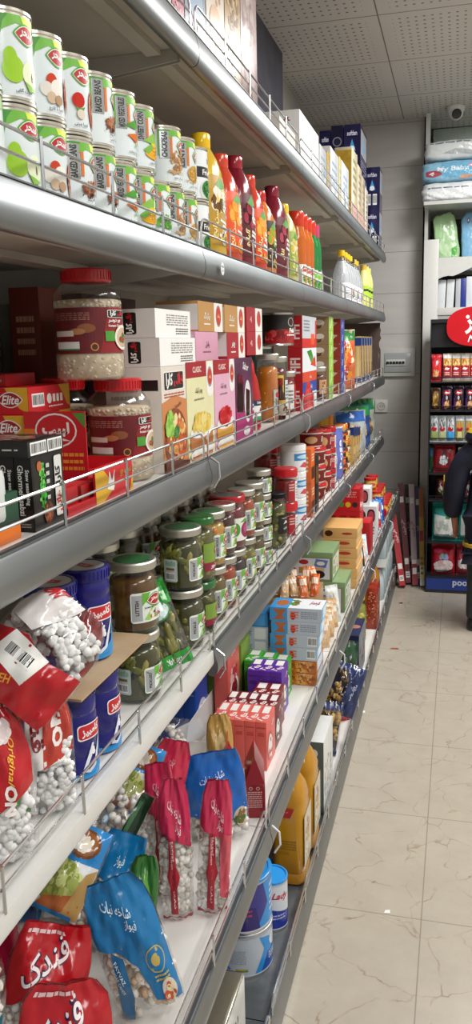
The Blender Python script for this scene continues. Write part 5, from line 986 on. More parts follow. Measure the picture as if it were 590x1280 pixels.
# ================================================================ shelf of sugar candy bags, tea boxes and biscuits
z = ZE + .0005
CAN = ['efece6:g', 'e6e0d6:g', 'd9d2c8:g', 'f4f2ee:g']
CANB = ['e9e4da:g', 'd8cdbd:g', 'e8d8c0:g', 'd0b090:g', 'f0ece4:g']
STAND = ((0, .3), (.05, .8), (.3, 1), (.6, .9), (.75, .55), (.9, .12), (1, .03))
def candy(lb, loc, rot, w, h, t, seed, cols, n, v0, v1, art, back=None, r=.0085, prof=STAND, g='bags of white sugar candy', wr=.0025, nm='candy_bag', film='clear', wprof=None):
    if not wprof and prof is STAND: wprof = ((0, .94), (.1, 1), (.7, 1), (.88, .9), (1, .55 + .08 * (seed % 4)))
    B = Bag(w, h, t, seed, prof, wr, wprof, ((seed * 7) % 5 - 2) * .008 - .01)
    arts = [('printed_film', art, 1)]
    if back: arts.append(('printed_back', back, -1))
    return bag(nm, lb, 'bag', loc, rot, B, film, arts, ('candies', B.fill(cols, r, n, v0, v1, seed, .72)), g)
PKH = 'c22a52:f'
PKA = [('p', [(.02, .66), (.5, .60), (.98, .52), (.98, .99), (.02, .99)], PKH), ('p', [(.30, .06), (.52, .06), (.50, .26), (.60, .34), (.50, .42), (.46, .62), (.30, .62), (.28, .42), (.22, .34), (.30, .26)], 'a81428:c'), ('t', 'FAYVAZ', .40, .53, .06, 'e9d0d4:c', -84, .14, .015), ('t', 'SUGAR CANDY', .36, .5, .045, 'e9d0d4:c', -84, .2, .01), ('o', .4, .34, .035, 'c9606a:c'), ('o', .4, .34, .03, 'a81428:c'), ('t', 'نبات', .42, .18, .07, 'e9d0d4:c', -80, .14), ('r', .02, 0, .98, .035, 'a81428:f'), ('t', 'شاخه نبات', .5, .78, .09, 'f0dce2:c', -18, .6, .01), ('t', 'فیواز', .6, .67, .08, 'f0dce2:c', -18, .5, .01)]
PKB = [('r', .02, .5, .98, .99, PKH)]
for i, (x, lb) in enumerate(((-.481, 'leftmost of the three standing crimson topped sugar candy bags'), (-.440, 'middle of the three standing crimson topped sugar candy bags'), (-.387, 'rightmost of the three standing crimson topped sugar candy bags'))):
    art = PKA + ([('p', [(.68, .16), (.98, .1), (.98, .6), (.6, .64)], 'c8485a:f')] if i == 2 else [])
    candy(lb, (x, (1.262, 1.200, 1.226)[i], z), r3(3, (-2, 0, 4)[i], 20), .056, .245, .05, 11 + i, CAN, 130, .04, .6, art, PKB, .0078, g='three crimson topped candy bags')
BLH = '0f6fa8:f'
BLA = [('p', [(.02, .58), (.34, .52), (.52, .40), (.62, .12), (.98, .04), (.98, .99), (.02, .99)], BLH), ('p', [(.06, .02), (.22, .02), (.34, .2), (.36, .48), (.22, .54), (.16, .3)], '0d5a88:f'), ('t', 'FAYVAZ', .25, .4, .045, 'd0e4ee:c', -74, .16, .01), ('t', 'SUGAR CANDY', .2, .34, .04, 'd0e4ee:c', -74, .2, .01), ('e', .78, .40, .13, .1, 'b8a45a:c'), ('e', .78, .40, .12, .09, '0f6fa8:c'), ('e', .78, .40, .06, .05, 'b8a45a:c'), ('t', 'شاخه نبات', .45, .80, .09, 'd8ecf4:c', -14, .6, .01), ('t', 'فیواز', .6, .68, .08, 'd8ecf4:c', -14, .5, .01), ('e', .84, .16, .1, .09, 'd8d0c0:g'), ('food', .84, .15, .07, .06, ['c8502c:g', 'e8d8b0:g'], 3, 6, .05), ('ln', .7, .24, .9, .3, 2, 'b8a45a:c')]
BLB = [('r', .02, .5, .98, .99, BLH)]
candy('large blue topped candy bag in front by the rail, leaning left', (-.405, .985, z), r3(8, -15, 24), .10, .212, .062, 21, CANB, 170, .03, .56, BLA, BLB, g='blue topped candy bags')
candy('blue topped candy bag lying behind the large front one', (-.552, 1.085, z), r3(16, 24, 26), .08, .185, .05, 23, CANB, 110, .05, .6, [('p', [(.02, .6), (.98, .5), (.98, .99), (.02, .99)], BLH), ('p', [(.3, .05), (.5, .05), (.52, .55), (.34, .55)], '0d5a88:f'), ('t', 'فیواز', .5, .75, .1, 'd8ecf4:c', 0, .5, .01)], BLB, g='blue topped candy bags')
candy('candy bag with dark blue ribbon at the left under the shelf lip', (-.665, 1.0, z + .045), r3(40, 22, 28), .10, .18, .055, 25, CANB, 120, .1, .92, [('p', [(.02, .1), (.98, .3), (.98, .42), (.02, .26)], '0d4a78:f'), ('r', .02, .0, .98, .08, BLH)], None, g='blue topped candy bags')
RA = [('p', [(.02, .3), (.42, .5), (.98, .22), (.98, .99), (.02, .99)], 'b0131f:f'), ('t', 'قندک', .42, .72, .22, '2a1640:c', 28, .7, .06), ('t', 'قندک', .42, .722, .2, 'f0e8ea:c', 28, .66, .015), ('t', 'گلستان', .6, .48, .09, '3a1a4a:c', 28, .4, .05), ('t', 'گلستان', .6, .482, .08, 'f0e8ea:c', 28, .36, .01), ('ln', .1, .9, .6, .96, 1, 'e8c8cc:c')]
RAD = RA + [('o', .1 + .05 * i, .30 + .038 * i if i < 8 else .60 - .045 * (i - 8), .008, 'f4ece8:c') for i in range(0)] + [('o', .5 + .035 * i, .47 - .018 * i, .0095, 'f0e6e2:c') for i in range(14)]
candy('red candy bag with white script in the near left corner', (-.545, .885, z), r3(14, 16, 28), .115, .165, .07, 31, CAN, 90, .03, .4, RA, [('r', .02, .3, .98, .99, 'b0131f:f')], .0085, g='red candy bags in the near corner')
candy('red candy bag with dotted white edge nearest the camera', (-.452, .79, z), r3(12, 4, 26), .12, .185, .07, 33, CAN, 110, .03, .5, RAD, [('r', .02, .3, .98, .99, 'b0131f:f')], .0085, g='red candy bags in the near corner')
candy('teal based candy bag with 500 gram mark at the very left edge', (-.605, .775, z), r3(6, 8, 30), .12, .22, .06, 35, CANB, 130, .3, .9, [('p', [(.02, .0), (.98, .0), (.98, .6), (.6, .42), (.02, .3)], '136a7c:f'), ('t', '500g', .72, .44, .07, 'e4eef0:c', 20, .3, .02)], None)
candy('dark red and navy candy bag in the shaded corner behind the red ones', (-.63, .93, z), r3(6, -6, 30), .11, .23, .06, 37, CAN, 60, .03, .3, [('p', [(.02, .3), (.98, .3), (.98, .99), (.02, .99)], '14203c:f'), ('p', [(.5, .3), (.98, .3), (.98, .8)], '8a1430:f')], None)
PI = [('r', .08, .02, .98, .98, 'dfe2e4:f'), ('p', [(.34, .98), (.3, .55), (.98, .6), (.98, .98)], '2f86c8:g'), ('e', .66, .78, .24, .16, '7a4a28:g'), ('e', .66, .78, .2, .13, '9a6236:g'), ('food', .66, .78, .12, .07, ['f4f0e8:g', 'e6dccb:g'], 3, 10, .07), ('e', .5, .34, .34, .22, '8fa04a:g'), ('food', .5, .36, .3, .18, ['a9b75e:g', '8a9a44:g', 'c4cc84:g'], 4, 40, .085), ('p', [(.3, .02), (.98, .1), (.98, .3), (.4, .16)], 'b0663a:g'), ('p', [(.72, .02), (.98, .04), (.98, .58), (.86, .5)], 'b89458:g'), ('r', .10, .05, .17, .95, '24407a:c'), ('t', 'Sekkenjebin Candy', .205, .5, .075, '1f3a70:c', 90, .8, .03), ('r', .1, .02, .9, .06, '2f86c8:g')]
LY = ((0, .1), (.08, .6), (.3, 1), (.7, 1), (.92, .6), (1, .1))
candy('candy bag printed with green pistachios, lower of the two, beside the blue bags', (-.580, 1.0, z + .125), r3(40, 26, 20), .105, .14, .045, 41, CAN, 90, .05, .95, PI, None, prof=LY, g='pistachio printed candy bags')
candy('candy bag printed with green pistachios, upper one by the shelf lip', (-.585, 1.285, z + .125), r3(42, 24, 20), .105, .13, .045, 43, CAN, 90, .05, .95, PI, None, prof=LY, g='pistachio printed candy bags')
candy('clear bag of white candy with dark green edge, under the upper pistachio bag', (-.59, 1.14, z + .085), r3(34, 30, 20), .11, .17, .05, 45, CAN, 150, .05, .95, [('p', [(.72, .02), (.98, .02), (.98, .98), (.78, .98)], '12301e:f'), ('p', [(.74, .1), (.8, .1), (.86, .9), (.8, .9)], '3a6a44:g'), ('o', .45, .6, .05, '6fa8cf:c'), ('o', .45, .6, .035, 'e6eef2:c')], None, prof=LY)
candy('clear bag of white candy lying at the bottom of the pile', (-.60, 1.13, z), r3(62, 10, 20), .13, .20, .06, 47, CAN, 150, .05, .95, [('r', .1, .0, .9, .05, 'd8d8d8:f')], None, prof=LY)
candy('green leafy candy bag between the blue and crimson bags', (-.468, 1.075, z), r3(10, 8, 22), .05, .17, .045, 49, CAN, 60, .03, .4, [('p', [(.02, .3), (.98, .2), (.98, .99), (.02, .99)], '2f6a2a:f'), ('p', [(.2, .4), (.5, .9), (.8, .6), (.5, .35)], '5a9a3a:f')], [('r', .02, .3, .98, .99, '2f6a2a:f')], film='clear')
candy('clear bag with purple onions printed, at the back under the lip', (-.60, 1.47, z), r3(16, 10, 22), .13, .20, .06, 51, CAN, 140, .1, .9, [('p', [(.02, .75), (.5, .8), (.5, .99), (.02, .99)], '8a5a7a:f'), ('food', .25, .8, .2, .12, ['8a2a6a:g', 'c8a0c0:g', '6a1a4a:g'], 3, 12, .12)], None, prof=LY)
candy('crimson topped bag leaning behind the three standing candy bags', (-.552, 1.36, z), r3(6, 16, 22), .075, .225, .05, 53, CAN, 80, .03, .5, [('r', .02, .5, .98, .99, 'c02a4a:f'), ('t', 'نبات', .5, .8, .08, 'f0dce2:c', 0, .4, .01)], PKB)
B3 = [('p', [(.02, .3), (.98, .2), (.98, .99), (.02, .99)], '0f62b8:f'), ('t', 'شاخه نبات', .45, .72, .09, 'dce8f4:c', 8, .6, .01), ('e', .85, .25, .12, .1, 'c8b8a0:g'), ('food', .85, .25, .08, .06, ['3a6a34:g', '8a5a34:g'], 3, 6, .06)]
candy('bright blue topped candy bag behind the crimson bags', (-.43, 1.435, z), r3(6, -4, 22), .12, .185, .055, 55, CAN, 120, .03, .4, B3, [('r', .02, .25, .98, .99, '0f62b8:f')], g='blue topped candy bags')
candy('gold topped bag poking up beside the salmon boxes', (-.482, 1.625, z), r3(3, 0, 22), .06, .165, .045, 57, CAN, 50, .03, .4, [('p', [(.02, .4), (.98, .4), (.98, .99), (.02, .99)], 'b9924a:f'), ('p', [(.3, .5), (.7, .6), (.6, .8), (.3, .7)], 'd8c08a:f')], [('r', .02, .3, .98, .99, 'b9924a:f')])
# gable topped dark red boxes
for i, (x, lb) in enumerate(((-.446, 'left of two dark red gable topped boxes behind the blue bag'), (-.392, 'right of two dark red gable topped boxes behind the blue bag'))):
    w, d, h, hp = .021, .05, .075, .13
    m = MB().add([(-w, -d, 0), (w, -d, 0), (w, d, 0), (-w, d, 0), (-w, -d, h), (w, -d, h), (w, d, h), (-w, d, h), (0, -d * .75, hp), (0, d * .75, hp)], [(3, 2, 1, 0), (0, 1, 5, 4), (2, 3, 7, 6), (1, 2, 6, 5), (3, 0, 4, 7), (4, 5, 8), (6, 7, 9), (5, 6, 9, 8), (7, 4, 8, 9)], '8a1820:g')
    m.art([('ln', .15, .3, .85, .8, 8, 'c89a9a:c'), ('o', .3, .88, .05, 'd8c0c0:c'), ('o', .3, .88, .038, '8a1820:c'), ('o', .65, .88, .05, 'd8c0c0:c'), ('o', .65, .88, .038, '8a1820:c')], plane((-w, -d, 0), (1, 0, 0), (0, 0, 1), (0, -1, 0)), 2 * w, h)
    m.box(-.0008, .0008, -d * .75, d * .75, hp - .002, hp + .02, 'a8202a:g')
    solo('gable_box', m, lb, 'box', (x, 1.555 + .012 * i, z), (0, 0, .25), 'dark red gable topped boxes', smooth=0)
# tea boxes
def tea(lb, x0, x1, y0, y1, h, c, dark, pic='f0ece6:c', g=None, z0=None):
    return carton('tea_box', lb, 'box', x0, x1, y0, y1, z0 or z, (z0 or z) + h, c, bev=.0006, N=[('ln', .1, .86, .9, .9, 1, dark), ('ln', .2, .7, .8, .78, 2, dark)], F=[('e', .35, .4, .3, .3, dark), ('e', .4, .38, .22, .24, pic), ('food', .45, .35, .2, .2, [dark, pic], 3, 8, .1), ('t', 'چای', .7, .8, .14, 'f0e6e4:c', 0, .4)],
                  T=[('r', .15, .52, .8, .92, 'e9e6e2:c'), ('t', 'Tea', .5, .25, .22, 'f0e0dc:c', 60, .5)], group=g)
for i in range(5): tea('salmon pink tea box in the front row of five, %s from the aisle' % ('fifth', 'fourth', 'third', 'second', 'nearest')[i], -.526 + i * .0256, -.501 + i * .0256, 1.713, 1.805, .118, 'd9635a:c', 'b8403a:c', g='salmon pink tea boxes')
for i in range(5): tea('maroon tea box in the second row of five, %s from the aisle' % ('fifth', 'fourth', 'third', 'second', 'nearest')[i], -.528 + i * .0256, -.503 + i * .0256, 1.812, 1.895, .108, '6e1424:c', '3a0a14:c', g='maroon tea boxes')
for i in range(2): tea('brown red tea box in the third row, %s' % ('farther in', 'nearer the aisle')[i], -.480 + i * .034, -.447 + i * .034, 1.905, 1.985, .098, '7a1c14:c', '3a0a0a:c', 'b8d8e8:c', 'brown red tea boxes')
for i in range(3): tea('purple tea box in the fourth row, %s from the aisle' % ('third', 'second', 'nearest')[i], -.512 + i * .0305, -.482 + i * .0305, 1.995, 2.08, .124, '56289a:c', '3a1870:c', g='purple tea boxes')
for i in range(3): tea('bright green tea box behind the purple ones, %s from the aisle' % ('third', 'second', 'nearest')[i], -.545 + i * .0385, -.507 + i * .0385, 2.09, 2.175, .112 - .004 * i, '3fa83a:c', '2a7a2a:c', g='bright green tea boxes')
carton('tea_box', 'olive green box lying behind the bright green tea boxes', 'box', -.66, -.555, 2.10, 2.20, z, z + .15, '7a9a3a:c', T=[('r', .2, .2, .8, .8, '5a7a2a:c')])
carton('tea_box', 'tall salmon box standing on end with a white teacup picture', 'box', -.582, -.545, 1.925, 2.04, z, z + .218, 'cf5a52:c', N=[('r', .15, .03, .6, .2, 'e9e6e2:c'), ('t', 'چای', .6, .75, .08, 'f0d8d4:c', 90, .2)], F=[('e', .5, .3, .4, .2, 'eee6e2:c'), ('e', .5, .34, .26, .13, '8a1f2a:g'), ('food', .5, .55, .3, .08, ['e8b8b4:g', 'c03a4a:g'], 3, 10, .12), ('t', 'گلستان', .5, .82, .07, 'f0e6e4:c', 0, .7)])
for i in range(3): carton('tea_box', 'slim blue box standing left of the white carton, %s' % ('farthest in', 'middle', 'nearest the aisle')[i], 'box', -.690 + i * .0325, -.658 + i * .0325, 1.80, 1.90, z, z + .145, '1c4fb4:c', N=[('ln', .1, .86, .9, .9, 1, '8fb0e0:c')], F=[('e', .5, .4, .4, .3, 'd8dcea:c'), ('food', .5, .4, .3, .22, ['6a4ab0:g', 'e8e8f0:g'], 3, 12, .1)], group='slim blue boxes')
carton('tea_box', 'blue and violet box lying on the slim blue boxes', 'box', -.68, -.60, 1.80, 1.90, z + .1455, z + .185, '1a3f9a:c', F=[('food', .5, .5, .4, .4, ['6a4ab0:g', '8fa8e0:g', 'e0e0f0:g'], 3, 16, .1)])
tr = MB()
for b in ((-.5925, -.5905, 1.63, 2.05, 0, .085), (-.590, -.532, 1.705, 1.707, 0, .06), (-.590, -.532, 1.63, 1.90, 0, .001)): tr.box(*b, 'e6e4e0:c')
tr.box(0, .07, -.001, .001, 0, .04, 'e9ecf0:c', T=Matrix.Translation((-.585, 1.64, .075)) @ Matrix.Rotation(radians(-25), 4, 'Y') @ Matrix.Rotation(radians(20), 4, 'Z'))
solo('carton_sleeve', tr, 'torn open white carton beside the salmon tea boxes', 'box', (0, 0, z), smooth=0)
# biscuits
OBF = [('food', .5, .5, .45, .45, ['b8641f:g', 'd8842f:g', '8a4414:g', 'e0a050:g'], 3, 60, .06), ('ln', .5, .86, .9, .95, 1, 'e8d0b0:c')]
for i in range(2): carton('biscuit_box', 'orange brown biscuit box at the front, %s of two' % ('lower', 'upper')[i], 'box', -.468, -.366, 2.212, 2.335, z + i * .0365, z + i * .0365 + .036, 'b5651f:c', N=OBF, T=OBF, F=[('r', .1, .1, .9, .9, 'c8e0f0:c')], group='orange brown biscuit boxes')
LBN = lambda k: [('r', 0, 0, 1, 1, 'b9c4cf:c'), ('r', 0, .0, .34, 1, '3f9ad8:c'), ('p', [(.06, .9), (.32, .9), (.24, .45), (.3, .1), (.06, .1), (.16, .45)], 'b5683a:g'), ('bar', .78, .15, .97, .85) if k < 2 else ('ln', .6, .2, .92, .8, 4, '8a97a4:c'), ('e', .45, .4, .05, .3, 'c8302a:g'), ('ln', .4, .2, .56, .8, 3, 'd86a4a:c')]
LBT = [('r', 0, 0, 1, 1, 'e4e9ee:c'), ('r', 0, 0, .36, 1, '3f9ad8:c'), ('e', .2, .5, .12, .3, 'b5683a:g'), ('food', .45, .6, .08, .3, ['4f9a3a:g', '8a5a2a:g'], 3, 10, .06), ('t', 'کرمدار', .82, .6, .4, 'b02a4a:c', 0, .2, .04)]
for i in range(4): carton('biscuit_box', 'light blue and silver biscuit box, %s of the stack of four' % ('lowest', 'second', 'third', 'topmost with picture side up')[i], 'box', -.495 - .004 * (i % 2), -.366 + .005 * i, 2.214, 2.304, z + .0733 + i * .0385, z + .0733 + i * .0385 + .038, 'c3ccd6:c', N=LBN(i), T=LBT, F=[('r', 0, 0, 1, 1, '7fbce6:c'), ('r', .3, .1, .9, .9, 'e4e9ee:c')], group='light blue biscuit boxes')
for i in range(5): carton('biscuit_box', 'silver biscuit box in the inner stack beside the light blue ones, %s' % ('lowest', 'second', 'third', 'fourth', 'topmost, bright blue')[i], 'box', -.665, -.508, 2.225, 2.308, z + i * .0405, z + i * .0405 + .04, 'b3bec8:c' if i < 4 else '2f86c8:c', N=LBN(i)[:1] + [('r', .75, .1, .96, .9, 'e0e2e4:c'), ('ln', .3, .3, .7, .7, 3, '7a8794:c')] if i < 4 else [('r', .6, .1, .95, .9, '4f9ad8:c')], group='silver biscuit boxes, inner stack')
carton('display_carton', 'plain brown display carton carrying the heap of wrapped wafers', 'box', -.575, -.428, 2.50, 2.74, z, z + .155, '9a7a50:c')
WF_ = [('r', .06, .12, .94, .88, 'd9b48a:g'), ('r', .1, .55, .9, .75, 'f0e6d8:c'), ('t', 'ویفر', .5, .4, .22, 'f4eadc:c', 0, .5)]
rn = random.Random(8)
WP = [(-.548, 2.545, .0, 20, -50, 'c99a5a:f', 'tan and gold'), (-.521, 2.525, .0, -8, -60, 'd8b890:f', 'tan and white'), (-.488, 2.545, .0, 14, -58, 'cfa878:f', 'cream striped'), (-.458, 2.54, .0, 4, -55, 'd8703a:f', 'orange'), (-.430, 2.56, .0, -14, -48, 'd9642a:f', 'bright orange'),
      (-.545, 2.63, .0, -22, -40, 'b88a50:f', 'gold'), (-.505, 2.63, .004, 10, -46, '8a4a2a:f', 'brown'), (-.472, 2.63, .004, -16, -42, 'c87a4a:f', 'rust'), (-.436, 2.64, .004, 22, -44, 'd8763a:f', 'deep orange')]
for i, (x, y, dz, yaw, lean, c, nm) in enumerate(WP):
    flatpack('wafer_pack', '%s wafer in the heap, %s row, %s from the aisle' % (nm, 'front' if i < 5 else 'back', ('fifth', 'fourth', 'third', 'second', 'first')[i % 5] if i < 5 else ('fourth', 'third', 'second', 'first')[i - 5]), 'wafer', (x, y, z + .158 + dz), r3(-lean * .7, 0, yaw + 15), .027, .075, .02, c, WF_ if i < 3 else [('r', .1, .5, .9, .8, 'f0d8c0:c'), ('t', 'ویفر', .5, .35, .2, 'f4eadc:c', 0, .5)], 'wrapped wafers in a heap', i)
for i in range(5):
    flatpack('wafer_pack', 'cream wrapped wafer standing by the rail beyond the blue boxes, %s' % ('first', 'second', 'third', 'fourth', 'fifth')[i], 'wafer', (-.392 - .004 * (i % 2), 2.52 + i * .05, z + .0), r3(14, 0, 30), .038, .10, .02, ('d8b890:f', 'e0c8a8:f', 'c8a070:f', 'e4d4bc:f', 'd0a878:f')[i], WF_, 'cream wrapped wafers by the rail', i + 20)
# cookie tins with picture labels
def tinbox(lb, x0, x1, z0, h):
    t = thing('cookie_box', lb, 'box', ((x0 + x1) / 2, 2.98, z0), group='green cookie boxes with picture panels')
    a = (x1 - x0) / 2
    part(t, 'box_body', MB().box(-a, a, -.09, .09, 0, h - .016, '70895c:c', .002).art([('r', .05, .06, .95, .94, '8a4a34:c'), ('r', .06, .08, .94, .92, 'd3d6da:c'), ('e', .3, .76, .12, .1, 'b0242c:c'), ('r', .18, .3, .4, .55, 'b8803a:g'), ('e', .68, .5, .13, .26, 'c9a890:g'), ('e', .68, .28, .14, .16, '2c1e1c:g'), ('p', [(.55, .6), (.6, .9), (.9, .85), (.84, .55)], '5a7ab8:g'), ('e', .72, .72, .1, .08, 'e4dcd0:g'), ('ln', .14, .12, .4, .22, 2, '6a6a6a:c')], plane((-a, -.09, 0), (1, 0, 0), (0, 0, 1), (0, -1, 0)), 2 * a, h - .016)
         .art([('r', .08, .1, .92, .9, 'cfd6c4:c'), ('food', .5, .5, .35, .3, ['8a9a7a:g', 'e4e4dc:g'], 3, 10, .1)], plane((a, -.09, 0), (0, 1, 0), (0, 0, 1), (1, 0, 0)), .18, h - .016))
    part(t, 'lid', MB().box(-a - .002, a + .002, -.092, .092, h - .022, h, '7d966a:c', .003))
    return t
tinbox('green cookie box with a picture panel, lower and wider of two', -.607, -.374, z, .112)
tinbox('green cookie box with a picture panel, upper and narrower of two', -.567, -.419, z + .1125, .108)
flatpack('wafer_pack', 'white wrapped sweet leaning on the green cookie boxes', 'sweet', (-.392, 2.78, z + .0), r3(14, 0, 40), .05, .13, .02, 'd8dcd8:f', [('food', .5, .5, .3, .3, ['b8c0b8:g', 'f0f0ee:g'], 3, 10, .1)])
for i in range(6): carton('date_box', 'tan cake box in the stack of six, %s' % ('lowest', 'second', 'third', 'fourth', 'fifth', 'topmost, with dark oval')[i], 'box', -.505 + .006 * (i % 2), -.366 - .004 * ((i + 1) % 2), 3.20, 3.40, z + i * .0405, z + i * .0405 + .04, 'd9a868:c', N=[('e', .7, .45, .16, .12, 'b0302a:c'), ('e', .16, .45, .12, .3, '4a2014:g')] if i == 5 else [('e', .62, .5, .2, .16, 'b8382a:c'), ('ln', .3, .7, .8, .8, 1, 'b07a40:c')], F=[('r', .1, .2, .9, .8, 'e0c090:c')], group='tan cake boxes')
for i in range(4):
    flatpack('wafer_pack', 'small white and blue sweet by the rail past the tan stack, %s' % ('first', 'second', 'third', 'fourth')[i], 'sweet', (-.392, 3.46 + i * .07, z), r3(16, 0, 30), .05, .09 + .02 * (i % 2), .02, ('c8d4dc:f', '2a2624:f', 'e0b8a8:f', 'c8dce8:f')[i], [('r', .2, .3, .8, .7, 'e8ecec:g')], 'small sweets by the rail', i + 40)
RB = [('r', 0, 0, 1, 1, 'c4202a:g'), ('o', .2, .3, .12, '2a3a8a:g'), ('o', .42, .3, .12, '3f9a3a:g'), ('o', .64, .3, .12, 'e0b030:g'), ('o', .85, .3, .12, '2a2a2a:g'), ('ln', .1, .6, .9, .9, 3, 'e08a8a:c')]
for i in range(3): carton('lollipop_box', 'red see through lollipop box, %s of three' % ('lowest', 'middle', 'top')[i], 'box', -.56, -.415, 3.72, 3.88, z + i * .103, z + i * .103 + .1025, 'b81c26:g', N=RB if i != 1 else RB[:1] + [('r', .06 + .32 * k, .2, .26 + .32 * k, .8, '8a1018:g') for k in range(3)] + [('e', .16 + .32 * k, .5, .05, .2, 'e8e0e0:g') for k in range(3)], F=[('r', .1, .1, .9, .9, 'd83a3a:g')], group='red lollipop boxes')
carton('gum_box', 'plain red box beside the lollipop boxes', 'box', -.41, -.37, 3.74, 3.88, z, z + .15, 'b0141e:c')
OV = [('r', 0, 0, 1, 1, 'e2e4e4:c'), rrect(.55, .15, .92, .9, .15, .3, '3a2a30:g'), rrect(.6, .25, .87, .8, .12, .25, 'b8505a:g'), ('e', .25, .5, .2, .3, '4a2a2c:g'), ('t', 'Toffee', .3, .85, .12, '3a3a3a:c', 0, .4)]
carton('toffee_box', 'white box with dark oval, upper left of two', 'box', -.50, -.40, 4.02, 4.14, z + .1765, z + .26, 'dfe1e1:c', N=OV)
carton('toffee_box', 'white box with dark oval standing lower by the rail', 'box', -.455, -.365, 4.0, 4.12, z, z + .176, 'dfe1e1:c', N=[('r', 0, 0, 1, 1, 'e2e4e4:c'), rrect(.5, .55, .92, .92, .15, .15, '3a2a30:g'), rrect(.56, .6, .86, .87, .12, .12, 'b8505a:g'), ('e', .25, .72, .18, .16, '4a2a2c:g'), ('ln', .2, .2, .9, .45, 3, '6a6a6a:c')])
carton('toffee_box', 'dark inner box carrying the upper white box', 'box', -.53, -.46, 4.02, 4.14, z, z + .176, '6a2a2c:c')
rn = random.Random(21)
for i, (x, y, c, n_) in enumerate(((-.392, 4.22, '2a5ab8:f', 'blue'), (-.392, 4.32, 'c8302a:f', 'red'), (-.392, 4.42, '3a8ad0:f', 'light blue'), (-.43, 4.24, 'd8d8dc:f', 'white'), (-.43, 4.36, 'e0a030:f', 'amber'), (-.392, 4.50, '2a3a8a:f', 'navy'))):
    flatpack('candy_pack', 'small %s sweet pack propped by the rail near the shelf end' % n_, 'sweet', (x, y, z), r3(16, rn.uniform(-10, 10), 35), .055, .13, .025, c, [('food', .5, .5, .3, .3, ['e8e0e0:g', '2a2a3a:g', 'd84a3a:g'], i, 8, .12)], 'small sweet packs near the shelf end', i)
# heap of small jars with red lids
HJ = None; rn = random.Random(14)
spots = [(-.40, 4.70, 0), (-.475, 4.70, 0), (-.55, 4.70, 0), (-.40, 4.78, 0), (-.475, 4.78, 0), (-.55, 4.78, 0), (-.40, 4.86, 0), (-.475, 4.86, 0), (-.55, 4.86, 0), (-.40, 4.94, 0), (-.475, 4.94, 0), (-.55, 4.94, 0), (-.40, 5.02, 0), (-.475, 5.02, 0), (-.55, 5.02, 0),
         (-.44, 4.745, 1), (-.515, 4.745, 1), (-.44, 4.83, 1), (-.515, 4.83, 1), (-.44, 4.915, 1), (-.515, 4.915, 1), (-.44, 5.0, 1), (-.515, 5.0, 1), (-.478, 4.82, 2), (-.478, 4.93, 2)]
ROW = ('bottom layer', 'second layer', 'top')
for i, (x, y, l) in enumerate(spots):
    lb = 'red lidded honey jar, %s of heap, %s row, %s' % (ROW[l], ('first', 'second', 'third', 'fourth', 'fifth')[min(4, int((y - 4.66) / .08))], 'by the rail' if x > -.45 else ('in the middle' if x > -.53 else 'farther in'))
    loc, rot = (x, y, z + l * .0625), (0, 0, rn.uniform(-.5, .5))
    if l == 2: lb = 'red lidded honey jar on the very top of the heap, ' + ('nearer' if y < 4.9 else 'farther')
    if HJ: dup(HJ, lb, loc, rot); continue
    HJ = thing('honey_jar', lb, 'jar', loc, rot, 'heap of small red lidded honey jars')
    part(HJ, 'jar_body', MB().lathe([(.03, 0), (.034, .004), (.034, .045), (.031, .05)], 'c89a4a|b07a30:g:30', 24))
    part(HJ, 'label', MB().art([('r', 0, 0, 1, 1, 'e0c060:c'), ('e', .5, .5, .3, .3, 'b8302a:c'), ('t', 'عسل', .5, .5, .3, 'f0e6d0:c', 0, .3)], cylmap(.0344, .01, radians(-130)), .0344 * radians(120), .03, .006))
    part(HJ, 'lid', MB().lathe([(.031, .049), (.035, .05), (.035, .06), (.033, .062), (.001, .0622)], 'c41c20:g', 24))
for i, (x, y, roll, lb) in enumerate(((-.385, 4.61, 80, 'honey jar lying on its side facing out with gold base'), (-.46, 4.60, 100, 'honey jar lying on its side farther in'))):
    dup(HJ, lb + ' before the heap', (x, y, z + .036), (radians(90), 0, radians(roll - 90)))
for i, (x, y, c, n_) in enumerate(((-.53, 4.58, 'c8202a:f', 'red'), (-.62, 4.62, 'd8b030:f', 'yellow'))):
    flatpack('candy_pack', '%s crinkly sweet pack at the foot of the honey jar heap' % n_, 'sweet', (x, y, z), r3(10, 0, 25), .07, .16, .03, c, [('food', .5, .5, .3, .3, ['e8d080:g', 'b8202a:g'], i, 8, .12)], None, i)
# ================================================================ base shelf: tins, oil, pasta, canisters
z = ZF + .0005
ot = thing('oil_tin', 'rectangular silver oil tin with wire handle on the base shelf nearest the camera', 'tin', (-.473, 1.352, z))
part(ot, 'tin_body', MB().box(-.08, .08, -.095, .095, 0, .15, 'b9b4a4:m', .004).box(-.074, .074, -.089, .089, .1495, .1505, '9a9484:r')
     .art([('r', .0, .0, 1, .96, 'dcdcd6:g'), ('t', 'روغن', .5, .6, .26, '2a2a2a:c', 0, .6, .03), ('r', .1, .1, .9, .35, 'c8c4b0:c')], plane((.08, -.095, 0), (0, 1, 0), (0, 0, 1), (1, 0, 0)), .19, .15)
     .art([('r', .02, .02, .98, .94, 'd8d6cc:g'), ('t', 'روغن', .5, .6, .3, '2a2a2a:c', 0, .7, .03)], plane((-.08, -.095, 0), (1, 0, 0), (0, 0, 1), (0, -1, 0)), .16, .15))
hp = [(-.012 + .045 * cos(a), -.01 + .055 * sin(a), .155 + .02 * sin(a) ** 2) for a in [radians(-70 + i * 14) for i in range(16)]]
part(ot, 'handle', MB().tube(hp, .0042, 'd8d8d6:m', 8))
part(ot, 'spout_cap', MB().lathe([(.016, .15), (.018, .152), (.018, .16), (.016, .163), (.001, .163)], 'c9c5b4:m', 20, (-.045, .05)))
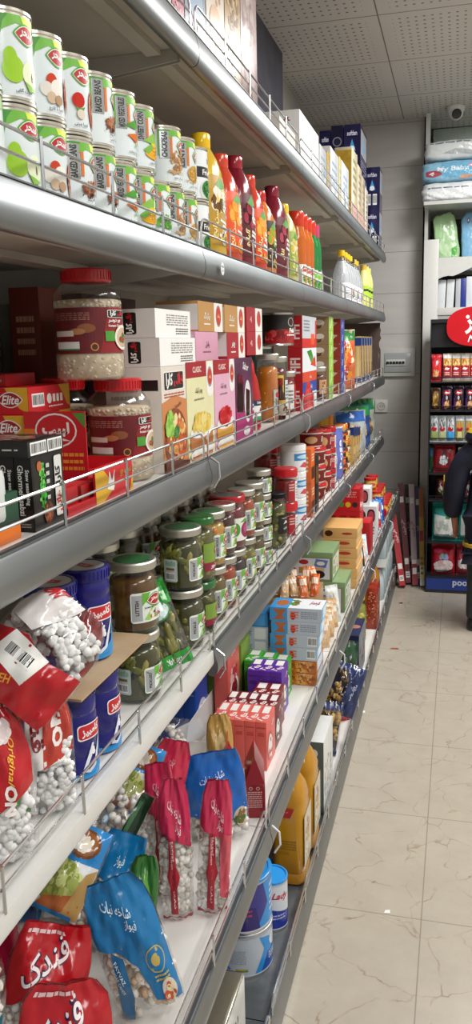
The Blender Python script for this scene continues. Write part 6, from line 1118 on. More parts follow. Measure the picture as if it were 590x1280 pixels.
def powder(lb, x, y, z0, r, h, top, lab, ang, rim='c9cbd0:m'):
    t = thing('milk_powder_tin', lb, 'tin', (x, y, z0), (0, 0, radians(ang)), 'milk powder tins')
    part(t, 'tin_body', MB().lathe([(r * .97, 0), (r, .002), (r, .006), (r * .985, .008), (r * .985, h - .012), (r, h - .01), (r, h - .004)], 'c3c9d2:g', 44))
    part(t, 'rim', MB().lathe([(r * 1.004, 0), (r * 1.012, .003), (r * 1.004, .006)], rim, 44, caps=False))
    part(t, 'label', MB().art(lab, cylmap(r * .987, .009, radians(-115)), r * radians(170), h - .022, .006))
    part(t, 'lid', MB().lathe([(r * 1.0, h - .008), (r * 1.015, h - .007), (r * 1.015, h - .001), (r * .99, h), (r * .9, h), (r * .88, h - .003), (.001, h - .003)], top, 44))
    return t
MLB = [('r', 0, 0, 1, 1, 'b9c3d0:g'), ('ln', .08, .3, .32, .7, 9, '8a96a8:c'), ('o', .12, .16, .05, '4a86c8:c'), ('r', .2, .14, .34, .18, 'c89a2a:c'), ('r', .2, .10, .34, .14, '3a8a4a:c'), ('p', [(.42, 0), (.95, 0), (.9, .5), (.6, .9), (.48, .98), (.55, .6)], '2f8fd8:g'), ('p', [(.5, 0), (.95, 0), (.88, .4), (.6, .45)], '2450a8:g'), ('e', .82, .72, .18, .26, 'd8dde4:g'), ('t', 'Lady', .84, .72, .13, 'c02a38:c', 0, .28, .03, .3), ('ln', .62, .2, .9, .42, 3, 'd8e4f0:c'), ('e', .8, .3, .06, .05, 'e8eef4:g')]
MLP = [('r', 0, 0, 1, 1, '3a3a8a:g'), ('p', [(.45, 0), (.98, 0), (.9, 1), (.55, 1), (.62, .5)], '2f8fd8:g'), ('p', [(.0, 0), (.5, 0), (.45, .5), (0, .7)], '2e2470:g'), ('ln', .1, .3, .4, .5, 2, 'a83a5a:c'), ('ln', .66, .2, .8, .9, 5, 'c8d8ec:c')]
powder('large blue and silver milk powder tin on the base shelf', -.452, 1.663, z, .069, .112, 'c3c9d2:r', MLB, -10)
powder('purple and blue milk powder tin on top of the large tin', -.452, 1.663, z + .1125, .069, .13, '2f8fd8:g', MLP, -10)
powder('small milk powder tin with bright blue lid, behind the two stacked tins', -.411, 1.80, z, .038, .135, '2f9ae8:g', [('r', 0, 0, 1, 1, 'cfd6de:g'), ('p', [(0, 0), (1, 0), (1, .3), (.4, .45), (0, .4)], '2a3a9a:g'), ('p', [(.85, 0), (1, 0), (1, .4), (.9, .4)], 'c8303a:g'), ('t', 'Lady', .58, .74, .2, 'b02040:c', -6, .5, .03, .3), ('ln', .3, .2, .7, .34, 2, 'a8b4e0:c')], -30)
for i in range(2):
    powder('milk powder tin in the shade behind the front tins, %s' % ('nearer', 'farther')[i], -.60, 1.62 + i * .16, z, .065, .15, '2f8fd8:g', MLB, 0)
# golden oil jugs
def jug(lb, y, rz=0):
    t = thing('oil_jug', lb, 'jug', (-.402, y, z), (0, 0, radians(rz)), 'golden cooking oil jugs')
    G_ = 'c08a1a|a8741a:g:7'
    pr = [(.038, .052, 0, 4), (.044, .06, .008, 4), (.044, .06, .03, 4.5), (.042, .057, .036, 4.5), (.044, .06, .042, 4.5), (.044, .06, .2, 4.5), (.041, .057, .22, 4), (.043, .058, .235, 3.6), (.036, .048, .265, 3), (.024, .028, .292, 2.4), (.018, .018, .303, 2), (.018, .018, .318, 2)]
    part(t, 'jug_body', MB().lathe(pr, G_, 36))
    part(t, 'cap', MB().lathe([(.02, .312), (.021, .314), (.021, .335), (.019, .338), (.001, .338)], 'd8a020:g', 28))
    part(t, 'label', MB().art([('p', [(.1, .9), (.9, .9), (.68, 0), (.3, 0)], 'b8281f:c')], lambda a, b, h: Vector((-.03 + a, -.0455 - .0 - h - max(0, b) * .05, .222 + b)) if False else Vector((-.025 + a, -.0612 - h, .20 + b)), .05, .03, lim=False))
    part(t, 'badge_lettering', MB().art([('t', 'لادن', .5, .4, .3, 'f0dca0:c', 0, .4)], lambda a, b, h: Vector((-.025 + a, -.0616 - h, .211 + b)), .05, .012))
    part(t, 'small_print', MB().art([('ln', .1, .3, .9, .9, 4, '8a6414:c'), ('r', .1, .05, .6, .2, '9a7014:c')], plane((-.03, -.0602, .09), (1, 0, 0), (0, 0, 1), (0, -1, 0)), .06, .05))
    part(t, 'side_label', MB().art([('r', 0, 0, 1, 1, 'cfc8b4:g'), ('food', .5, .5, .3, .4, ['e8e0cc:g', 'c8a050:g'], 3, 20, .12), ('t', 'لادن', .5, .7, .16, 'b8281f:c', 90, .4)], plane((.0443, -.05, .05), (0, 1, 0), (0, 0, 1), (1, 0, 0)), .10, .15))
    return t
j1 = jug('golden oil jug with red badge, nearer of the two on the base shelf', 2.005)
dup(j1, 'golden oil jug with red badge, farther of the two, partly hidden', (-.402, 2.165, z))
carton('carton', 'tall white carton with dark grey front beside the oil jugs', 'box', -.425, -.362, 2.31, 2.50, z, z + .235, 'd8dad8:c', N=[('r', 0, 0, 1, 1, '5a6664:c'), ('o', .5, .84, .06, 'e4e6e4:c'), ('e', .5, .84, .22, .06, 'e4e6e4:c'), ('r', .1, .1, .9, .6, '6e7a78:c')], F=[('food', .5, .4, .4, .3, ['c0c4c0:g', 'eceeec:g'], 3, 24, .07)])
NVY = '1c2c5c:f'
PS = ['c8a05a:g', 'd8b878:g', 'b0843c:g']
def pasta(lb, loc, rot, w, h, t, seed, art, film='clear', n=90, r=.011, v0=.1, v1=.9):
    B = Bag(w, h, t, seed, ((0, .06), (.08, .5), (.3, 1), (.7, 1), (.92, .5), (1, .05)), .004)
    return bag('pasta_bag', lb, 'bag', loc, rot, B, film, [('printed_film', art, 1), ('printed_back', [('r', .02, .02, .98, .98, NVY)], -1)], ('pasta', B.fill(PS, r, n, v0, v1, seed, .45)), 'pasta bags slumped over the base rail')
pasta('pasta bag with curly brown pasta slumped over the base rail, lowest', (-.432, 2.665, z), r3(12, 10, 14), .115, .19, .085, 3, [('r', .02, .86, .98, .98, NVY), ('r', .02, .02, .98, .13, NVY)])
pasta('navy pasta bag with clear window lying above the curly pasta bag', (-.395, 2.80, z + .10), r3(20, 20, 14), .125, .19, .07, 5, [('p', [(.5, .02), (.98, .02), (.98, .98), (.45, .98), (.55, .6), (.5, .3)], NVY), ('p', [(.02, .85), (.98, .85), (.98, .98), (.02, .98)], NVY), ('t', 'ماکارونی', .74, .5, .1, 'c8d0e4:c', 70, .4)])
pasta('second navy pasta bag behind, at the left of the curly pasta bag', (-.55, 2.66, z), r3(8, -6, 14), .11, .21, .07, 7, [('p', [(.02, .3), (.98, .35), (.98, .98), (.02, .98)], NVY), ('r', .02, .02, .98, .12, NVY)])
pasta('dark green pasta bag with striped tail behind the navy bags', (-.428, 3.12, z), r3(8, 6, 14), .12, .25, .07, 9, [('r', .02, .02, .98, .98, '1d4a2c|123020:f:40'), ('r', .75, .3, .98, .42, 'b8202a:f'), ('r', .7, .44, .98, .5, 'e4e6e8:f')])
flatpack('candy_pack', 'small red pack standing by the base rail beside the green bag', 'pack', (-.392, 2.965, z), r3(8, 0, 30), .06, .10, .02, 'b8202a:f', [('r', .1, .6, .9, .8, 'e4e4e4:c')], None, 5)
carton('rice_box', 'navy blue box with grey side on the base shelf', 'box', -.452, -.375, 3.36, 3.60, z, z + .20, '1c2448:c', N=[('r', 0, 0, 1, 1, '1a2144:c'), ('r', .1, .58, .55, .66, 'b8303a:c'), ('ln', .55, .3, .9, .5, 3, 'b0b8d0:c')], F=[('r', 0, 0, 1, 1, '6a7280:c'), ('food', .5, .5, .35, .35, ['4a5260:g', '9aa2ae:g', 'c08a6a:g'], 3, 20, .08)], T=[('r', .05, .05, .95, .95, '26305a:c'), ('o', .6, .5, .1, 'b07a6a:c')])
jar('pickle_jar', 'large jar of yellow green pickled peppers with yellow lid on the base shelf', 'jar', (-.452, 3.86, z), .056, .24, '8a8a2a:g', 'e0b820:g', None, None, 0, (['a8a83a:g', '8a8f2a:g', 'c8c05a:g'], (.02, .02, .026), 46), neck=.8, lidh=.03)
carton('snack_box', 'tall red patterned pack beside the yellow lidded jar', 'pack', -.415, -.362, 4.03, 4.20, z, z + .215, 'a83a22|8a2a18:g:24', F=[('food', .5, .5, .4, .42, ['c86a4a:g', '7a2010:g', 'd8a080:g'], 3, 40, .07)], N=[('food', .5, .5, .4, .42, ['c86a4a:g', '7a2010:g', 'd8a080:g'], 4, 40, .09)], bev=.008)
bottle('oil_bottle', 'amber oil bottle with wide body near the end of the base shelf', 'bottle', (-.43, 4.36, z), [(.05, 0), (.054, .01), (.054, .16), (.05, .2), (.03, .25), (.018, .28), (.017, .32)], 'b87a1a|9a641a:g:9', [(.02, .315), (.02, .34), (.001, .342)], 'd8a020:g', [([('r', 0, 0, 1, 1, 'c8903a:g'), ('e', .5, .5, .3, .3, '8a4a1a:g')], -110, 40, .05, .14)])
def canister(lb, x, y, z0):
    t = thing('bleach_canister', lb, 'canister', (x, y, z0), (0, 0, 0), 'pale blue white bleach canisters')
    c = 'b4c4c8|a6b8be:g:5'; k = .78
    part(t, 'canister_body', MB().lathe([(a * k, b * k, h * k, e) for a, b, h, e in [(.042, .055, 0, 3), (.047, .06, .01, 3), (.047, .06, .12, 3), (.043, .055, .16, 2.6), (.032, .036, .19, 2.2), (.02, .02, .21, 2), (.018, .018, .222, 2)]], c, 28))
    part(t, 'cap', MB().lathe([(r * k, h * k) for r, h in [(.02, .218), (.021, .22), (.021, .238), (.019, .24), (.001, .24)]], '7fb060:g' if 'green' in lb else 'c84a4a:g' if 'red' in lb else 'd4dcde:g', 20))
    part(t, 'grip', MB().tube([(.0, -.05 * k, .15 * k), (.0, -.062 * k, .175 * k), (.0, -.05 * k, .2 * k), (.0, -.02 * k, .212 * k)], .007, c, 8))
    return t
for i, (y, c) in enumerate(((4.56, 'red'), (4.68, 'green'), (4.80, 'white'), (4.92, 'white'), (5.04, 'white'), (5.16, 'white'))):
    canister('bleach canister with %s cap in the bottom row, %s' % (c, ('nearest the camera', 'second from the camera', 'third from the camera', 'fourth from the camera', 'fifth from the camera', 'farthest')[i]), -.405, y, z)
zc = z + .24 * .78 + .0005
solo('cardboard_sheet', MB().box(-.10, .045, -.34, .34, 0, .003, 'b9bab4:c'), 'pale card lying across the caps of the bleach canisters', 'cardboard', (-.405, 4.86, zc))
for i, y in enumerate((4.74, 4.88, 5.02, 5.14)):
    canister('bleach canister in the upper row on the card, ' + ('nearest the camera', 'second', 'third', 'farthest')[i], -.405, y, zc + .0035)
# litter on the floor
for i, (px, py, c, sx, sy, lb) in enumerate(((493, 811, '9a4a34:c', .022, .008, 'small red paper scrap on the floor tiles'), (501, 754, '2a2624:c', .012, .008, 'dark crumb on the floor near the leaning rolls'), (453, 890, 'e8e6e0:c', .012, .008, 'white paper scrap on the floor by the base rail'), (484, 1140, 'efece6:c', .008, .006, 'tiny white crumb on a floor tile joint'))):
    p = at(px, py, z=0)
    solo('paper_scrap', MB().add([(-sx, -sy, .0008), (sx, -sy * .6, .0012), (sx * .8, sy, .0035), (-sx * .7, sy * .7, .002), (-sx, -sy, .0002), (sx, -sy * .6, .0002), (sx * .8, sy, .0012), (-sx * .7, sy * .7, .0002)], [(0, 1, 2, 3), (7, 6, 5, 4), (0, 4, 5, 1), (1, 5, 6, 2), (2, 6, 7, 3), (3, 7, 4, 0)], c), lb, 'litter', (p.x, p.y, 0), smooth=0)
# ================================================================ back wall fittings, leaning rolls
t = thing('breaker_box', 'white breaker panel with row of black switches on the back wall', 'fuse box', (-.388, YW - .001, 1.366))
part(t, 'frame', MB().box(-.113, .113, -.022, 0, -.09, .09, 'b9b9b4:c', .004))
part(t, 'window', MB().box(-.085, .085, -.028, -.0225, -.062, .062, '9fa3a3:g', .003))
part(t, 'switch_row', MB().box(-.075, .05, -.034, -.0285, -.02, .02, 'c9cac6:c', .002))
for i in range(6): part(t, 'breaker_switch', MB().box(-.071 + i * .02, -.055 + i * .02, -.04, -.0345, -.008, .008, '1d1d1d:c', .001))
t = thing('wall_socket', 'white round power socket on the back wall under the breaker panel', 'socket', (-.492, YW - .001, 1.082))
part(t, 'cover_plate', MB().box(-.042, .042, -.012, 0, -.042, .042, 'd9d8d2:c', .003))
part(t, 'socket_well', MB().lathe([(.024, 0), (.027, .003), (.022, .004), (.02, .0005), (.001, .0005)], 'c3c2bc:c', 24, T=Matrix.Translation((0, -.0125, 0)) @ Matrix.Rotation(pi / 2, 4, 'X')))
for s in (-1, 1): part(t, 'contact', MB().lathe([(.003, 0), (.003, .001), (.001, .001)], '1d1d1d:c', 10, T=Matrix.Translation((s * .008, -.0135, 0)) @ Matrix.Rotation(pi / 2, 4, 'X')))
def roll_box(lb, foot, top, w, c, art):
    f, q = Vector(foot), Vector(top); d = (q - f); L = d.length
    X = Vector((1, 0, 0)); Zd = d.normalized(); X = (X - Zd * X.dot(Zd)).normalized(); Yd = Zd.cross(X)
    M_ = Matrix((X, Yd, Zd)).transposed()
    m = MB().box(-w / 2, w / 2, -w / 2, w / 2, 0, L, c, .002).art(art, plane((-w / 2, -w / 2, 0), (1, 0, 0), (0, 0, 1), (0, -1, 0)), w, L)
    lo = min((M_ @ v).z for v in m.v)
    return solo('roll_box', m, lb, 'box', (f.x, f.y, f.z - lo + .001), tuple(M_.to_euler()), 'long narrow boxes leaning in the corner', smooth=.5)
def RA_(c, tc, s): return [('r', 0, 0, 1, 1, c), ('t', s, .5, .55, .035, tc, 100, .3, .03), ('r', .15, .05, .85, .11, 'e4e2de:c'), ('r', .15, .18, .85, .24, 'e4e2de:c'), ('ln', .25, .06, .75, .1, 2, '3a3a3a:c'), ('r', .15, .8, .85, .86, 'd8d4d0:c')]
roll_box('red box with white script, leaning lowest, in the front of the corner', (-.300, 5.09, 0), (-.400, 5.40, .50), .036, 'a81a24:c', RA_('a81a24:c', 'e9e0de:c', 'هانی شیشه'))
roll_box('maroon box with pale script, leaning behind the red one', (-.268, 5.17, 0), (-.348, 5.48, .58), .034, '5a1a24:c', RA_('641d28:c', 'c8a8a8:c', 'هانی شیشه'))
roll_box('black and maroon box, leaning between the maroon and pink ones', (-.252, 5.25, 0), (-.312, 5.56, .56), .03, '2a1a1e:c', RA_('3a1a22:c', 'c8a8a8:c', 'شیشه'))
roll_box('pink white box with red foot, leaning near the corner', (-.226, 5.14, 0), (-.276, 5.45, .58), .034, 'b8a0a4:c', RA_('b8a2a6:c', '8a4a54:c', 'هانی شیشه') + [('r', 0, 0, 1, .2, '8a2028:c'), ('r', .15, .1, .85, .16, 'e4e2de:c')])
roll_box('dark blue box leaning behind the yellow one', (-.204, 5.185, 0), (-.240, 5.465, .57), .026, '2a3a6a:c', RA_('2a3a6a:c', 'a8b0c8:c', 'فویل'))
roll_box('yellow and orange box standing steepest, next to the display rack', (-.182, 5.13, 0), (-.214, 5.42, .56), .028, 'c89a3a:c', [('r', 0, 0, 1, 1, 'c99c3c:c'), ('r', 0, .7, 1, 1, 'b8703a:c'), ('r', .1, .45, .9, .56, 'b8303a:c'), ('r', 0, 0, 1, .2, 'd8d0a0:c'), ('r', 0, 0, 1, .05, 'd0d4d8:c'), ('ln', .2, .1, .8, .3, 4, '6a5a2a:c')])
# ================================================================ white cabinet with binders and diapers
CW = 'cfd0cc:c'
cab = thing('display_cabinet', 'tall off white cabinet with curved valance behind the snack rack', 'cabinet', (0, 0, 0))
part(cab, 'left_stile', MB().box(-.226, -.136, 5.50, 5.52, 0, 2.11, CW, .002))
part(cab, 'side_panel', MB().box(-.226, -.206, 5.521, 5.98, 0, 2.29, 'b9bab6:c').box(.63, .65, 5.521, 5.98, 0, 2.29, 'b9bab6:c'))
part(cab, 'right_stile', MB().box(.56, .65, 5.50, 5.52, 0, 2.11, CW, .002))
part(cab, 'back_panel', MB().box(-.205, .629, 5.96, 5.975, 0, 2.28, '3a3432:c'))
part(cab, 'shelf', MB().box(-.205, .629, 5.50 + .022, 5.959, 1.660, 1.69, CW))
part(cab, 'shelf_edge', MB().box(-.1355, .5595, 5.497, 5.5215, 1.655, 1.70, CW, .002))
part(cab, 'upper_shelf', MB().box(-.205, .629, 5.53, 5.959, 1.925, 1.945, CW))
part(cab, 'top_board', MB().box(-.226, .65, 5.34, 5.979, 2.2905, 2.31, 'c3c4c0:c'))
n = 24; x0, x1 = -.1355, .5595
low = [(x0 + (x1 - x0) * i / n, 1.875 + .115 * (1 - abs(cos(pi * i / n)) ** 1.6) + (.012 * sin(pi * min(1, i / 3)) if i < 3 else 0)) for i in range(n + 1)]
vs = [(x, 5.50, q) for x, q in low] + [(x, 5.50, 2.0) for x, q in low]; m_ = len(vs)
vs += [(x, 5.52, q) for x, _, q in vs]
fs = []
for i in range(n):
    a, b, c, d = i, i + 1, n + 2 + i, n + 1 + i
    fs += [(a, b, c, d), (m_ + d, m_ + c, m_ + b, m_ + a), (b, a, m_ + a, m_ + b), (d, c, m_ + c, m_ + d)]
part(cab, 'valance', MB().add(vs, fs, CW), .5)
part(cab, 'lower_panel', MB().box(-.1355, .5595, 5.505, 5.519, .02, 1.654, 'a9aaa6:c'))
struct('trim_3', MB().box(-.202, 1.2, 6.02, 6.05, 2.0, ZC - .004, 'c4d2cc:c'))
mir = struct('mirror_1', MB().box(-.20, 1.2, 6.0, 6.018, 2.32, ZC - .006, 'dcece6:m'))  # wall mirror over the cabinet, reflecting the ceiling tiles
for i, (x, w, h, c, lb) in enumerate(((-.118, .046, .182, 'd8dcdf:c', 'white binder at the left end of the cabinet shelf'), (-.066, .046, .182, 'd8dcdf:c', 'white binder, second on the cabinet shelf'), (-.016, .03, .184, 'b8bcc0:c', 'narrow grey binder left of the blue one'), (.016, .034, .186, '26368c:c', 'dark blue binder on the cabinet shelf'), (.055, .044, .195, 'd4dade:c', 'white binder right of the blue binder'), (.104, .044, .19, 'd4dade:c', 'white binder at the right end of the visible row'))):
    t = thing('binder', lb, 'binder', (x, 5.56, 1.6905), (0, radians(2 if i < 2 else 0), 0), 'binders in the white cabinet')
    part(t, 'cover', MB().box(-w / 2, w / 2, 0, .2, .0 if i > 1 else .001, h, c, .003))
    part(t, 'pages', MB().box(-w / 2 + .004, w / 2 - .004, .004, .203, .004, h - .004, 'e6e6e2:p'))
def softpack(name, lb, loc, rot, w, h, d, c, art, grp=None, side=None):
    """plump wrapped pack, front towards -Y"""
    bm = bmesh.new(); bmesh.ops.create_cube(bm, size=1); bmesh.ops.subdivide_edges(bm, edges=bm.edges[:], cuts=9, use_grid_fill=True); bm.verts.index_update()
    def f(p):
        a, b, e = p
        k = max(abs(a), abs(b), abs(e)) * 2
        q = (abs(2 * a) ** 5 + abs(2 * b) ** 5 + abs(2 * e) ** 5) ** .2 or 1
        s = k / q
        wv = 1 + .03 * sin(9 * a + 5 * e + len(lb)) * sin(7 * e - 4 * b) + .02 * sin(23 * a + 17 * e)
        return Vector((a * w * s * wv, b * d * s * wv, e * h * s * wv + h / 2))
    t = thing(name, lb, 'pack', loc, rot, grp)
    m = MB().add([f(v.co) for v in bm.verts], [[v.index for v in q.verts] for q in bm.faces], c); bm.free()
    lo = min(v.z for v in m.v)
    for v in m.v: v.z -= lo
    part(t, 'wrapper', m, 1.2)
    part(t, 'print', MB().art(art, lambda a, b, hh: f((max(-.499, min(.499, a - .5)), -.5, max(-.499, min(.499, b - .5)))) + Vector((0, -hh - .0008, -lo)), 1, 1, .06, .08), 1.2)
    return t
TXT = '3a4a5a:c'
GD = 'diaper packs stacked on the white cabinet'
WD = [('ln', .05, .62, .95, .74, 1, '6a7684:c'), ('r', .02, .1, .98, .5, 'e4e8ea:f')]
softpack('diaper_pack', 'white pack at the bottom of the diaper stack with a row of dark print', (-.06, 5.46, 2.3105), (0, 0, .02), .36, .108, .20, 'dfe3e6:f', WD, GD)
softpack('diaper_pack', 'light blue baby diaper pack with number four badge, middle of the stack', (-.055, 5.46, 2.4205), (0, 0, 0), .38, .115, .20, '8fc3dd:f', [('r', .3, .15, .98, .9, '74b6da:f'), ('t', 'My Baby', .48, .55, .3, 'e8f2f8:c', 4, .5, .03, .25), ('o', .14, .36, .17, 'a8485a:c'), ('t', '4', .14, .36, .2, 'f0e8e6:c', 0, .1), ('e', .68, .14, .1, .12, 'd8a890:g'), ('o', .8, .7, .1, 'c88a9a:c')], GD)
softpack('diaper_pack', 'white pack at the top of the diaper stack with printed edge', (-.05, 5.46, 2.5405), (0, 0, -.02), .36, .11, .20, 'dfe5e6:f', [('ln', .05, .78, .95, .92, 1, '6a7684:c'), ('p', [(.3, .3), (.98, .1), (.98, .3), (.5, .5)], 'b4bcc0:f')], GD)
softpack('wipes_pack', 'pale green wipes pack leaning in front of the cabinet top', (-.072, 5.59, 1.957), (radians(-3), radians(-8), radians(3)), .14, .312, .06, 'a8cf9a:f', [('food', .5, .5, .3, .3, ['c4e0b8:g', 'b4d8a8:g'], 3, 8, .15), ('p', [(.6, .1), (.95, .2), (.9, .4), (.65, .3)], '5ab04a:f'), ('t', 'Baby', .4, .55, .08, 'e8f4e4:c', 70, .3)], None)
softpack('wipes_pack', 'light blue wipes pack with vertical lettering beside the green one', (.078, 5.59, 1.951), (radians(-3), radians(-3), 0), .15, .312, .06, '82b8dc:f', [('r', .55, .1, .98, .9, '5a9fd0:f'), ('t', 'My Baby', .74, .5, .16, 'e8f2f8:c', 86, .6, .03), ('o', .3, .86, .06, '5a3a7a:c'), ('o', .3, .86, .035, 'e8e4f0:c'), ('o', .62, .1, .05, 'a8486a:c')], None)
# dome camera
p = at(570, 133, z=ZC)
t = thing('dome_camera', 'white dome security camera on the perforated ceiling', 'camera', (p.x, p.y, ZC - .0005), (0, 0, radians(8)))
part(t, 'base', MB().lathe([(.001, -.030), (.044, -.030), (.05, -.026), (.054, -.004), (.052, 0)], 'd9d9d6:c', 32))
part(t, 'eyeball', MB().add(*[( [tuple(Vector(v) * .043 + Vector((0, -.006, -.036))) for v in _ico(3)[0]], _ico(3)[1])][0], 'd9d9d6:c'), 1.2)
part(t, 'lens', MB().lathe([(.026, 0), (.028, .006), (.024, .010), (.001, .012)], '1d1f22:g', 24, T=Matrix.Translation((0, -.006, -.036)) @ Matrix.Rotation(radians(112), 4, 'X') @ Matrix.Translation((0, 0, .034))))
# ================================================================ snack rack
RY = 5.03
rk = thing('snack_rack', 'black snack display rack with a red oval sign on top', 'rack', (.27, RY, 0))
BKM = '17171a:c'
part(rk, 'back_board', MB().box(-.425, .425, .34, .36, .105, 1.62, BKM))
part(rk, 'side_panel', MB().box(-.432, -.4255, .0, .36, .0, 1.62, BKM)); part(rk, 'side_panel', MB().box(.4255, .432, .0, .36, .0, 1.62, BKM))
part(rk, 'top_panel', MB().box(-.425, .425, .0, .339, 1.60, 1.62, BKM).box(-.425, .425, .03, .04, 1.462, 1.60, '131316:c'))
part(rk, 'base_box', MB().box(-.425, .425, -.0, .339, .0, .095, '2a2a2c:c'))
part(rk, 'base_strip', MB().art([('r', 0, 0, 1, 1, '24408f:c'), ('t', 'food', .24, .5, .55, 'c8d0e0:c', 180, .3, .03), ('r', 0, .92, 1, 1, '1a2e6a:c')], plane((-.425, -.001, .02), (1, 0, 0), (0, 0, 1), (0, -1, 0)), .85, .075))
LV = [1.272, 1.105, .918, .735, .575, .318, .108]
for i, q in enumerate(LV): part(rk, 'wire_shelf', MB().box(-.424, .424, .0, .339, q - .012, q - .004, '202024:c').tube([(-.424, .004, q + .02), (.424, .004, q + .02)], .003, '2a2a2e:m', 6))
sg = MB(); n = 40
ov = [(.205 * abs(cos(a)) ** .8 * (1 if cos(a) > 0 else -1), .112 * abs(sin(a)) ** .75 * (1 if sin(a) > 0 else -1)) for a in [2 * pi * i / n for i in range(n)]]
sg.add([(x, 0, q) for x, q in ov] + [(x, .02, q) for x, q in ov], [tuple(range(n)), tuple(range(n, 2 * n))[::-1]] + [(i, n + i, n + (i + 1) % n, (i + 1) % n) for i in range(n)], 'b8141e:g')
sg.art([('t', 'مزمز', .5, .62, .46, 'f0ecea:c', 10, .74, .035), ('t', 'MazMaz', .5, .2, .17, 'f0ecea:c', 0, .62, .02, .3)], plane((-.205, 0, -.112), (1, 0, 0), (0, 0, 1), (0, -1, 0)), .41, .224)
for v in sg.v: v += Vector((-.137, -.022, 1.575))
part(rk, 'sign', sg)
def pk(lb, x, lev, w, h, c, art, yaw=0, dy=.027, lean=4, t=.03, seed=1):
    return flatpack('snack_pack', lb, 'snack', (x, RY + dy, LV[lev] - .0035), r3(lean, 0, yaw), w, h, t, c, art, 'snack packs on the black rack', seed)
SR = [('r', .05, .06, .95, .94, 'b01824:f'), ('r', .1, .35, .9, .75, 'c8303a:g'), ('o', .55, .68, .09, 'e4e0de:g'), ('food', .5, .3, .3, .12, ['c88a4a:g', 'd8b080:g'], 3, 10, .1)]
SN = [('r', .04, .05, .96, .95, 'a81c28:f'), ('r', .04, .82, .96, .95, 'd0d4d8:f'), ('r', .04, .56, .96, .82, 'c8924a:f'), ('food', .5, .68, .4, .1, ['d8a860:g', 'a8702c:g', 'e8c890:g'], 3, 20, .08), ('p', [(.2, .42), (.35, .5), (.8, .46), (.6, .4)], 'f0ecea:c'), ('ln', .2, .2, .8, .34, 2, 'e4c8c8:c'), ('r', .04, .05, .96, .11, 'd0d4d8:f')]
SD = [('r', .05, .06, .95, .94, '2a1a2c:f'), ('e', .5, .72, .3, .1, 'b01c28:g'), ('p', [(.3, .7), (.4, .76), (.7, .72), (.6, .68)], 'f0ecea:c'), ('o', .5, .5, .09, 'b4b8bc:g'), ('food', .5, .24, .3, .12, ['c88a4a:g', 'd8b080:g', '8a4a2a:g'], 3, 10, .12), ('r', .05, .06, .2, .5, '5a2a7a:f')]
SO_ = [('r', .05, .06, .95, .94, '8a8f5a:f'), ('r', .05, .8, .95, .94, 'c0c8cc:f'), ('e', .5, .5, .35, .1, 'a81c28:g'), ('food', .5, .66, .36, .1, ['c88a4a:g', 'b8803a:g'], 3, 12, .1), ('p', [(.2, .1), (.8, .1), (.7, .4), (.3, .4)], 'c8c88a:g')]
NUM = ('first', 'second', 'third', 'fourth', 'fifth', 'sixth', 'seventh', 'eighth')
def row(lev, specs):
    for i, s in enumerate(specs): pk(*s[:1], s[1], lev, *s[2:])
x0 = -.125
row(0, [('plain red snack pack at the left of the top rack row', x0, .058, .155, 'a81c28:f', SR)] + [('red and gold snack pack with white ends, %s in the top rack row' % NUM[i + 1], -.064 + i * .05, .05, .158, 'b8a080:f', SN, 0, .027 + .004 * (i % 2)) for i in range(6)])
row(1, [('brown snack pack at the left of the second rack row', x0, .055, .13, '5a3a24:f', [('r', .05, .06, .95, .94, '3a261c:f'), ('e', .5, .55, .3, .3, '8a6a34:g'), ('food', .5, .4, .25, .25, ['a8843c:g', '6a4a24:g'], 3, 12, .12)])] + [('dark purple snack pack with red badge, %s in the second rack row' % NUM[i + 1], -.062 + i * .066, .06, .14, '2a1a2c:f', SD) for i in range(5)])
row(2, [('clear snack pack with red dot, %s in the third rack row' % NUM[i], -.13 + i * .047, .045, .155, 'b4bcc0:f', [('r', .05, .06, .95, .4, ('8a9a5a:f', 'a8b080:f', '3a9ad8:f')[i]), ('e', .5, .5, .35, .09, 'a81c28:g'), ('food', .5, .7, .35, .14, ['7a8084:g', 'c8ccd0:g', '5a4a44:g'], i, 12, .1)]) for i in range(3)] + [('gold and olive snack pack, %s in the third rack row' % NUM[i + 3], .016 + i * .054, .052, .155, 'c8ccd0:f', SO_) for i in range(5)])
row(3, [('pack with green and white circle behind the dark red bag', -.13, .05, .15, '3a7a4a:f', [('r', .05, .6, .95, .94, '6a9ad0:f'), ('o', .5, .3, .12, 'e4e8e4:g'), ('o', .5, .3, .07, '2a2a2a:g')], 0, .09),
        ('dark red bag with silver star on the fourth rack row', -.068, .125, .165, '8a1824:f', [('p', [(.1, .2), (.5, .85), (.9, .2), (.5, .35)], '5a2a34:g'), ('food', .5, .45, .2, .16, ['c8ccd0:g', 'a8b0b4:g'], 3, 16, .07), ('r', .05, .9, .95, .96, 'a8303a:f')], 0, .052, 4, .05),
        ('white patterned bag right of the dark red one', .055, .09, .15, 'c4c8c4:f', [('food', .5, .5, .35, .35, ['6a7a6a:g', 'e4e8e4:g'], 3, 16, .1)], 0, .045)])
row(4, [('dark bag with red print and green leaf on the fifth rack row', -.062, .105, .145, '4a1a20:f', [('r', .05, .08, .95, .8, '2a1a1a:f'), ('food', .5, .5, .32, .3, ['a8242c:g', '4a8a3a:g', 'c8ccd0:g', '7a1a20:g'], 3, 22, .09), ('ln', .2, .65, .8, .8, 1, 'c84a4a:c')], 0, .052, 4, .05),
        ('dark bag beside the red print bag', .07, .105, .14, '3a2a2a:f', [('food', .5, .5, .3, .3, ['6a2a2a:g', '8a8a84:g'], 3, 12, .1)], 0, .052, 4, .05)])
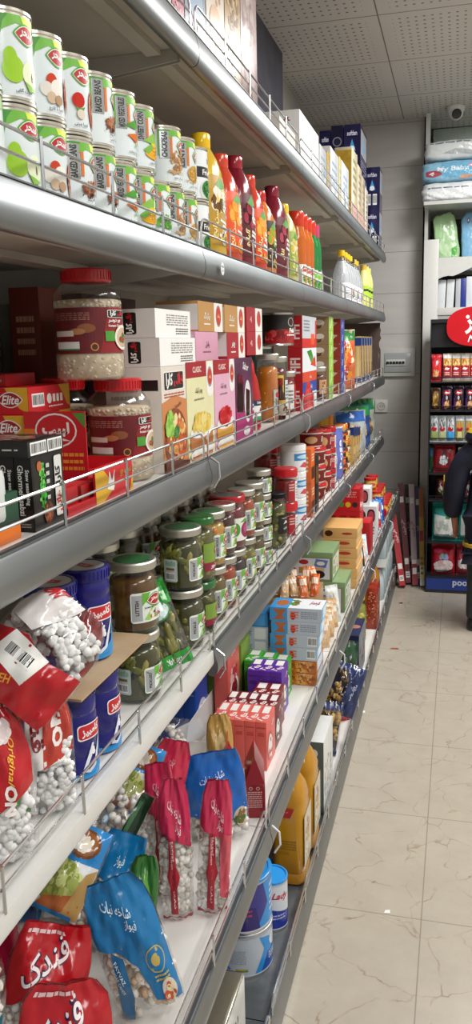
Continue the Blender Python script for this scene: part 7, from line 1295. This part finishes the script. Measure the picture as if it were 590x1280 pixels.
row(5, [('teal bag of white cotton buds on the sixth rack row', -.055, .15, .232, '1f9a90:f', [('p', [(.08, .14), (.92, .1), (.92, .6), (.08, .7)], 'c0c8c4:g'), ('food', .5, .36, .36, .18, ['e4e8e6:g', 'b4bcb8:g', 'd0d4d2:g'], 3, 24, .11), ('p', [(.5, .6), (.6, .72), (.75, .66), (.66, .58)], '3f7a3a:g'), ('o', .78, .66, .05, 'a8303a:g'), ('r', .08, .04, .92, .1, '17807a:f')], 0, .052, 4, .07),
        ('teal bag of white cotton buds, farther right', .10, .15, .228, '1f9a90:f', [('p', [(.08, .14), (.92, .1), (.92, .6), (.08, .7)], 'c0c8c4:g')], 0, .052, 4, .07)])
row(6, [('red marshmallow bag with white balls on the lowest rack row', -.06, .14, .185, 'b0182c:f', [('p', [(.1, .1), (.9, .1), (.86, .5), (.5, .62), (.14, .5)], '9a2a3c:g'), ('food', .5, .3, .34, .15, ['e4d4d8:g', 'd8b4bc:g', 'f0e8ea:g'], 3, 16, .15), ('food', .5, .6, .2, .05, ['6a8a5a:g', '8a9ad0:g'], 4, 6, .1), ('e', .3, .8, .2, .08, 'd83a6a:g')], 0, .052, 4, .07),
        ('pink marshmallow bag on the lowest rack row', .072, .11, .185, 'b03a4c:f', [('r', .1, .3, .9, .5, 'd8d0d0:g'), ('food', .5, .4, .3, .1, ['e8e4e4:g', 'd0c4c8:g'], 3, 10, .15), ('food', .5, .7, .3, .1, ['c85a6a:g', '8a2a3a:g'], 3, 8, .12)], 0, .052, 4, .06)])
# ================================================================ child in a navy jacket at the rack
def skin(name, verts, edges, root, spec, parent=None, sub=2):
    me = bpy.data.meshes.new(name); me.from_pydata([v[:3] for v in verts], edges, [])
    o = bpy.data.objects.new(name, me); COL.objects.link(o)
    md = o.modifiers.new('skin', 'SKIN'); md.use_smooth_shade = True
    for i, v in enumerate(verts):
        r = v[3] if isinstance(v[3], tuple) else (v[3], v[3])
        me.skin_vertices[0].data[i].radius = r
    me.skin_vertices[0].data[root].use_root = True
    ms = o.modifiers.new('sub', 'SUBSURF'); ms.levels = ms.render_levels = sub
    bpy.context.view_layer.update()
    m2 = bpy.data.meshes.new_from_object(o.evaluated_get(bpy.context.evaluated_depsgraph_get()))
    bpy.data.objects.remove(o)
    m2.materials.clear(); m2.materials.append(mat(spec))
    m2.polygons.foreach_set('use_smooth', [True] * len(m2.polygons))
    return m2
PX, PY = .19, 4.40
child = thing('person', 'child in a navy padded jacket with yellow hood lining, facing the snack rack', 'person', (PX, PY, 0), (0, 0, radians(-6)))
SKN = 'b07a60|a87058:p:6'
# joints: pelvis, spine, chest, neck, head; the child faces +Y
bv = [(0, 0, .53, (.085, .065)), (0, .0, .64, (.08, .06)), (0, .0, .78, (.09, .065)), (0, .0, .89, (.07, .05)), (0, .005, .955, .034), (0, .015, 1.02, (.056, .062)), (0, .025, 1.09, (.072, .082)), (0, .012, 1.155, (.058, .068))]
be = [(i, i + 1) for i in range(7)]
def limb(pts, start):
    b = len(bv); bv.extend(pts); be.append((start, b)); be.extend((b + i, b + i + 1) for i in range(len(pts) - 1)); return b
for s in (-1, 1):
    limb([(s * .055, 0, .47, .06), (s * .062, .012, .28, .043), (s * .064, .0, .18, .036), (s * .066, -.012, .075, .026), (s * .068, .0, .035, .028), (s * .072, .075, .022, .02)], 0)
    a = limb([(s * .115, 0, .885, .036), (s * .16, -.012, .78, .03), (s * .178, -.018, .69, .026), (s * .186, .02, .60, .022), (s * .186, .042, .545, .017), (s * .184, .055, .515, (.016, .02)), (s * .182, .066, .487, (.012, .022))], 3)
    hand = a + 6
    for k, (dx, L_) in enumerate(((-.016, .030), (-.0055, .036), (.0055, .034), (.016, .026))):
        limb([(s * .182 + dx * .35, .066 + dx, .478, .0062), (s * .180 + dx * .35, .070 + dx, .478 - L_ * .55, .0056), (s * .176 + dx * .3, .066 + dx, .478 - L_, .0048)], hand)
    limb([(s * .178, .082, .512, .007), (s * .172, .098, .492, .006), (s * .168, .102, .474, .005)], a + 5)
body = skin('body', bv, be, 0, SKN)
part(child, 'body', body); child.scale = (1.06, 1.06, 1.06)
# face details on the body's head
fm = MB()
for s in (-1, 1):
    fm.blob((s * .03, .102, 1.085), (.010, .006, .006), 'e8e4de:g', 1, Euler((0, 0, 0)), 2, 0); fm.blob((s * .03, .107, 1.085), (.0045, .003, .0045), '2a1c14:g', 1, Euler((0, 0, 0)), 2, 0)
part(child, 'eyes', fm, 1.2)
part(child, 'nose', MB().blob((0, .112, 1.062), (.010, .013, .014), SKN, 1, Euler((0, 0, 0)), 2, 0), 1.2)
part(child, 'mouth', MB().blob((0, .098, 1.035), (.02, .008, .005), '8a4a44:p', 1, Euler((0, 0, 0)), 2, 0), 1.2)
for s in (-1, 1): part(child, 'ear', MB().blob((s * .077, .015, 1.08), (.009, .018, .024), SKN, 1, Euler((0, 0, 0)), 2, 0), 1.2)
hv = MB(); vs_, fs_ = _ico(3)
hv.add([(v[0] * .083, v[1] * .093 + .02, v[2] * .085 + 1.105) for v in vs_], [f for f in fs_ if not (sum(vs_[i][1] for i in f) / 3 > .45 and sum(vs_[i][2] for i in f) / 3 < .45)], '1c1410|281c16:p:60')
part(child, 'hair', hv, 1.2)
NJ = '14182c|0f1222:p:16'
jv = [(0, 0, .405, (.136, .1)), (0, 0, .47, (.136, .1)), (0, 0, .58, (.132, .096)), (0, 0, .70, (.132, .094)), (0, 0, .82, (.128, .09)), (0, 0, .905, (.095, .07)), (0, .0, .955, (.06, .052))]
je = [(i, i + 1) for i in range(6)]
for s in (-1, 1):
    b = len(jv); jv += [(s * .122, 0, .885, .066), (s * .168, -.012, .78, .062), (s * .186, -.018, .69, .058), (s * .192, .012, .61, .052), (s * .190, .034, .555, .044)]
    je += [(5, b)] + [(b + i, b + i + 1) for i in range(4)]
part(child, 'jacket', skin('jacket', jv, je, 1, NJ))
part(child, 'jacket_hem', MB().lathe([(.134, .1, .425, 2.2), (.139, .105, .430, 2.2), (.139, .105, .444, 2.2), (.134, .1, .449, 2.2)], 'c8a42a:p', 32), label='yellow hem band')
part(child, 'hood', MB().lathe([(.10, .08, .92, 2.2), (.13, .098, .935, 2.2), (.142, .104, .96, 2.2), (.13, .095, .985, 2.2), (.10, .078, .97, 2.2)], NJ, 28).lathe([(.132, .097, .984, 2.2), (.122, .09, 1.0, 2.2), (.098, .076, .97, 2.2)], 'd0b02c:p', 28, caps=False))
part(child, 'sleeve_tag', MB().box(-.2325, -.228, -.038, -.032, .745, .775, 'c8b04a:c'))
tv = [(0, 0, .50, (.095, .08))]; te = []
for s in (-1, 1):
    b = len(tv); tv += [(s * .058, 0, .44, (.064, .068)), (s * .065, .012, .28, .055), (s * .067, 0, .17, .05), (s * .069, -.006, .075, .047), (s * .069, -.004, .055, .046)]
    te += [(0, b)] + [(b + i, b + i + 1) for i in range(4)]
part(child, 'trousers', skin('trousers', tv, te, 0, '34393c|2b3033:p:20'))
for s in (-1, 1):
    sh = MB().lathe([(.036, .085, .0, 2.6), (.04, .09, .004, 2.6), (.04, .09, .014, 2.6), (.038, .088, .016, 2.6)], '3a3a3c:c', 24, (s * .07, .035))
    sh.lathe([(.037, .086, .015, 2.5), (.037, .084, .035, 2.5), (.034, .06, .055, 2.3), (.032, .045, .07, 2.2)], '17171a:c', 24, (s * .07, .03))
    part(child, 'shoe', sh)
# ================================================================ light and camera
def area(name, loc, size, sizey, e, rot=(0, 0, 0), col=(1, .985, .96)):
    l = bpy.data.lights.new(name, 'AREA'); l.shape = 'RECTANGLE'; l.size, l.size_y = size, sizey; l.energy = e; l.color = col
    o = bpy.data.objects.new(name, l); COL.objects.link(o); o.location = loc; o.rotation_euler = rot
    return o
for i, y in enumerate((-.9, 1.1, 3.1, 4.05)):
    area('ceiling_panel_light', (1.0 if y < 4 else .5, y, ZC - .02), .6, 1.2 if y < 4 else .6, 44 if y < 4 else 62)
w = bpy.data.worlds.new('room_air'); SC.world = w; w.use_nodes = True
w.node_tree.nodes['Background'].inputs[0].default_value = (.95, .98, 1, 1); w.node_tree.nodes['Background'].inputs[1].default_value = .38
cam = bpy.data.cameras.new('camera'); co = bpy.data.objects.new('camera', cam); COL.objects.link(co)
cam.sensor_fit = 'VERTICAL'; cam.sensor_height = 36; cam.lens = CAM_F / 1280 * 36; cam.clip_start = .02
R = Matrix((CAM_R[0], [-q for q in CAM_R[1]], [-q for q in CAM_R[2]])).transposed()
co.matrix_world = Matrix.Translation((0, 0, CAM_H)) @ R.to_4x4()
SC.camera = co
SC.view_settings.view_transform = 'Standard'; SC.view_settings.look = 'None'; SC.view_settings.gamma = 1; SC.view_settings.use_curve_mapping = False
SC.view_settings.exposure = -.17
SC.cycles.transparent_max_bounces = 24
